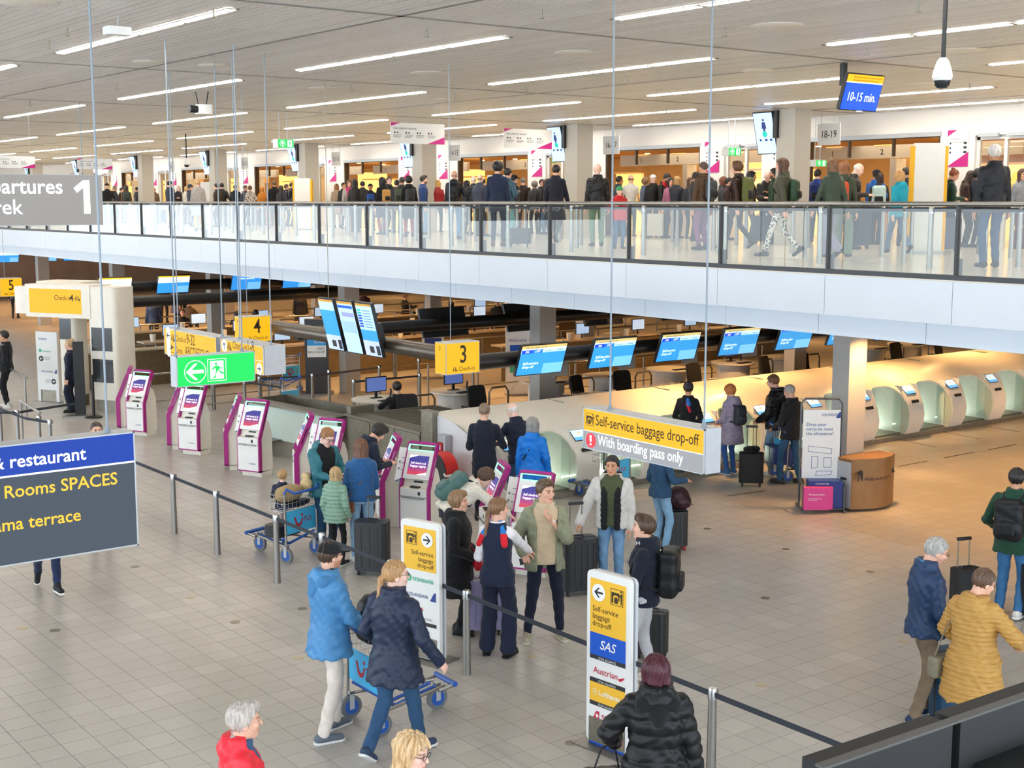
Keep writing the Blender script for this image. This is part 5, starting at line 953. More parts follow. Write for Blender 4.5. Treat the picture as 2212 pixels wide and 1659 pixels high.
part('frame', MB().tube([(0, .3, 0), (0, .3, 1.72), (.06, .3, 1.8), (.6, .3, 1.8), (.66, .3, 1.72), (.66, .3, 0)], .018, 8).tube([(0, 0, .02), (0, 0, .42), (0, .3, .5)], .015, 8).tube([(.66, 0, .02), (.66, 0, .42), (.66, .3, .5)], .015, 8).tube([(0, 0, .05), (.66, 0, .05)], .015, 8).tube([(0, -.1, .03), (0, .5, .03)], .02, 8).tube([(.66, -.1, .03), (.66, .5, .03)], .02, 8), M_SZ, s); part('board', MB().box(.03, .63, .27, .3, .5, 1.62), M_WHITE, s, None)
part('blue_box', MB().box(.1, .64, .02, .27, .06, .5), mat('deep_blue', '#14307f', .4), s, None); part('pink_box', MB().box(.0, .4, -.12, .02, .06, .42), mat('pink_box', '#d8418f', .45), s, None); part('pink_side', MB().box(.4, .47, -.06, .02, .06, .42), mat('pink_box', '#d8418f'), s, None)
lay('ICELANDAIR', .065, .32, 1.52, M_NAVK, s, .266, align='LEFT', narrow=.75); flat('tail_mark', [(-.03, -.04), (.05, -.04), (.05, .06), (.03, .06)], .58, 1.53, M_NAVK, s, .266); lay('Does your\ncarry-on meet\nthe allowance?', .075, .08, 1.36, M_NAVK, s, .266); lay('Personal item', .045, .07, .3, M_WINK, s, -.123); lay('Carry-on bag', .04, .2, .45, M_WINK, s, .017); lay('To fit under the seat\nin front of you', .026, .06, .24, M_WINK, s, -.123)
g = MB()
for q in ([(.12, 1.03), (.5, .99), (.5, .9), (.12, .94)], [(.18, .66), (.28, .68), (.28, .86), (.18, .86)], [(.38, .68), (.5, .68), (.5, .84), (.38, .84)], [(.25, .54), (.5, .56), (.52, .62), (.27, .62)]):
    for (a0, b0), (a1, b1) in zip(q, q[1:] + q[:1]): g.tube([(a0, .267, b0), (a1, .267, b1)], .003, 4)
part('line_drawing', g, M_NAVK, s, None)

# ================================================================== BLACK MONITORS IN THE FOREGROUND
M_JET = mat('jet_black', '#0a0a0b', .6)
a = onz(1750, 1650, 3.3); b = onz(2260, 1475, 3.3)
t = thing('monitor_bank', 'row of large black monitor casings in the lower right foreground', 'monitor', (a[0], a[1], 3.3), math.atan2(b[1] - a[1], b[0] - a[0]))
for k in range(3): part('casing', MB().box(.02 + .62 * k, .60 + .62 * k, -.05, .05, -1., 0), M_JET, t, None); part('rear_box', MB().box(.1 + .62 * k, .5 + .62 * k, -.2, -.05, -.9, -.16), M_JET, t, None)
part('top_trim', MB().box(0, 1.9, -.055, -.02, 0, .008), mat('trim_grey', '#4a4a48', .5), t, None)
# floor sockets
FSL = ['right below the restaurant board', 'in the open floor right of the restaurant board', 'left of the light blue jacket', 'left of the beige trousers', 'behind the light blue jacket', 'at the left edge of the open floor', 'near the left edge, the right one of two', 'right of the navy vest heels', 'left of the SAS pillar foot', 'right of the navy jacket hand', 'in the open floor right of the SAS pillar', 'in the warm light right of the bin', 'in front of the bin to the right', 'in front of the pink box', 'in front of the pink box, the nearer one', 'left of the navy jacket at the right', 'beside the dark maroon backpack', 'behind the right end of the belt', 'left of the red wheeled case']
i = 0
for px, py in ((292, 1224), (412, 1290), (508, 1344), (645, 1421), (653, 1315), (48, 1357), (119, 1362), (1152, 1418), (1234, 1605), (965, 1467), (1653, 1292), (1867, 1148), (1880, 1235), (1700, 1146), (1698, 1186), (1951, 1385), (1528, 1142), (1643, 1480), (1490, 1090)):
    a = onz(px, py); tag(part('floor_socket', MB().lathe([(.06, 0), (.06, .003), (.052, .004), (.0, .004)], 18), [M_STEELD, mat('socket_brass', '#b8a98c', .4, .3)][i % 2], loc=(a[0], a[1], 0)), 'small round floor socket cover %s' % FSL[i], 'floor socket', 'floor sockets'); i += 1
for lb, px0, py0, px1, py1 in (('black strip set in the floor before the bag drop row, near left', 1000, 1090, 1065, 1102), ('dark floor strip left of the black trolley case', 1395, 1015, 1430, 1022), ('dark floor strip below the navy suitcase', 1570, 1072, 1655, 1060), ('dark floor strip right of the bin', 1940, 1008, 2003, 996), ('dark floor strip behind the bin', 2040, 989, 2104, 977), ('dark floor strip far right', 2135, 972, 2195, 960), ('dark floor joint in front of the machines', 1940, 950, 2024, 966), ('dark floor joint between the machines and the bin', 2040, 934, 2117, 948), ('dark floor joint far right before the machines', 2120, 920, 2203, 933)):
    a, b = onz(px0, py0), onz(px1, py1); d = Vector((b[0] - a[0], b[1] - a[1])); n = Vector((-d.y, d.x)).normalized() * .02
    tag(part('floor_strip', MB().add([(a[0] + n.x, a[1] + n.y, .002), (b[0] + n.x, b[1] + n.y, .002), (b[0] - n.x, b[1] - n.y, .002), (a[0] - n.x, a[1] - n.y, .002)], [(0, 1, 2, 3)]), M_DRK2, None, None), lb, 'floor strip')
# ================================================================== PEOPLE: surfaces grown from distance fields
F = np.float32
def smin(a, b, k):
    h = np.clip(.5 + .5 * (b - a) / k, 0, 1); return b + (a - b) * h - k * h * (1 - h)
def cone(p, a, b, ra, rb):
    a = np.asarray(a, F); b = np.asarray(b, F); ba = b - a; t = np.clip(((p - a) @ ba) / max(float(ba @ ba), 1e-9), 0, 1)
    return np.linalg.norm(p - a - t[:, None] * ba, axis=1) - (ra + (rb - ra) * t)
def ell(p, c, r):
    q = (p - np.asarray(c, F)); r = np.asarray(r, F); k0 = np.linalg.norm(q / r, axis=1); k1 = np.linalg.norm(q / (r * r), axis=1); return k0 * (k0 - 1) / np.maximum(k1, 1e-6)
def rbx(p, c, h, r):
    q = np.abs(p - np.asarray(c, F)) - (np.asarray(h, F) - r); return np.linalg.norm(np.maximum(q, 0), axis=1) + np.minimum(q.max(1), 0) - r
def nets(f, lo, hi, h):
    """surface nets: a closed quad mesh of f = 0"""
    n = [max(int(math.ceil((b - a) / h)) + 1, 3) for a, b in zip(lo, hi)]
    ax = [lo[i] + h * np.arange(n[i], dtype=F) for i in range(3)]
    P = np.stack(np.meshgrid(*ax, indexing='ij'), -1).reshape(-1, 3).astype(F); D = f(P).reshape(n)
    D[0] = D[-1] = 1; D[:, 0] = D[:, -1] = 1; D[:, :, 0] = D[:, :, -1] = 1
    S = D < 0; nx, ny, nz = n
    acc = np.zeros((nx - 1, ny - 1, nz - 1, 3), F); cnt = np.zeros((nx - 1, ny - 1, nz - 1), F)
    for axis in range(3):
        sl0 = [slice(None)] * 3; sl1 = [slice(None)] * 3; sl0[axis] = slice(0, -1); sl1[axis] = slice(1, None)
        d0, d1 = D[tuple(sl0)], D[tuple(sl1)]; cr = (d0 < 0) != (d1 < 0); t = np.where(cr, d0 / np.where(cr, d0 - d1, 1), 0)
        o = [i for i in range(3) if i != axis]
        for da in (0, 1):
            for db in (0, 1):
                sl = [slice(None)] * 3
                sl[o[0]] = slice(da, n[o[0]] - 1 + da); sl[o[1]] = slice(db, n[o[1]] - 1 + db)
                c, tt = cr[tuple(sl)], t[tuple(sl)]
                cnt += c; acc[..., axis] += tt * c; acc[..., o[0]] += da * c; acc[..., o[1]] += db * c
    act = cnt > 0; idx = -np.ones(act.shape, np.int64); idx[act] = np.arange(act.sum())
    I = np.argwhere(act); V = (I + acc[act] / cnt[act][:, None]) * h + np.asarray(lo)
    Q = []
    for axis in range(3):
        o = [i for i in range(3) if i != axis]
        s0 = [slice(None)] * 3; s1 = [slice(None)] * 3; s0[axis] = slice(0, -1); s1[axis] = slice(1, None)
        a, b = S[tuple(s0)], S[tuple(s1)]; e = np.argwhere(a != b)
        ok = (e[:, o[0]] > 0) & (e[:, o[1]] > 0) & (e[:, o[0]] < n[o[0]] - 1) & (e[:, o[1]] < n[o[1]] - 1); e = e[ok]
        if not len(e): continue
        def at(da, db):
            q = e.copy(); q[:, o[0]] -= da; q[:, o[1]] -= db; return idx[q[:, 0], q[:, 1], q[:, 2]]
        q = np.stack([at(0, 0), at(1, 0), at(1, 1), at(0, 1)], 1); flip = a[tuple(e.T)]
        if axis == 1: flip = ~flip
        q[~flip] = q[~flip][:, ::-1]; Q.append(q[:, ::-1] if False else q)
    Q = np.concatenate(Q) if Q else np.zeros((0, 4), int)
    return V.astype(F), Q
def np_mesh(name, V, Q, m, tone=None):
    me = bpy.data.meshes.new(name); me.vertices.add(len(V)); me.vertices.foreach_set('co', np.ascontiguousarray(V, F).ravel())
    me.loops.add(4 * len(Q)); me.loops.foreach_set('vertex_index', np.ascontiguousarray(Q, np.int32).ravel())
    me.polygons.add(len(Q)); me.polygons.foreach_set('loop_start', np.arange(0, 4 * len(Q), 4, dtype=np.int32)); me.polygons.foreach_set('use_smooth', np.ones(len(Q), bool))
    if tone is not None:
        at = me.color_attributes.new('tone', 'FLOAT_COLOR', 'POINT'); c = np.ones((len(V), 4), F); c[:, :3] = tone; at.data.foreach_set('color', c.ravel())
    me.update(calc_edges=True); me.materials.append(m); return me
M_SKIN = tint('skin', .5, .06, 30, .05, 200, attr=True, spec=.4); M_HAIR = tint('hair', .45, .35, 60, .5, 90, stretch=(1, 1, .15), spec=.5)
M_CLOTH = tint('cloth', .85, .08, 12, .25, 220, sheen=.1); M_NYLON = tint('nylon', .45, .07, 8, .3, 25); M_DENIM = tint('denim', .85, .16, 9, .3, 260); M_LEATH = tint('leather', .32, .12, 14, .3, 50); M_KNIT = tint('knit', .9, .1, 30, .5, 120, sheen=.2)
M_SHOE = tint('shoe_upper', .6, .1, 40, .2, 150)
def animal_material():
    m = tint('spotted', .85, .1, 10); nt = m.node_tree; N, L = nt.nodes, nt.links; b = N['Principled BSDF']
    v = N.new('ShaderNodeTexNoise'); v.inputs['Scale'].default_value = 28; r = N.new('ShaderNodeValToRGB'); r.color_ramp.interpolation = 'CONSTANT'; r.color_ramp.elements[1].position = .54; r.color_ramp.elements[0].color = (.75, .72, .68, 1); r.color_ramp.elements[1].color = (.03, .03, .03, 1)
    tc = N.new('ShaderNodeTexCoord'); L.new(tc.outputs['Object'], v.inputs['Vector']); L.new(v.outputs[0], r.inputs[0]); L.new(r.outputs[0], b.inputs['Base Color']); return m
M_SPOT2 = animal_material()
# ------------------------------------------------------------------ head, hair, hand templates
def f_head(p):
    d = ell(p, (0, -.012, .03), (.077, .097, .092)); d = smin(d, ell(p, (0, .022, -.045), (.06, .068, .078)), .035); d = smin(d, ell(p, (0, .06, -.1), (.024, .022, .02)), .03)
    d = smin(d, cone(p, (0, -.03, -.05), (0, -.045, -.22), .05, .058), .03); d = smin(d, ell(p, (0, .078, .032), (.052, .018, .012)), .02)
    for s in (-1, 1):
        d = np.maximum(d, -ell(p, (s * .031, .104, .012), (.018, .018, .013)) * .7); d = smin(d, ell(p, (s * .038, .068, -.02), (.022, .02, .02)), .02); d = smin(d, ell(p, (s * .078, -.01, -.008), (.01, .022, .033)), .008)
        d = np.minimum(d, np.linalg.norm(p - np.array([s * .031, .083, .012], F), axis=1) - .0125)
    d = smin(d, cone(p, (0, .088, .018), (0, .109, -.024), .007, .0125), .012); d = smin(d, ell(p, (0, .087, -.056), (.022, .011, .006)), .008); d = smin(d, ell(p, (0, .085, -.068), (.019, .011, .007)), .008)
    return d
def f_hair(style, p):
    x, y, z = p.T; ang = np.arctan2(x, y)
    wav = .0035 * np.sin(ang * 22 + z * 30) + .003 * np.sin(ang * 9 - y * 60)
    if style == 'curly': wav = .008 * np.sin(x * 130) * np.sin(y * 120 + 1) * np.sin(z * 125) - .006
    t = {'short': .012, 'crop': .004, 'curly': .026, 'bob': .022, 'long': .018, 'pony': .012, 'bun': .014, 'wavy': .028, 'bald': .003, 'ring': .006, 'quiff': .016, 'mop': .024}.get(style, .012)
    d = ell(p, (0, -.014, .036), (.079 + t, .099 + t, .092 + t))
    if style in ('quiff', 'mop'): d = smin(d, ell(p, (.01, .05, .115), (.06, .05, .028)), .03)
    line = np.interp(y, [-.06, -.03, .0, .025, .055, .075], [-.085, -.06, -.03, .02, .062, .075]) if style not in ('long', 'bob', 'wavy', 'mop') else np.interp(y, [-.02, .02, .05, .07, .085], [-.1, -.06, .02, .062, .075])
    d = np.maximum(d, (line - z))
    if style == 'bald': d = np.maximum(d, z - .012)
    if style == 'ring': d = np.maximum(d, z - .045)
    if style in ('long', 'wavy', 'bob'):
        L = {'long': -.34, 'wavy': -.2, 'bob': -.13}[style]; e = ell(p, (0, -.055, L * .45), (.092, .062, abs(L) * .75)); e = np.maximum(e, y - .03); d = smin(d, e, .03)
        for s in (-1, 1): d = smin(d, cone(p, (s * .078, .012, .03), (s * .086, .0, L * .85), .022, .02), .025)
        wav = wav * (2.5 if style == 'wavy' else 1.5)
    if style == 'pony':
        d = smin(d, cone(p, (0, -.095, .0), (0, -.135, -.02), .03, .026), .015)
        d = smin(d, cone(p, (0, -.135, -.02), (.01, -.165, -.24), .028, .024), .015); d = smin(d, cone(p, (.01, -.165, -.24), (-.005, -.17, -.44), .024, .008), .01)
    if style == 'bun': d = smin(d, ell(p, (0, -.08, .115), (.045, .045, .04)), .012)
    return d + wav
def f_cap(p, brim=True):
    d = ell(p, (0, -.012, .045), (.097, .114, .094)); d = np.maximum(d, .032 - p[:, 2] - .15 * np.minimum(p[:, 1], 0))
    if brim: d = np.minimum(d, np.maximum(ell(p, (0, .10, .045 ), (.08, .10, .05)), np.abs(p[:, 2] - .04 + .2 * np.maximum(p[:, 1] - .1, 0)) - .007))
    return d
def f_beanie(p): d = ell(p, (0, -.014, .045), (.098, .116, .105)); return np.maximum(d, .028 - p[:, 2] - .25 * np.minimum(p[:, 1], 0)) + .002 * np.sin(np.arctan2(p[:, 0], p[:, 1]) * 40)
def f_hand(p, curl, thumb=.5):
    """right hand, wrist at origin, fingers along -z, palm towards -x side ... thumb to +y"""
    d = rbx(p, (0, 0, -.05), (.014, .040, .048), .014)
    for i, (yy, L) in enumerate(((.030, .072), (.010, .080), (-.011, .075), (-.030, .058))):
        a = np.array([0, yy, -.092]); th = 0
        for j, s in enumerate((.45, .32, .23)):
            th += curl * (.9 if j else .6); b = a + L * s * np.array([-math.sin(th), 0, -math.cos(th)]); d = np.minimum(d, cone(p, a, b, .0092 - .0012 * j, .0088 - .0013 * j)) if j else smin(d, cone(p, a, b, .0098, .009), .006); a = b
    a = np.array([-.004, .034, -.025]); b = a + np.array([-.018 * (1 + thumb), .032, -.03]); c = b + np.array([-.012 * (1 + curl), .006, -.03]); d = smin(d, cone(p, a, b, .0135, .0115), .01); d = np.minimum(d, cone(p, b, c, .0112, .0085))
    return smin(d, cone(p, (0, 0, .05), (0, 0, -.02), .027, .026), .015)
CACHE = {}
def template(key, f, lo, hi, h):
    if key not in CACHE: CACHE[key] = nets(f, lo, hi, h)
    return CACHE[key]
def head_tone(V, hc, beard):
    x, y, z = V.T; T = np.ones((len(V), 3), F)
    T[(np.abs(x) < .026) & (y > .07) & (np.abs(z + .062) < .0115)] = (.80, .50, .48)
    eye = (np.hypot(np.abs(x) - .031, z - .012) < .0135) & (y > .08); T[eye] = (.55, .5, .5); T[eye & (np.hypot(np.abs(x) - .031, z - .012) < .007)] = (.12, .1, .1)
    br = (np.abs(np.abs(x) - .032) < .021) & (np.abs(z - .034) < .006) & (y > .06); T[br] = (.45, .36, .3)
    ck = np.exp(-(((np.abs(x) - .04) / .02) ** 2 + ((z + .03) / .025) ** 2)) * (y > .03); T[:, 1:] *= (1 - .16 * ck)[:, None]
    if beard: T[(z < -.04) & (z > -.125) & (y > .0) & ~((np.abs(x) < .022) & (np.abs(z + .062) < .009)) & ~((z > -.045) & (np.abs(x) < .03))] = beard
    return T
def ik(a, c, l1, l2, pole):
    a, c, pole = map(lambda v: np.asarray(v, float), (a, c, pole)); d = c - a; L = min(np.linalg.norm(d), (l1 + l2) * .999); u = d / max(np.linalg.norm(d), 1e-6); c = a + u * L
    k = (l1 * l1 - l2 * l2 + L * L) / (2 * L); hgt = math.sqrt(max(l1 * l1 - k * k, 0)); n = pole - u * (pole @ u); n /= max(np.linalg.norm(n), 1e-6)
    return a + u * k + n * hgt, c
def rotm(ax, a):
    return np.array(Matrix.Rotation(a, 3, ax))
SKIN = {'l': '#e3b39a', 'm': '#cf9c7c', 't': '#b98360', 'd': '#8a5a3e', 'p': '#ecc4b2'}
POSES = {
    'stand': dict(f=((-.1, 0, 0), (.1, .03, 0)), h=((-.25, .03, .80), (.25, .03, .80))),
    'walk': dict(f=((-.09, .28, 0), (.09, -.3, .1)), h=((-.24, -.14, .82), (.24, .2, .86))),
    'walk2': dict(f=((-.09, -.3, .1), (.09, .28, 0)), h=((-.24, .2, .86), (.24, -.14, .82))),
    'phone': dict(f=((-.11, 0, 0), (.1, .02, 0)), h=((-.09, .27, 1.10), (.10, .28, 1.10)), head=(0, -.45)),
    'hold': dict(f=((-.1, 0, 0), (.1, .03, 0)), h=((-.16, .30, 1.02), (.16, .32, 1.02))),
    'bag': dict(f=((-.1, .02, 0), (.11, -.02, 0)), h=((-.23, .02, .80), (.19, .16, 1.2))),
    'pull': dict(f=((-.1, .02, 0), (.11, -.02, 0)), h=((-.3, .1, .92), (.25, .02, .8))),
    'sit': dict(f=((-.12, .42, 0), (.12, .45, 0)), h=((-.18, .4, .8), (.18, .4, .8)), pel=.52),
}
HTOT = 1.75
def torso_tab(w, fem, belly):
    hip, wst, cst = (.164, .124, .138) if fem else (.152, .138, .155)
    return [(-.14, hip, .122, -.005), (-.02, hip, .125, -.005), (.10, wst + .02 * belly, .105 + .03 * belly, .0 + .02 * belly), (.18, wst + .02 * belly, .108 + .025 * belly, .0 + .015 * belly), (.32, cst, .122, .0), (.40, cst + .004, .113, -.005), (.45, cst - .02, .096, -.012), (.49, .105, .08, -.018), (.515, .078, .07, -.02), (.535, .064, .062, -.02)]
def person(label, x, y, z, hd, h=1.75, pose='stand', lean=0., side=0., head=None, skin='l', hair=('short', '#4a3626'), top=None, inner=None, legs=None, shoes=None, bw=1., fem=False, belly=0., beard=None, glasses=False, hat=None, res=.016, hands=None, feet=None, extra=None, group=None, pel=None, elb=None, curl=.55, rel=True, name='person'):
    """hd: 0 looks away from the camera, 90 to the right, 180 at the camera"""
    if rel: brg = math.atan2(x, y); d = brg + R(hd); rz = -d
    else: rz = R(hd)
    ps = POSES[pose]; feet = feet or ps['f']; hands = hands or ps['h']; head = head or ps.get('head', (0, 0)); pel = pel or ps.get('pel', .955); s = h / HTOT; lo_res = res > .02
    root = thing(name, label, 'person', (x, y, z), rz, group)
    PEL = np.array([0, 0, pel]); TR = rotm('X', -lean) @ rotm('Y', side)
    tw = lambda q: PEL + TR @ np.asarray(q, float)
    sh = [tw((sx * (.148 if fem else .168) * bw, -.012, .438)) for sx in (-1, 1)]; hip = [PEL + np.array([sx * .088, 0, -.03]) for sx in (-1, 1)]
    neck = tw((0, -.012, .53)); HR = TR @ rotm('Z', -head[0]) @ rotm('X', head[1]) if lean < .5 else rotm('X', -lean * .8) @ rotm('Z', -head[0]) @ rotm('X', head[1])
    hc = neck + TR @ np.array([0, .025, .0]) + HR @ np.array([0, .012, .142])
    kn, an, el, wr = [], [], [], []
    for i, sx in enumerate((-1, 1)):
        ft = feet[i]; a = np.array([ft[0], ft[1], .085 + ft[2]]); k, a2 = ik(hip[i], a, .43, .43, (sx * .08, 1, .15)); kn.append(k); an.append(a2)
        pole = elb[i] if elb else (sx * .5, -1, -.35); e, w_ = ik(sh[i], hands[i], .30, .265, pole); el.append(e); wr.append(w_)
    def mk(nm, V, Q, m, c, parent=root, tone=None):
        me = np_mesh(nm, V * s, Q, m, tone); return part(nm, me, None, parent, color=rgb(c) if c else (1, 1, 1))
    # ---- body: head, hands and the limbs under the clothes as one mesh
    rh = .0065 if not lo_res else .011
    Vh, Qh = template(('head', rh), f_head, (-.1, -.13, -.24), (.1, .14, .14), rh); tone = head_tone(Vh, None, beard)
    VS, QS, TS = [Vh @ HR.T + hc], [Qh], [tone]
    def f_under(p):
        d = cone(p, tw((0, 0, 0)), tw((0, 0, .42)), .09, .09)
        d = smin(d, cone(p, tw((0, 0, .38)), tw((0, -.02, .55)), .07, .045), .05)
        for i in (0, 1):
            d = smin(d, cone(p, sh[i], el[i], .04, .032), .03); d = smin(d, cone(p, el[i], wr[i], .034, .024), .02); d = smin(d, cone(p, hip[i], kn[i], .065, .045), .03); d = smin(d, cone(p, kn[i], an[i], .045, .035), .02)
        return d
    pts = np.array(sh + el + wr + hip + kn + an + [neck]); V, Q = nets(f_under, pts.min(0) - .12, pts.max(0) + .12, .028 if lo_res else .02); n = len(Vh); VS.append(V); QS.append(Q + n); TS.append(np.ones((len(V), 3), F)); n += len(V)
    hh = .0055 if not lo_res else .010
    for i, sx in enumerate((-1, 1)):
        cu = curl if not isinstance(curl, tuple) else curl[i]
        Vd, Qd = template(('hand', hh, cu), lambda p: f_hand(p, cu), (-.12, -.06, -.21), (.05, .11, .06), hh)
        Vd = Vd.copy(); fl = sx < 0
        if fl: Vd[:, 0] *= -1
        zz = -(wr[i] - el[i]); zz /= np.linalg.norm(zz); fw = np.array([0., 1, 0.]) if abs(zz[1]) < .8 else np.array([-sx * 1., .3, .3]); yy = fw - zz * (fw @ zz); yy /= np.linalg.norm(yy); xx = np.cross(yy, zz)
        VS.append(Vd @ np.array([xx, yy, zz]) + wr[i]); QS.append((Qd[:, ::-1] if fl else Qd) + n); TS.append(np.ones((len(Vd), 3), F) * (1, .93, .92)); n += len(Vd)
    mk('body', np.concatenate(VS), np.concatenate(QS), M_SKIN, SKIN.get(skin, skin), tone=np.concatenate(TS))
    # ---- hair and hats
    if hair and hair[0] != 'none':
        st = hair[0]; V, Q = template(('hair', st, rh), lambda p: f_hair(st, p), (-.15, -.22, -.48 if st in ('long', 'pony', 'wavy') else -.2), (.15, .14, .2), rh * (1.15 if not lo_res else 1.2)); mk('hair', V @ HR.T + hc, Q, M_HAIR, hair[1])
    if hat:
        V, Q = template(('hat', hat[0], rh), {'cap': f_cap, 'beanie': f_beanie}[hat[0]], (-.13, -.15, -.05), (.13, .25, .18), rh); R2 = HR @ rotm('Z', 0); o = mk('hat', V @ R2.T + hc, Q, M_CLOTH, hat[1]); o['label'] = 'cap' if hat[0] == 'cap' else 'knitted hat'
    if glasses:
        g = MB()
        for sx in (-1, 1): g.tube([tuple(HR @ np.array([sx * .032 + .022 * math.cos(t), .104, .01 + .016 * math.sin(t)]) + hc) for t in np.linspace(0, 6.283, 13)[:-1]], .0022, 5, close=True); g.tube([tuple(HR @ np.array(q) + hc) for q in ((sx * .054, .1, .015), (sx * .079, .0, .018))], .002, 5)
        g.tube([tuple(HR @ np.array(q) + hc) for q in ((-.01, .106, .013), (.01, .106, .013))], .002, 5); g.v = [tuple(np.array(q) * s) for q in g.v]; part('glasses', g, M_BLACK, root)
    # ---- upper garment
    tab = np.array(torso_tab(bw, fem, belly)); tab[:, 1] *= bw; tab[:, 2] *= .5 + .5 * bw
    def garment(nm, kind, c, th, hem, sleeve, m, opn=0., hood=False, collar=.0, flare=0., cuff=.0, quilt=0., wr_amp=.004, vopen=0.):
        slv = []
        for i in (0, 1):
            e = wr[i] if sleeve == 1 else el[i] + (wr[i] - el[i]) * (sleeve - .5) * 2 if sleeve > .5 else sh[i] + (el[i] - sh[i]) * sleeve * 1.6
            slv.append(e)
        def f(p):
            q = (p - PEL.astype(F)) @ TR.astype(F)
            zz = q[:, 2]; a = np.interp(zz, tab[:, 0], tab[:, 1]) + th; b = np.interp(zz, tab[:, 0], tab[:, 2]) + th; y0 = np.interp(zz, tab[:, 0], tab[:, 3])
            fl = flare * np.maximum(-zz, 0); a = a + fl + (.012 if hem < -.05 else 0); b = b + fl * .9 + (.012 if hem < -.05 else 0)
            rr = (np.abs(q[:, 0] / a) ** 2.3 + np.abs((q[:, 1] - y0) / b) ** 2.3) ** (1 / 2.3); d = (rr - 1) * np.minimum(a, b) * .9
            d = np.maximum(d, hem - zz); d = np.maximum(d, zz - (.535 + collar))
            if sleeve:
                for i in (0, 1):
                    r1, r2, r3 = (.052 + th * .6) * (.55 + .45 * bw), (.041 + th * .8), (.032 + th * .75)
                    d = smin(d, cone(p, sh[i], el[i] if sleeve > .5 else slv[i], r1, r2), .006 + .045 * np.exp(-(np.linalg.norm(p - sh[i].astype(F), axis=1) / .10) ** 2))
                    if sleeve > .5: d = smin(d, cone(p, el[i], slv[i], r2, r3), .004 + .02 * np.exp(-(np.linalg.norm(p - el[i].astype(F), axis=1) / .07) ** 2))
            if collar: d = smin(d, np.maximum(ell(q, (0, -.02, .54), (.085 + th, .085 + th, .05 + collar)), zz - .54 - collar), .02)
            if hood: d = smin(d, ell(q, (0, -.105, .50), (.115, .062, .085)), .03)
            if quilt: d = d - .016 * np.abs(np.sin(math.pi * p[:, 2] / quilt)) ** .6 + .006
            if wr_amp: d = d + wr_amp * (np.sin(p[:, 2] * 55 + 6 * np.sin(p[:, 0] * 11 + p[:, 1] * 9)) * .7 + np.sin(p[:, 0] * 44 + p[:, 2] * 31 + p[:, 1] * 36) * .5 + np.sin(p[:, 2] * 90 - p[:, 0] * 50 + 3 * np.sin(p[:, 1] * 25)) * .35)
            if opn: d = np.maximum(d, np.minimum(np.minimum(opn + .10 * np.maximum(zz - .3, 0) * 2 - np.abs(q[:, 0]), q[:, 1] - .02), .52 - zz + .2))
            if vopen: d = np.maximum(d, np.minimum(vopen * np.clip((zz - .25) / .28, 0, 1) - np.abs(q[:, 0]), q[:, 1] - .01))
            return d
        pts = np.array(sh + el + slv + [tw((0, 0, hem - .02)), tw((0, 0, .56 + collar)), tw((.3 * bw, .2, .1)), tw((-.3 * bw, -.2, .1))])
        V, Q = nets(f, pts.min(0) - .16, pts.max(0) + .16, res); return mk(nm, V, Q, m, c)
    top = top or dict(k='jacket', c='#2b2d33'); k = top['k']
    G = {'jacket': ('jacket', .016, -.16, M_NYLON), 'puffer': ('jacket', .026, -.14, M_NYLON), 'coat': ('coat', .02, -.42, M_CLOTH), 'sweater': ('sweater', .014, -.08, M_KNIT), 'suit': ('suit_jacket', .018, -.2, M_CLOTH), 'vest': ('waistcoat', .016, -.10, M_CLOTH), 'tshirt': ('shirt', .008, -.12, M_CLOTH), 'leather': ('jacket', .014, -.12, M_LEATH), 'denim': ('jacket', .016, -.1, M_DENIM), 'dress': ('dress', .012, -.5, M_CLOTH), 'pufcoat': ('coat', .028, -.34, M_NYLON), 'hoodie': ('hooded_sweater', .016, -.12, M_CLOTH), 'blazer': ('blazer', .018, -.22, M_CLOTH), 'spotted': ('jacket', .02, -.15, M_SPOT2)}[k]
    if inner: garment('shirt', 'tshirt', inner[0], .005 if len(inner) < 2 else inner[1], -.1, 0 if k != 'vest' else 1, M_CLOTH if k != 'vest' else M_CLOTH, wr_amp=.002 if k != 'vest' else .004, collar=.02)
    garment(G[0], k, top['c'], G[1] + top.get('t', 0), top.get('hem', G[2]), top.get('sl', 0 if k == 'vest' else (.3 if k == 'tshirt' else 1)), top.get('m', G[3]), top.get('open', 0.), top.get('hood', k == 'hoodie'), top.get('col', .03 if k in ('jacket', 'puffer', 'coat', 'leather', 'denim', 'pufcoat', 'spotted') else .012), top.get('flare', .12 if k in ('coat', 'pufcoat', 'dress', 'jacket', 'blazer') else .0), quilt=top.get('q', {'puffer': .075, 'pufcoat': .06}.get(k, 0)) if not lo_res else 0, wr_amp=top.get('wr', .0045 if not lo_res else .004), vopen=top.get('v', 0.))
    if extra:
        for nm, c, prims in extra:   # scarves, hoods, collars: lists of (a, b, ra, rb) in the torso frame
            def f(p):
                q = (p - PEL.astype(F)) @ TR.astype(F); d = None
                for a, b, ra, rb in prims: e = cone(q, a, b, ra, rb); d = e if d is None else smin(d, e, .015)
                return d
            qs = np.array([tw(v) for pr in prims for v in pr[:2]]); V, Q = nets(f, qs.min(0) - .12, qs.max(0) + .12, .010 if not lo_res else .016); mk(nm, V, Q, M_CLOTH, c)
    # ---- trousers
    legs = legs or dict(k='jeans', c='#39506e'); w1, w2, w3 = {'jeans': (.088, .064, .054), 'slim': (.084, .058, .046), 'wide': (.092, .085, .088), 'leg': (.08, .052, .040), 'jog': (.09, .066, .045), 'skirt': (.08, .05, .04)}[legs['k']]
    w1 *= .45 + .55 * bw; w2 *= .6 + .4 * bw
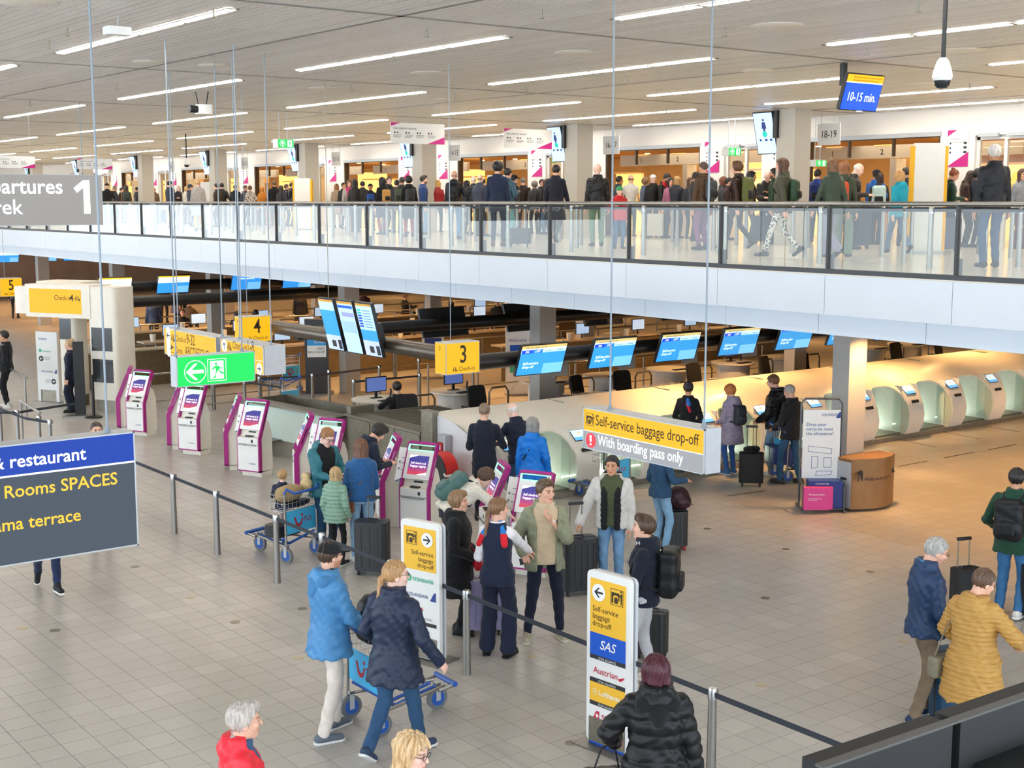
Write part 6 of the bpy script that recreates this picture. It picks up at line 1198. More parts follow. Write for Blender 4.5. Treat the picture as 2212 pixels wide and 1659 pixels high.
    def ftr(p):
        q = p - PEL.astype(F); a = np.interp(q[:, 2], tab[:3, 0], tab[:3, 1] + .006); b = np.interp(q[:, 2], tab[:3, 0], tab[:3, 2] + .004)
        rr = np.sqrt((q[:, 0] / a) ** 2 + (q[:, 1] / b) ** 2); d = np.maximum((rr - 1) * np.minimum(a, b), np.maximum(-.1 - q[:, 2], q[:, 2] - .1))
        for i in (0, 1): d = smin(d, cone(p, hip[i] + [0, -.01, 0], kn[i], w1, w2), .04); d = np.minimum(d, np.maximum(cone(p, kn[i], an[i], w2, w3), an[i][2] - .03 - p[:, 2])) if True else d
        return d + .0035 * np.sin(p[:, 2] * 40 + 4 * np.sin(p[:, 0] * 14 + p[:, 1] * 9))
    pts = np.array(hip + kn + an + [PEL + [0, 0, .1]]); V, Q = nets(ftr, pts.min(0) - .14, pts.max(0) + .14, res)
    mk('trousers', V, Q, M_DENIM if legs['k'] == 'jeans' else (M_SPOT2 if legs.get('spot') else M_CLOTH), legs['c'])
    # ---- shoes
    shoes = shoes or ('#2a2a2c', '#d8d5cc')
    for i, sx in enumerate((-1, 1)):
        lift = feet[i][2]; pit = -.6 if lift > .04 and feet[i][1] < 0 else 0.; SR = rotm('Z', -sx * .18) @ rotm('X', pit); o = an[i]
        rs = .011 if not lo_res else .02
        def fsh(p, sole=False):
            d = cone(p * np.array([1, 1, 1.1], F), (0, -.045, -.04), (.004 * sx, .15, -.052), .044, .038); d = smin(d, cone(p, (0, -.01, -.03), (0, .0, .025), .045, .042), .03)
            return np.maximum(d, -.085 - p[:, 2]) if not sole else np.maximum(np.maximum(cone(p * np.array([1, 1, 0], F), (0, -.05, 0), (.004 * sx, .155, 0), .046, .042), -.088 - p[:, 2]), p[:, 2] + .062)
        V, Q = template(('shoe', sx, rs), fsh, (-.08, -.13, -.11), (.08, .22, .08), rs); q = mk('shoe', V @ SR.T + o, Q, M_SHOE, shoes[0])
        if not lo_res: V, Q = template(('sole', sx, rs), lambda p: fsh(p, True), (-.08, -.13, -.11), (.08, .22, -.04), rs); mk('sole', V @ SR.T + o, Q, M_SHOE, shoes[1], parent=q)
    root['_s'] = s
    W = Matrix.Translation((x, y, z)) @ Matrix.Rotation(rz, 4, 'Z') @ Matrix.Scale(s, 4)
    return dict(root=root, W=W, tw=tw, wr=wr, el=el, sh=sh, hc=hc, rz=rz, s=s, lean=lean, PEL=PEL, TR=TR)
# ------------------------------------------------------------------ bags
def sdf_thing(name, label, cat, W, parts, h=.014, s=1.):
    """parts: (name, field, lo, hi, colour, material)"""
    t = thing(name, label, cat, W.translation, W.to_euler().z); T0 = Matrix.Translation(W.translation) @ Matrix.Rotation(W.to_euler().z, 4, 'Z'); L = np.array(T0.inverted() @ W)
    for nm, f, lo, hi, c, m in parts:
        V, Q = nets(f, lo, hi, h); V = V @ L[:3, :3].T + L[:3, 3]
        part(nm, np_mesh(nm, V, Q, m), None, t, color=rgb(c))
    return t
def backpack(label, P_, c, c2='#1c1d20', w=.15, d=.09, hgt=.24, drop=.0, res=.014, m=None, off=.0):
    """worn on the back of person P_"""
    o = P_['tw']((off, -.12 - d - .035, .24 - drop)); R_ = Matrix(P_['TR'].tolist()).to_4x4(); W = P_['W'] @ Matrix.Translation(o) @ R_
    main = lambda p: smin(rbx(p, (0, 0, 0), (w, d, hgt), .07), ell(p, (0, -d * .6, -hgt * .35), (w * .8, d * .75, hgt * .5)), .02) + .003 * np.sin(p[:, 2] * 40 + p[:, 0] * 20)
    sw = lambda q: P_['TR'].T @ (np.asarray(q) - P_['PEL']) - np.array([off, -.12 - d - .035, .24 - drop])
    def straps(p):
        dd = None
        for sx in (-1, 1):
            pts = [(sx * .08, d * .8, hgt * .85), (sx * .11 - off, d + .10, .275 + drop), (sx * .115 - off, d + .24, .17 + drop), (sx * .13 - off, d + .27, .0 + drop), (sx * .16 - off, d + .14, -.12 + drop), (sx * .1, d * .6, -hgt * .7)]
            for a, b in zip(pts, pts[1:]): e = cone(p, a, b, .017, .017); dd = e if dd is None else smin(dd, e, .01)
        return dd
    pk = lambda p: rbx(p, (0, -d - .012, -hgt * .35), (w * .62, .035, hgt * .36), .03)
    return sdf_thing('backpack', label, 'backpack', W, [('bag', main, (-w - .05, -d - .12, -hgt - .06), (w + .05, d + .05, hgt + .05), c, m or M_NYLON), ('strap', straps, (-.3, -.1, -hgt - .05), (.3, d + .34, hgt + .15), c2, M_CLOTH), ('front_pocket', pk, (-w, -d - .08, -hgt), (w, 0, .02), c2 if res > .02 else c, m or M_NYLON)], res)
def handbag(label, W, c, w=.14, d=.06, h=.1, strap=None, res=.010, m=None):
    parts = [('bag', lambda p: rbx(p, (0, 0, 0), (w, d, h), .035) + .002 * np.sin(p[:, 0] * 60), (-w - .03, -d - .03, -h - .03), (w + .03, d + .03, h + .03), c, m or M_LEATH), ('flap', lambda p: rbx(p, (0, -d * .5, h * .45), (w * .96, d * .62, h * .6), .03), (-w - .03, -d * 1.2 - .03, -h), (w + .03, d + .03, h * 1.1 + .05), c, m or M_LEATH)]
    if strap:
        def fs(p):
            dd = None
            for a, b in zip(strap, strap[1:]): e = cone(p, a, b, .009, .009); dd = e if dd is None else np.minimum(dd, e)
            return dd
        q = np.array(strap); parts.append(('strap', fs, q.min(0) - .03, q.max(0) + .03, c, m or M_LEATH))
    return sdf_thing('handbag', label, 'handbag', W, parts, res)
# ================================================================== PEOPLE ON THE GROUND FLOOR
J = lambda c, **k: dict(k='jacket', c=c, **k)
def GP(px, py): a = onz(px, py); return a[0], a[1], 0.
def HPt(px, py, h): a = onz(px, py, h); return a[0], a[1], 0.
def local(P_, x, y, z): return P_['W'] @ Vector((x, y, z))
# walker behind the restaurant board
person('person in navy trousers and white soled shoes walking behind the restaurant board', *GP(104, 1272), 175, pose='walk', top=J('#27324a'), legs=dict(k='jog', c='#1d2a4a'), shoes=('#1b1c20', '#e8e6e2'))
# capped person with the trolley
B = person('person in a light blue jacket, beige trousers and black cap pushing a trolley', 5.88, 10.50, 0, 62, h=1.85, feet=((-.12, .10, 0), (.12, -.14, 0)), hands=((-.06, .34, .96), (.20, .30, .96)), skin='l', hair=('short', '#4b382a'), hat=('cap', '#191a1c'), glasses=True, beard=(.75, .6, .5), top=J('#4a86b8', hood=True, hem=-.2, t=.014, flare=.16), legs=dict(k='jeans', c='#d9cdc2'), shoes=('#5d6570', '#d9d9d6'), curl=1.2, res=.014, extra=[('collar', '#1a1c22', [((-.05, .0, .53), (.05, .0, .53), .05, .05), ((0, .03, .55), (.0, .06, .48), .04, .03)]), ('hood', '#477fb0', [((-.09, -.09, .48), (.09, -.09, .48), .06, .06), ((-.1, -.02, .5), (-.09, -.09, .48), .04, .06), ((.1, -.02, .5), (.09, -.09, .48), .04, .06), ((0, -.12, .46), (0, -.15, .38), .07, .05)])])
C = person('person in a navy jacket and jeans with a long ponytail walking right', 6.10, 9.72, 0, 38, h=1.80, feet=((-.1, -.26, .06), (.1, .22, 0)), hands=((-.25, .16, .95), (.40, .10, .92)), head=(.7, 0), skin='p', hair=('pony', '#b38a5c'), glasses=True, bw=1.12, top=J('#222c43', hem=-.26, t=.014, col=.05, flare=.2), legs=dict(k='jeans', c='#2f4f70'), shoes=('#31405a', '#dcdcda'), res=.014)
part('sleeve_badge', MB().prism([(.03 * a, .035 * b) for a, b in ring(1, 10)], 0, .004), M_ALU, C['root'], None, tuple(C['sh'][1] * C['s'] + np.array([.075, .02, -.06])), (R(70), 0, R(80)))
# heads at the lower edge
D_ = person('person in a coral red hooded jacket at the lower left edge', *HPt(520, 1522, 1.70), 82, h=1.70, fem=True, pose='stand', skin='l', hair=('quiff', '#b9aea6'), top=J('#e8313f', hood=True, open=.05, t=.006, col=.05, q=0), inner=('#3c5a80',), res=.012, extra=[('collar_lining', '#c9c2c0', [((-.06, .02, .50), (-.05, -.06, .56), .03, .035), ((.06, .02, .50), (.05, -.06, .56), .03, .035), ((-.05, -.06, .56), (.05, -.06, .56), .035, .035)])])
person('person with thin metal glasses and beige collar cut by the lower edge', *HPt(880, 1588, 1.66), 118, h=1.66, fem=True, skin='p', hair=('wavy', '#d3b184'), glasses=True, top=J('#c9b79c'), head=(0, -.1), res=.012)
# crew in the navy vest
Fv = person('person in a navy vest with white sleeves and red blue scarf reaching out a hand', *GP(1075, 1416), 18, h=1.76, fem=True, head=(.75, .0), feet=((-.13, .02, 0), (.12, .0, 0)), hands=((-.14, .22, 1.05), (.22, .46, 1.08)), elb=[(-.35, -1, -.3), (.3, -.8, -.8)], skin='l', hair=('pony', '#7d5a3c'), inner=('#ece9ec', .012), top=dict(k='vest', c='#1f2740', hem=-.14, wr=.002), legs=dict(k='wide', c='#1b2238'), shoes=('#16171b', '#16171b'), curl=(.4, .15), res=.013, extra=[('scarf', '#2a7fd0', [((-.06, -.03, .53), (.06, -.03, .53), .04, .04), ((.05, -.06, .52), (.10, -.10, .43), .038, .036), ((-.06, -.05, .52), (-.13, -.09, .42), .038, .034)]), ('scarf_tip', '#d8232f', [((.10, -.105, .42), (.12, -.125, .33), .040, .038), ((-.135, -.09, .41), (-.18, -.10, .31), .036, .03)])])
# khaki jacket
K = person('person in an open khaki jacket and beige sweater touching the chin', *GP(1176, 1378), 172, h=1.84, head=(-.55, 0.), feet=((-.17, .0, 0), (.19, .03, 0)), hands=((-.04, .19, 1.35), (.25, .16, 1.0)), elb=[(-.7, .1, -1), (.5, -1, -.3)], skin='l', hair=('quiff', '#5c452f'), inner=('#cdb899', .022), top=J('#8a8d74', open=.10, hem=-.17, t=.022, col=.03, hood=True), legs=dict(k='jog', c='#161c30'), shoes=('#b3a892', '#d6cdbb'), curl=(.9, 1.1), res=.013)
tag(part('wallet', MB().rbox(-.05, .05, -.012, .012, -.035, .035, .01), M_BLACK, loc=tuple(local(K, .25, .20, .92)), rot=(R(20), R(10), K['rz'])), 'small black wallet held by the person in the khaki jacket', 'wallet')
part('watch', MB().lathe([(.036, -.012), (.036, .012)], 14), M_WHITE, K['root'], loc=tuple((K['wr'][0] * .9 + K['el'][0] * .1) * K['s']), rot=(R(60), R(-40), 0))
# dark coat with the red bag
Hh = person('person in a long black coat with a red shoulder bag behind the airline pillar', *GP(990, 1366), 100, h=1.66, fem=True, bw=1.12, head=(.1, .05), hands=((-.15, .2, .98), (.18, .22, 1.0)), skin='l', hair=('mop', '#8a6a4a'), top=dict(k='coat', c='#1b1b1e', hem=-.46, flare=.10, t=.01, hood=True, col=.04), legs=dict(k='leg', c='#17171a'), shoes=('#1d1e21', '#2b2b2d'), res=.014)
handbag('red leather shoulder bag on the black coat', Hh['W'] @ Matrix.Translation((.10, .25, .92)) @ Matrix.Rotation(R(20), 4, 'Z'), '#b3182c', .13, .045, .08, strap=[(-.12, 0, .08), (-.2, -.2, .5), (-.12, -.3, .6)])
# padded vest
I = person('person in a pale grey jacket over a black padded vest holding a suitcase handle', *GP(1320, 1272), 186, h=1.74, head=(.12, 0), hands=((-.24, .05, .84), (.40, .14, .90)), skin='m', hair=('short', '#16161a'), inner=('#4b5138', .018), top=J('#c9c6c2', open=.115, t=.026, hem=-.12, m=M_CLOTH, flare=.05), legs=dict(k='jeans', c='#6d93b8'), shoes=('#b9b7b2', '#e6e4df'), curl=(.5, 1.2), bw=1.1, res=.014, extra=[('padded_vest', '#17181b', [((sx * .085, .125, z0), (sx * .085, .13, z0 + .01), .05, .05) for sx in (-1, 1) for z0 in (-.1, -.03, .04, .11, .18, .25, .32)] + [((-.085, .1, .38), (-.08, -.05, .54), .045, .05), ((.085, .1, .38), (.08, -.05, .54), .045, .05), ((-.08, -.05, .54), (.08, -.05, .54), .05, .05)])])
# youth with the dark hooded sweater
Jy = person('person in a dark navy printed sweatshirt and pale grey joggers looking left', *GP(1388, 1478), -80, h=1.78, head=(0, .08), feet=((-.1, .12, 0), (.1, -.1, 0)), hands=((-.22, .16, .86), (.22, .12, .86)), skin='l', hair=('quiff', '#4a3424'), top=dict(k='hoodie', c='#171c2c', col=.045, hem=-.1), legs=dict(k='jog', c='#b9b9bd'), shoes=('#d3cdbf', '#e5e2da'), res=.014)
part('chest_print', text('f', .16, .02), M_WINK, Jy['root'], None, (-.06, .155, 1.24), (R(90), 0, R(180))); part('collar_print', text('Huf', .055, .008), M_WINK, Jy['root'], None, (-.094, .07, 1.50), (R(90), 0, R(-90)))
backpack('black backpack with a water bottle on the navy sweatshirt', Jy, '#131417', w=.16, d=.10, hgt=.25)
# denim jacket behind the hanging sign
Kd = person('person in a denim jacket and light jeans standing behind the hanging baggage sign', *GP(1425, 1192), 55, h=1.66, fem=True, head=(.3, -.3), hands=((-.2, .12, .9), (.2, .3, 1.1)), skin='m', hair=('long', '#141417'), top=dict(k='denim', c='#2b4a68'), legs=dict(k='jeans', c='#7ea6c6'), shoes=('#d8d4cc', '#e6e4df'), res=.016)
# burgundy hair with the black puffer
L_ = person('person in a black hooded puffer jacket seen from behind in front of the airline pillar', *HPt(1420, 1420, 1.69), -6, h=1.68, fem=True, bw=1.2, head=(-.3, -.1), hands=((-.30, .24, 1.0), (.32, .0, .80)), elb=[(-1, -.6, -.3), (1, -.6, -.2)], skin='l', hair=('bob', '#4a1526'), top=dict(k='puffer', c='#141416', hood=True, col=.06, q=.11, t=.014), legs=dict(k='jeans', c='#86abc9'), res=.013, extra=[('hood_roll', '#151517', [((-.10, -.10, .47), (.10, -.10, .47), .075, .075), ((-.12, -.02, .5), (-.1, -.1, .48), .055, .07), ((.12, -.02, .5), (.1, -.1, .48), .055, .07), ((0, -.15, .42), (0, -.16, .36), .08, .05)])])
handbag('black quilted handbag with gold rings carried by the black puffer', L_['W'] @ Matrix.Translation((-.36, .22, .66)) @ Matrix.Rotation(R(10), 4, 'Z'), '#17181c', .19, .07, .13, strap=[(-.1, 0, .12), (-.04, .0, .30), (.06, 0, .32), (.1, 0, .12)])
# pair on the right
Mn = person('person in a navy jacket and brown trousers looking down at the right', *GP(1990, 1555), 62, h=1.80, head=(.15, -.35), feet=((-.12, .08, 0), (.1, -.12, 0)), hands=((-.2, .1, .85), (.24, .16, .88)), skin='l', hair=('short', '#a9a6a2'), glasses=True, beard=(.78, .74, .72), top=J('#233a5c', hem=-.12, t=.01, col=.05), legs=dict(k='jeans', c='#7b6a57'), shoes=('#1f3555', '#e6e8ea'), res=.014, extra=[('collar_piping', '#3d94c4', [((-.075, .02, .565), (-.06, -.08, .585), .012, .012), ((.075, .02, .565), (.06, -.08, .585), .012, .012), ((-.06, -.08, .585), (.06, -.08, .585), .012, .012)])])
N_ = person('person in a long mustard quilted coat with a shoulder bag', *HPt(2112, 1230, 1.72), 28, h=1.72, fem=True, bw=1.15, head=(.5, -.35), hands=((-.2, .2, .95), (.28, .30, 1.05)), elb=[(-1, -.5, -.3), (1, -.6, -.3)], skin='l', hair=('short', '#5b4332'), glasses=True, top=dict(k='pufcoat', c='#b98d4a', hood=True, hem=-.42, q=.045, t=.004, flare=.12), legs=dict(k='leg', c='#16171c'), res=.012)
handbag('grey and tan shoulder bag hanging on the mustard coat', N_['W'] @ Matrix.Translation((-.30, .0, .78)) @ Matrix.Rotation(R(80), 4, 'Z'), '#7d7663', .16, .06, .1, strap=[(-.12, 0, .1), (-.1, -.1, .4), (.02, -.22, .68)])
O_ = person('person in a dark green jacket and jeans with a black backpack at the right edge', *GP(2180, 1330), 14, h=1.80, feet=((-.12, .0, 0), (.12, -.1, .02)), hands=((-.28, .22, 1.0), (.25, .03, .85)), skin='m', hair=('short', '#1d1b1a'), bw=1.12, top=J('#1f4433', m=M_CLOTH, hem=-.18), legs=dict(k='jeans', c='#3d6f9e'), shoes=('#dedcd6', '#ecebe6'), res=.015)
backpack('black backpack with a small white logo on the dark green jacket', O_, '#15161a', w=.16, d=.09, hgt=.24)
# bag-drop queue
Pq = person('person in a black suit with a red blue neck scarf at the bag drop', *HPt(1487, 826, 1.70), 4, h=1.70, fem=True, skin='m', hair=('bun', '#17151a'), hands=((-.18, .2, .98), (.2, .16, .95)), top=dict(k='suit', c='#16171d'), legs=dict(k='wide', c='#15161c'), shoes=('#6a4026', '#333'), res=.018, extra=[('scarf', '#2a74c8', [((-.05, -.05, .52), (.05, -.05, .52), .03, .03), ((0, -.09, .5), (.02, -.135, .4), .04, .045)]), ('scarf_tip', '#cf2430', [((.0, -.13, .41), (.05, -.155, .26), .036, .02)])])
Qp = person('person in a lilac quilted coat and blue trousers with a dark backpack', *GP(1578, 1024), -42, h=1.64, fem=True, head=(.1, -.35), pose='stand', hands=((-.12, .25, 1.0), (.12, .25, 1.0)), skin='p', hair=('curly', '#c8793e'), glasses=True, top=dict(k='pufcoat', c='#9c93a8', hood=True, q=.06), legs=dict(k='slim', c='#3a63b0'), shoes=('#3d6fa8', '#d9dce2'), res=.018)
backpack('dark grey roll top backpack on the lilac coat', Qp, '#33363f', '#23252c', w=.13, d=.08, hgt=.2)
Rb = person('person in a black hooded puffer and jeans waiting at the bag drop', *GP(1672, 1026), -62, h=1.84, head=(0, -.3), hands=((-.16, .24, .95), (.16, .24, .95)), skin='l', hair=('short', '#6e4a2c'), glasses=True, top=dict(k='puffer', c='#17171a', hood=True), legs=dict(k='jeans', c='#6f8ea8'), shoes=('#d5cfc6', '#e4e0d8'), res=.018)
backpack('black backpack worn over the black puffer at the bag drop', Rb, '#16171a', w=.14, d=.08, hgt=.22, drop=.06)
person('person in a dark jacket and blue jeans next to the navy suitcase', *GP(1705, 1044), -48, h=1.76, head=(0, -.25), feet=((-.13, .1, 0), (.14, -.12, 0)), hands=((-.16, .26, .98), (.2, .2, .95)), skin='l', hair=('crop', '#a8a29c'), glasses=True, top=J('#232326', m=M_CLOTH, hem=-.16), legs=dict(k='jeans', c='#365c80'), shoes=('#4a4742', '#3b3936'), res=.018)
person('person in a dark suit seen from behind at the first bag drop machine', *HPt(1046, 872, 1.84), 6, h=1.84, hands=((-.12, .25, 1.1), (.2, .28, 1.12)), skin='l', hair=('crop', '#7b6a58'), top=dict(k='suit', c='#1a1f2e', hem=-.26), legs=dict(k='slim', c='#151822'), shoes=('#1a1a1c', '#222'), res=.017)
person('person in a navy jacket leaning over the first bag drop screen', *HPt(1122, 876, 1.74), -28, h=1.78, lean=.25, head=(-.2, -.2), hands=((-.25, .42, 1.12), (.22, .2, 1.0)), skin='p', hair=('ring', '#d8d3cc'), top=J('#1d2436', m=M_CLOTH), legs=dict(k='jeans', c='#3d5a7a'), shoes=('#3a3a3c', '#777'), res=.017)
Vb = person('person in a bright blue jacket with a black shoulder strap', *HPt(1150, 904, 1.66), 12, h=1.66, fem=True, bw=1.12, hands=((-.24, .04, .84), (.26, .06, .86)), skin='l', hair=('bob', '#8d8b8a'), top=J('#1374d2', hood=True, hem=-.22, t=.006), legs=dict(k='wide', c='#b9c4cc'), shoes=('#8a8a8c', '#ddd'), res=.016, extra=[('strap', '#15161a', [((-.13, -.135, .14), (-.02, -.15, .3), .012, .012), ((-.02, -.15, .3), (.11, -.11, .46), .012, .012)])])
# bending over the kiosk
Wb = person('person in a cream knit jacket bending over the kiosk with a teal backpack', *HPt(968, 1020, 1.42), 70, h=1.68, fem=True, lean=.92, head=(0, -.1), hands=((.02, .86, .86), (.24, .84, .84)), skin='p', hair=('curly', '#4d3524'), top=dict(k='sweater', c='#dcd6c8', t=.02), legs=dict(k='slim', c='#23262e'), shoes=('#2c2c2e', '#ddd'), res=.015, curl=.25, extra=[('collar', '#b08a4a', [((-.05, -.0, .53), (.05, -.0, .53), .05, .05)])])
backpack('teal and dark grey hiking backpack on the bending person', Wb, '#4a6a66', '#22272a', w=.14, d=.085, hgt=.25)
# family at the fourth kiosk
X_ = person('person in an open teal jacket and black shirt reading papers', 9.10, 16.32, 0, 148, h=1.82, head=(-.1, -.5), hands=((-.16, .30, 1.12), (.05, .32, 1.10)), skin='p', hair=('short', '#9a6c44'), glasses=True, inner=('#17181b', .012), top=J('#2f6f7a', open=.10, t=.014, hood=True), legs=dict(k='jeans', c='#25425f'), shoes=('#222', '#ccc'), res=.015)
tag(part('papers', MB().box(-.11, .11, -.003, .003, -.07, .07), M_WINK, loc=tuple(local(X_, -.04, .40, 1.08)), rot=(R(-60), 0, X_['rz'])), 'folded papers held by the person in the teal jacket', 'papers')
person('person in a dark navy hooded jacket leaning to the kiosk behind the family', *HPt(778, 918, 1.70), 62, h=1.76, lean=.35, head=(.1, -.4), hands=((-.1, .4, 1.1), (.16, .4, 1.1)), skin='l', hair=('mop', '#221c1a'), top=J('#1f2638', hood=True, m=M_CLOTH), legs=dict(k='jeans', c='#2a3850'), res=.017)
Z_ = person('person in a fluffy blue sweater and light jeans with a brown shoulder bag', 9.28, 15.60, 0, -4, h=1.70, fem=True, head=(.15, -.2), hands=((-.1, .26, 1.05), (.1, .26, 1.02)), skin='l', hair=('long', '#6b4630'), top=dict(k='sweater', c='#26588c', t=.026, hem=-.06), legs=dict(k='jeans', c='#8fb3cf'), shoes=('#e3e1db', '#efeee9'), res=.014, extra=[('strap', '#8a5236', [((.12, -.11, .44), (-.02, -.155, .22), .011, .011), ((-.02, -.155, .22), (-.16, -.1, .02), .011, .011)])])
handbag('brown leather shoulder bag on the blue sweater', Z_['W'] @ Matrix.Translation((-.21, -.06, .84)), '#8a4f34', .10, .05, .12)
person('child in a pale green quilted jacket and black leggings', 8.88, 15.62, 0, 28, h=1.36, fem=True, hands=((-.2, .05, .86), (.2, .1, .88)), skin='p', hair=('long', '#b8996e'), top=dict(k='puffer', c='#86a793', q=.07, hem=-.16), legs=dict(k='leg', c='#15161a'), shoes=('#2a2a2c', '#ddd'), res=.014)
person('small child in a navy sweater sitting on the blue luggage trolley', 8.60, 16.62, .30, 10, h=1.10, pose='sit', pel=.62, skin='p', hair=('mop', '#b08a5e'), top=dict(k='sweater', c='#262c44'), legs=dict(k='jeans', c='#c9b2ac'), shoes=('#3a3a40', '#ddd'), feet=((-.12, .42, .12), (.12, .42, .12)), res=.016)
def blob(name, label, cat, x, y, z, prims, c, m, rz=0., h=.014):
    def f(p):
        d = None
        for q in prims: e = ell(p, q[0], q[1]); d = e if d is None else smin(d, e, .02)
        return d + .003 * np.sin(p[:, 0] * 55 + p[:, 2] * 40)
    a = np.array([np.array(q[0]) - q[1] for q in prims]).min(0) - .03; b = np.array([np.array(q[0]) + q[1] for q in prims]).max(0) + .03; V, Q = nets(f, a, b, h)
    return tag(part(name, np_mesh(name, V, Q, m), None, color=rgb(c), loc=(x, y, z), rot=(0, 0, rz)), label, cat)
blob('duffel_bag', 'tan mottled travel bag lying in the trolley basket', 'bag', 8.52, 16.29, .84, [((0, 0, .1), (.2, .12, .12)), ((-.12, 0, .1), (.1, .11, .11)), ((.12, 0, .1), (.1, .11, .11))], '#a98f66', M_CLOTH, R(18))
blob('plush_toy', 'beige plush toy animal lying beside the tan bag', 'toy', 8.84, 16.36, .84, [((0, 0, .16), (.09, .09, .1)), ((.02, .02, .28), (.07, .07, .06)), ((.09, -.02, .12), (.09, .03, .03)), ((.1, .05, .2), (.05, .03, .1))], '#d9bd8c', M_KNIT, R(18))
blob('folded_coat', 'dark navy folded coat in the trolley basket', 'coat', 8.66, 16.34, .725, [((0, 0, .05), (.26, .12, .055))], '#1b2134', M_NYLON, R(18))
blob('black_rucksack', 'black rucksack lying in the basket of the capped person trolley', 'backpack', 6.37, 10.56, .78, [((0, 0, .24), (.13, .2, .24)), ((-.04, 0, .16), (.12, .17, .16))], '#141518', M_NYLON, R(0))
suitcase('black case lying on the trolley under the sitting child', 8.54, 16.52, R(18), .5, .3, .16, '#1b1c1f', 0, z=.24, wheels=False)
suitcase('large black ribbed suitcase next to the light jeans of the blue sweater', 9.05, 14.95, R(-50), .46, .28, .66, '#26282b', .30, 3)
suitcase('large black ribbed suitcase behind the khaki jacket', 10.66, 12.60, R(-20), .48, .3, .66, '#1d1e20', .42, 5)
suitcase('lilac patterned suitcase between the black coat and the navy vest', 8.80, 12.05, R(-35), .42, .26, .58, '#8d87ad', 0, 4)
suitcase('black soft trolley case with a neck pillow in front of the bag drop', 17.26, 15.72, R(-45), .42, .26, .52, '#17181a', .45, 0, soft=True)
blob('neck_pillow', 'black neck pillow on the soft trolley case', 'pillow', 17.26, 15.72, .60, [((.11 * math.cos(t), .07 * math.sin(t), .05), (.06, .06, .05)) for t in np.linspace(-.6, 3.7, 7)], '#141416', M_CLOTH)
suitcase('navy blue hard suitcase lying on a luggage trolley', TR5.location.x, TR5.location.y, R(-25), .46, .62, .28, '#26336e', 0, 0, z=.26, wheels=False)
suitcase('black trolley case with red wheels beside the denim jacket', 13.16, 13.42, R(-30), .36, .24, .5, '#1a1b1d', 0, 5, wc=mat('wheel_red', '#a3202a', .5))
blob('maroon_backpack', 'dark maroon backpack resting on the case with red wheels', 'backpack', 13.2, 13.42, .60, [((0, 0, .15), (.18, .13, .17)), ((.05, -.04, .1), (.15, .12, .12))], '#2e161d', M_NYLON, R(-30))
suitcase('dark blue suitcase with a green strap between the navy jacket and the mustard coat', 10.82, 7.20, R(-15), .44, .28, .64, '#17405f', 0, 2); part('luggage_strap', MB().rbox(-.226, .226, -.146, .146, .47, .51, .07), mat('strap_green', '#5ab83e', .6), bpy.data.objects[[o.name for o in bpy.data.objects if o.get('label', '').startswith('dark blue suitcase')][0]])
suitcase('small black trolley case pulled by the dark green jacket', 13.95, 9.18, R(-20), .36, .24, .46, '#1c1d1f', .35, 0, soft=True)
suitcase('black trolley case cut by the right picture edge', 14.32, 8.45, R(-20), .38, .24, .6, '#202124', .0, 0, soft=True)
suitcase('black suitcase standing behind the pale grey joggers', *onz(1408, 1420)[:2], R(-60), .34, .22, .46, '#1b1c1e', 0, 4)
bo = local(Jy, .13, -.33, 1.06); tag(part('water_bottle', MB().lathe([(.03, 0), (.032, .02), (.03, .1), (.034, .13), (.014, .17), (.014, .19)], 14), glass('bottle_plastic', (.9, .93, .95), 2.), loc=tuple(bo)), 'clear water bottle in the side pocket of the black backpack', 'bottle')
# staff and passengers further back
person('person in a black sweatshirt and black trousers standing at the left edge', *GP(18, 880), -75, h=1.86, hands=((-.12, .2, 1.1), (.12, .22, 1.12)), skin='m', hair=('short', '#1c1a1a'), top=dict(k='hoodie', c='#18191d', hood=False), legs=dict(k='slim', c='#15161a'), shoes=('#d8d6d2', '#ececec'), res=.02, extra=[('grey_band', '#9a9a9c', [((-.1, .12, .2), (-.12, .02, .48), .03, .03)])])
person('person in a dark uniform with a red blue scarf standing at the portal', *GP(158, 890), -70, h=1.72, fem=True, skin='l', hair=('bun', '#b79a74'), top=dict(k='suit', c='#1b2133'), legs=dict(k='wide', c='#181d2e'), shoes=('#17181b', '#222'), res=.02, extra=[('scarf', '#c82a36', [((0, .1, .46), (.0, .13, .3), .025, .02)])])
person('person of whom only the head shows above the restaurant board', *HPt(207, 912, 1.75), 170, h=1.75, hair=('crop', '#4a4038'), top=J('#33373f'), res=.02)
person('clerk seated in a black suit at the first round desk', onY(858, 850, 22.75)[0], 22.75, 0., -12, h=1.75, pose='sit', hands=((-.2, .42, .86), (.15, .42, .86)), skin='l', hair=('short', '#1a1718'), top=dict(k='suit', c='#14151a'), legs=dict(k='slim', c='#15161a'), res=.018)
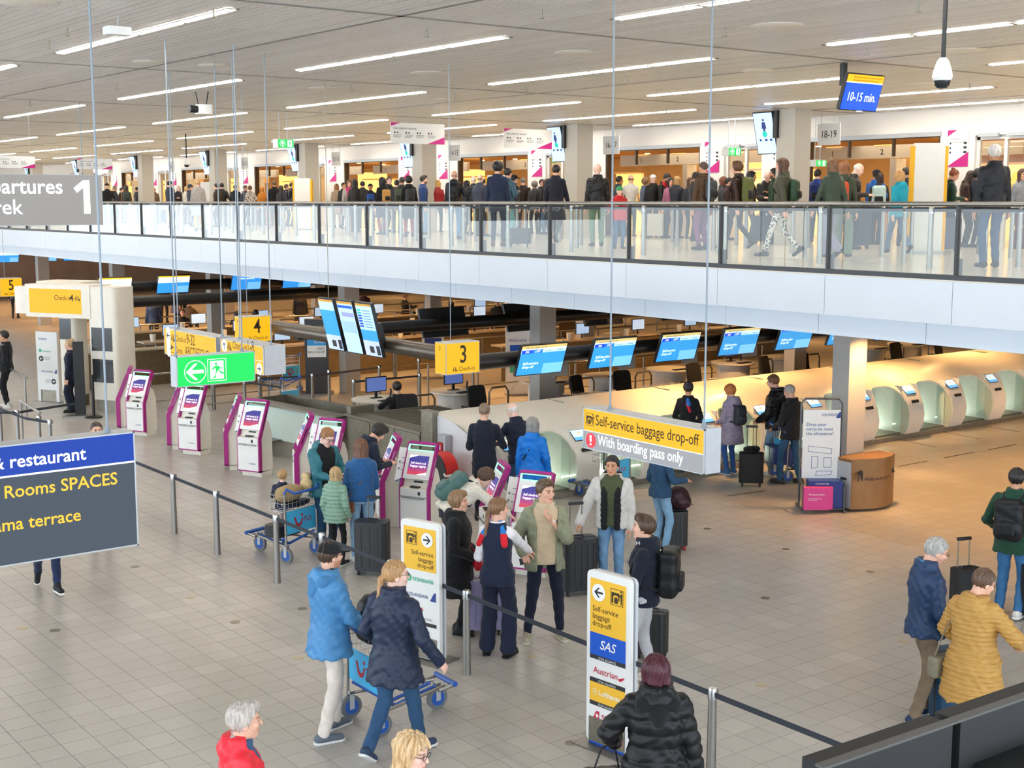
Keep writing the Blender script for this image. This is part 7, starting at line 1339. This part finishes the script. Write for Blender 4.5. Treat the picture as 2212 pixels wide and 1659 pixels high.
FAR = [  # px, head y, height, hd, top kind, top colour, legs, hair, hair colour, pose, label
 (352, 603, 1.8, 10, 'jacket', '#1a1c20', '#2a2c32', 'short', '#2a211c', 'stand', 'person in a black jacket standing before the far white and blue screen'),
 (378, 612, 1.7, 60, 'coat', '#5f5872', '#24262c', 'long', '#3a2a22', 'stand', 'person in a mauve scarf coat under the far white and blue screen'),
 (393, 608, 1.75, -20, 'jacket', '#202227', '#24262c', 'short', '#2b231f', 'stand', 'person in a dark jacket beside the mauve scarf coat'),
 (394, 668, 1.3, 180, 'suit', '#191c26', '#191c26', 'short', '#4a3628', 'sit', 'clerk facing the hall behind the long brown counter'),
 (408, 648, 1.3, 20, 'jacket', '#5f4a3a', '#2a2622', 'short', '#3a2c22', 'sit', 'person in a brown jacket seated at the far counter'),
 (512, 672, 1.3, 10, 'suit', '#17181c', '#191c26', 'short', '#1a1718', 'sit', 'clerk in black seated right of the grey column'),
 (552, 670, 1.65, 0, 'coat', '#1c1a1b', '#201e1f', 'long', '#1f1a1a', 'stand', 'person in a dark brown coat left of the number 4 box'),
 (648, 624, 1.75, 180, 'coat', '#222024', '#1c1c20', 'long', '#2c221e', 'stand', 'person in a long black coat with a grey scarf under the far pale screen'),
 (702, 636, 1.3, -30, 'sweater', '#3c5f88', '#22242a', 'short', '#18161a', 'sit', 'person in a blue sweater seated at a bright far monitor'),
 (786, 625, 1.75, 20, 'coat', '#3a1f22', '#201e1f', 'short', '#201a18', 'stand', 'person in a dark maroon coat behind the portrait screens'),
 (875, 634, 1.3, 60, 'suit', '#15161b', '#191c26', 'short', '#5a4230', 'sit', 'clerk in black with a hand at the chin behind the portrait screens'),
 (975, 648, 1.35, -40, 'jacket', '#201c1c', '#1f1d1e', 'long', '#1c1717', 'sit', 'person in dark clothes seated behind the rod of the number 3 box'),
 (1075, 645, 1.8, 180, 'coat', '#2b2622', '#17181b', 'short', '#2c221e', 'stand', 'person in a dark tweed jacket standing left of the green t banner'),
 (28, 575, 1.75, 10, 'jacket', '#22252c', '#22252c', 'short', '#2a211c', 'stand', 'person in dark clothes far back behind the number 5 box'),
 (182, 590, 1.3, 180, 'suit', '#20222a', '#20222a', 'short', '#6a4a34', 'sit', 'clerk far back at the dark desks left of the red band screen'),
 (235, 665, 1.35, 100, 'sweater', '#4a6f9c', '#22252c', 'long', '#8a5a34', 'sit', 'person in a blue top leaning at the counter right of the portal'),
 (330, 640, 1.75, 0, 'jacket', '#3a4660', '#2a2c32', 'short', '#2a211c', 'stand', 'person in a slate jacket left of the black jacket at the far counter')]
for px, py, hh, hd, tk, tc, lc, hs, hcol, po, lb in FAR:
    H_ = 1.75 if po == 'sit' else hh; zt = hh; a = onz(px, py, zt)
    if a[1] > 60: a = onY(px, py, 58.)
    person(lb, a[0], a[1], 0, hd, h=1.72 if po == 'sit' else hh, pose=po, hair=(hs, hcol), top=dict(k=tk, c=tc), legs=dict(k='slim', c=lc), res=.03)
# ================================================================== PEOPLE ON THE UPPER FLOOR
# px, head y | height | heading | pose | sex | hair | top | legs | options | label
CROWD = '''2150 313|1.84|-25|stand|m|short #cfcac4|jacket #1b1d24|jeans #2f4a6e|T|person in a black quilted jacket and jeans near the right picture edge
2090 370|1.66|80|phone|f|long #3a2620|leather #3b2a24|slim #23262c||person in a brown leather jacket left of the black quilted jacket
2113 371|1.68|60|stand|f|curly #1d1818|jacket #22293a|slim #23262c||person in a navy coat between the brown leather and the quilted jacket
2053 365|1.68|70|phone|f|bun #8a4a2c|sweater #1f3b2c|slim #22242a|S#232a3c|person in a green cardigan and dark scarf holding a phone right of the white pillar
2034 352|1.80|100|stand|m|short #8d8a86|jacket #3a3c42|jeans #2a3a50||person in a grey jacket hidden behind the green cardigan
1945 370|1.56|-35|walk|f|bob #c99a62|jacket #1aa3bd|jeans #55728f|H|person in a turquoise hooded jacket walking left
1900 384|1.64|0|stand|f|bob #3a2822|jacket #2e2620|slim #2a2a2e|B#b9d3d2|person in a brown jacket with a pale blue backpack
1893 372|1.72|30|stand|m|short #2a2320|jacket #1f5fb0|jeans #2a3a50|C#1a1d2c|person in a blue jacket and black cap behind the pale backpack
1846 351|1.80|95|phone|m|ring #d9d4cd|jacket #2c2c2a|slim #1f1f22|b#3a3c38|person in dark clothes with a grey backpack facing right
1800 343|1.72|-40|walk2|f|long #7a5534|jacket #3c4a3c|wide #8c8aa0||person in an olive jacket and striped trousers walking left
1824 350|1.70|10|stand|f|long #8a5a36|jacket #3a4432|wide #6f7f70|b#c9502c|person in a green jacket with an orange and blue backpack
1957 362|1.74|20|stand|m|short #3a322c|jacket #2c2f3a|jeans #2a3a50||person in a dark blue jacket hidden by the turquoise jacket
2208 368|1.66|150|stand|f|long #4a2c22|jacket #8a8f98|slim #5a2a34||person in a pale grey coat cut by the right picture edge
1692 343|1.74|-72|walk|f|long #5a3a28|jacket #4b4a3a|leg #b9b2a4|L b#2f4a34|person in an olive parka and spotted trousers with a green backpack
1722 370|1.74|40|stand|m|short #3a2c24|jacket #1f222c|jeans #2a3a50|C#4a3a2c|person in a brown cap and dark jacket behind the green backpack
1674 364|1.76|-80|stand|m|short #2a2220|jacket #1f3a26|jeans #22242c|D|person in a dark green jacket facing the olive parka
1657 374|1.74|170|phone|m|none #000|puffer #22231f|jeans #22242c||person in a black padded jacket looking down left of the green jacket
1622 371|1.70|90|stand|f|bob #18161a|jacket #18181c|slim #22242c||person in a black coat with raised collar right of the olive backpack
1595 350|1.80|-60|walk|m|mop #5a4028|leather #33221e|slim #23262a|B#5a6234|person in a dark brown leather jacket with an olive backpack
1562 388|1.62|80|stand|f|bob #7a452c|jacket #3a3c44|slim #2a2a30||person in a grey hooded top left of the brown leather jacket
1574 388|1.60|100|stand|m|short #1c1a1a|jacket #3a2428|slim #2a2a30||person in a maroon jacket partly behind the brown leather jacket
1521 350|1.80|-42|stand|m|crop #4a3a30|jacket #4a3420|jog #7d4f78|b#3f4546|person in a brown jacket and purple trousers with a grey backpack
1503 372|1.72|60|stand|m|short #2a221e|jacket #23262e|jeans #22242c|D|person in a dark jacket left of the brown jacket
1491 391|1.62|150|stand|f|long #4a2f22|jacket #2b2d36|slim #2a2a30||person in a navy coat facing the hall near the toy coloured bag
1766 376|1.76|10|stand|m|short #2c2420|jacket #24408a|jeans #22242c|b#1d2f6a|person in a blue jacket with a blue backpack beside the 18-19 column
1462 386|1.66|30|stand|f|long #b08a58|jacket #2b2f3a|slim #2a2a30||person in a dark jacket with long hair left of the thin right rod
1449 386|1.62|165|stand|f|long #17151a|sweater #a86a86|slim #2a2a30||person in a pink scarf facing the hall
1435 379|1.76|120|phone|m|short #141416|leather #16171a|slim #1f2024|I#b01c24 D|person in an open black jacket with a red shirt
1411 378|1.72|-10|stand|m|none #000|puffer #1d1d1f|slim #22242a|C#ecebe8|person in a black puffer with a white cap
1394 387|1.64|60|stand|f|curly #8a6a48|jacket #5a6a86|jeans #3a4a60||person in a denim blue top between the white shirt and the puffer
1363 378|1.74|5|stand|m|bald #5a4a40|tshirt #e9e6e0|slim #1d1e22||person in a white short sleeved shirt seen from behind
1338 404|1.30|165|stand|m|none #000|puffer #c01f26|jeans #3f6088|E#3f9a5a|child in a red jacket and green knitted hat
1337 381|1.70|70|stand|m|short #1f1a18|jacket #3a4c58|jeans #22242c||person in a slate jacket behind the child in red
1291 354|1.82|-8|stand|m|none #000|leather #1a1b1c|jeans #6d8a72||person in a black leather jacket and green trousers with shaved head
1270 386|1.66|20|stand|f|long #1a1718|jacket #c9c4bc|jeans #4d6a8a|b#22272a|person in a white top with a dark backpack behind the leather jacket
1201 357|1.84|18|walk|m|short #17161a|coat #1d2030|slim #4a4c50|h|person in a dark navy coat and grey trousers walking with a case
1075 350|1.86|12|stand|m|curly #16151a|blazer #232d45|slim #1f2a44|w|person in a navy blazer and dark jeans with brown shoes
1096 364|1.80|40|stand|m|short #17161a|jacket #2f5163|jeans #6fa0ab||person in a teal jacket and pale jeans right of the navy blazer
1130 388|1.72|0|stand|m|crop #6a6460|puffer #2e2421|slim #22242a||person in a brown puffer jacket seen from behind near the pier poster
1155 395|1.60|-20|stand|f|curly #77726e|jacket #3c3a40|slim #22242a||person in a grey jacket with curly hair right of the brown puffer
1170 396|1.66|150|stand|m|short #2a2220|jacket #2a2c32|slim #22242a||person in a charcoal jacket facing the hall right of the grey jacket
1181 392|1.66|-30|stand|f|bob #4a3a30|jacket #17181c|jeans #4a6a8f||person in a black jacket and jeans left of the dark navy coat
1110 378|1.74|60|stand|m|short #1d1a1a|jacket #22262e|slim #22242a|C#1c1c20|person in a black cap behind the teal jacket
1041 386|1.68|75|phone|f|pony #1d191a|coat #cbbca4|slim #2a2a2e||person in a beige trench coat facing right
1023 380|1.74|-20|stand|m|ring #dcd7d0|jacket #22252c|slim #22242a|b#1b1d21|person in a black jacket with white hair and dark backpack
1037 377|1.76|30|stand|m|bald #8a7a6a|jacket #3a4054|slim #22242a||person in a slate blue jacket behind the beige trench coat
981 369|1.80|8|stand|m|bald #8a7a6c|jacket #1c1e26|jeans #5f8ab4|H b#17181c|person in a black hooded jacket and jeans with a black backpack
1008 391|1.62|60|stand|f|bob #17151a|jacket #23262e|slim #22242a||person in a dark jacket partly hidden right of the black backpack
945 390|1.66|10|stand|f|long #d2a556|leather #9a1e28|slim #22242a||person in a red leather jacket with long hair
914 380|1.76|85|stand|m|quiff #2a2220|sweater #223f78|jeans #7a9cc0|D|person in a blue sweater facing right before the column
926 394|1.70|-60|stand|m|short #17161a|jacket #2b2e36|slim #22242a||person in a charcoal coat behind the blue sweater
883 381|1.70|-10|stand|f|curly #141214|coat #151517|slim #9a1c24|b#2a2d33|person in a black furry coat with a small grey backpack
868 383|1.74|20|stand|m|short #3a322c|jacket #2c2f28|slim #22242a|b#3c4a34|person in a dark jacket with a green backpack left of the furry coat
857 389|1.66|0|stand|m|short #2a2422|jacket #23252a|slim #22242a||person in a black jacket between the furry coat and the mustard bag
840 382|1.78|150|stand|m|short #6a5040|jacket #26282d|slim #22242a||person in a dark zipped jacket facing the hall
826 384|1.70|-30|stand|f|bob #131214|coat #151619|slim #9a1c24|b#b98a4a|person in a black coat with a mustard backpack
833 390|1.68|120|stand|m|short #1f1a1a|jacket #2a2d33|slim #22242a||person in a dark top behind the mustard backpack
800 398|1.58|0|stand|m|none #000|hoodie #22242c|slim #22242a|E#22242c b#1d4fa0|person in a dark hood with a blue edged backpack
783 392|1.72|0|stand|m|short #141316|jacket #1d1f24|slim #22242a||person in a black jacket left of the dark hood
766 388|1.70|10|stand|f|long #1c1717|jacket #2a2624|slim #22242a||person in a dark brown jacket behind the pink dress
754 389|1.70|175|walk|f|long #4a2e22|coat #a49c98|leg #d9b8a4|I#c2246e|person in a pale grey coat over a pink dress facing the hall
742 395|1.66|150|stand|m|short #3a2c24|jacket #2a2a2e|slim #22242a||person in a dark jacket left of the pink dress
727 400|1.64|-5|stand|f|long #9a6a40|coat #b3a08c|slim #b3a08c||person in a long beige coat with long hair seen from behind
671 406|1.60|30|stand|f|none #000|coat #a8977c|slim #3a3632|E#b5a184|person in a tan hooded coat right of the yellow edged pillar
639 398|1.72|-70|hold|m|short #2a2422|jacket #4a4c50|slim #22242a|D|person in a grey jacket with a beard gesturing left
630 398|1.74|100|stand|m|short #2c2624|jacket #1f2432|slim #22242a||person in a navy jacket facing the grey jacket
618 402|1.68|80|stand|m|short #5a4030|jacket #2a2d36|slim #22242a||person in a dark blue jacket left of the navy jacket
607 406|1.62|10|stand|f|bob #3a3230|jacket #34363c|slim #22242a||person in a slate coat right of the broad black coat
592 391|1.82|0|stand|m|crop #5a4634|coat #131418|slim #17181c||person in a broad black coat seen from behind
566 410|1.58|-20|stand|f|long #c07a34|jacket #c9822e|slim #22242a||person in an orange top left of the broad black coat
540 404|1.64|0|stand|f|bun #6a4a34|spotted #dddddd|slim #22242a||person in a black and white patterned jacket
529 402|1.66|120|stand|m|short #4a3a30|jacket #4a5666|slim #22242a|S#c9302c|person in a blue grey jacket with a red scarf
508 400|1.70|5|stand|m|short #5a4030|jacket #1d2233|slim #22242a||person in a navy jacket left of the red scarf
479 396|1.72|5|stand|m|short #1d1a1a|leather #1a1a1c|slim #22242a||person in a black jacket right of the magenta edged pillar
468 397|1.68|-60|stand|m|short #2a2422|jacket #3a3028|slim #22242a||person in a brown jacket between the pillar and the black jacket
427 388|1.72|0|stand|f|bun #c9a070|coat #a39f9c|slim #d8c23c||person in a pale grey polka dot coat seen from behind
410 399|1.66|100|stand|m|short #2a2422|jacket #3a4252|slim #22242a|E#2b3a52|person in a blue knitted hat left of the polka dot coat
402 403|1.64|30|stand|f|long #c9a878|jacket #d9d4cc|slim #4a3a34||person in a white jacket left of the blue hat
385 402|1.66|150|stand|f|bob #c9c2ba|jacket #1c1d22|slim #22242a||person in a black jacket facing the hall beside a tall rod
373 409|1.60|0|stand|f|long #8a5a3c|jacket #1d1d20|slim #22242a||person in a black jacket with long hair beside the navy gilet
366 391|1.76|60|stand|m|short #1d1a1a|jacket #1f2638|slim #22242a||person in a navy gilet left of the rod
333 409|1.66|170|stand|m|none #000|coat #7a5f46|slim #22242a|S#6a543e|person in a brown coat and scarf facing the hall
320 404|1.72|160|stand|m|short #2a2422|jacket #22252c|slim #22242a||person in a dark jacket left of the brown scarf
305 400|1.74|5|stand|m|short #3a302a|puffer #17181b|slim #22242a||person in a black hooded puffer seen from behind left of the brown scarf
296 404|1.68|60|stand|m|short #2a2422|jacket #2a2d36|slim #22242a||person in a charcoal jacket behind the black hooded puffer
272 401|1.70|-5|walk|f|bob #3a261e|jacket #5a4632|jeans #9db5bd|B#2f3a38|person in a brown jacket with a dark backpack walking away
262 406|1.62|120|stand|m|short #2a2422|jacket #4a3a34|slim #22242a||person in a maroon top left of the brown jacket
247 402|1.70|60|stand|m|short #8a7a6a|jacket #2a2c33|slim #22242a||person in a dark jacket with grey hair near the departures board
244 409|1.60|0|stand|f|long #c9a070|puffer #1c1c1e|slim #22242a||person in a black puffer jacket near the departures board
231 397|1.74|0|stand|m|none #000|hoodie #141518|slim #22242a|E#141518|person in a black hood next to the departures board edge'''
UPX = []
for ln in CROWD.split('\n'):
    pp, hh, hd, po, sex, hr, tp, lg, op, lb = ln.split('|'); px, py = map(float, pp.split()); hh = float(hh); hd = float(hd)
    a = onz(px, py, ZM + hh)
    if a[0] > 25.6: a = onX(px, py, 25.6)
    if a[0] < 15.75: a = onX(px, py, 15.75)
    hs, hc_ = hr.split(); tk, tc = tp.split(); lk, lc = lg.split(); ops = op.split(); kw = {}; bp = None
    t = dict(k=tk, c=tc); L2 = dict(k=lk, c=lc); shoe = ('#2a2624', '#333')
    for o in ops:
        k, v = o[0], o[1:]
        if k == 'H': t['hood'] = True
        elif k == 'B': bp = (v, .17, .26)
        elif k == 'b': bp = (v, .14, .2)
        elif k == 'C': kw['hat'] = ('cap', v)
        elif k == 'E': kw['hat'] = ('beanie', v)
        elif k == 'D': kw['beard'] = (.3, .24, .2)
        elif k == 'L': L2['spot'] = True
        elif k == 'w': shoe = ('#5a2c22', '#2a1a14')
        elif k == 'I': kw['inner'] = (v, .012); t['open'] = .06
        elif k == 'S': kw['extra'] = [('scarf', v, [((-.06, .0, .52), (.06, .0, .52), .055, .055), ((0, .07, .48), (0, .13, .34), .04, .03)])]
    rnd = random.Random(int(px)); 
    q = person(lb, a[0], a[1], ZM, hd, h=hh, pose=po if po != 'stand' or rnd.random() < .6 else 'bag', fem=sex == 'f', hair=(hs, hc_) if hs != 'none' else ('none', ''), top=t, legs=L2, shoes=shoe, res=.024 if py < 372 else .03, skin=rnd.choice('llmptp') if px > 300 else 'l', bw=.96 + .16 * rnd.random(), **kw)
    UPX.append((a, lb))
    if bp: backpack('backpack on the ' + ' '.join(lb.replace('person in ', '').replace('a ', '', 1).split()[:11]), q, bp[0], w=bp[1], hgt=bp[2], d=.07, res=.026)
# belt posts and belts of the security queue
rows = [(17.2, 8, 46, 2.1), (18.6, 9, 50, 2.1), (20.0, 10, 52, 2.1), (21.4, 12, 56, 2.1), (22.7, 13, 58, 2.1)]
n = 0
for r_, (X, y0, y1, st) in enumerate(rows):
    y = y0 + .5 * r_; ys = []
    while y < y1: ys.append(y); y += st
    for i, yy in enumerate(ys): stanchion('steel queue post, %s from the right end in the %s queue row from the railing' % (ordw(i), OR[r_]), X, yy, ZM, 'security queue posts row ' + OR[r_])
    belt('dark belt of the security queue, row %s from the railing' % OR[r_], [(X, yy) for yy in ys], ZM + .87)
# cases on the upper floor
for px, py, c, w, h, lb in ((1122, 533, '#2a2b2c', .5, .34, 'low black cabin case behind the teal jacket on the upper floor'), (1232, 500, '#2b2d30', .3, .4, 'black shoulder case held by the dark navy coat'), (1640, 527, '#2e3136', .4, .6, 'dark suitcase behind the olive parka'), (1855, 537, '#23293a', .45, .9, 'tall navy suitcase behind the orange backpack'), (2045, 545, '#39304a', .5, .6, 'purple suitcase beside the quilted jacket'), (1415, 515, '#c9c4b8', .45, .6, 'pale suitcase below the white cap'), (563, 485, '#2f9db8', .4, .5, 'turquoise suitcase left of the broad black coat'), (350, 484, '#33373f', .4, .55, 'dark suitcase beside the brown jacket with backpack')):
    a = onz(px, py, ZM); suitcase(lb, a[0], a[1], R(-40), w, w * .6, h, c, .0, 0, z=ZM)
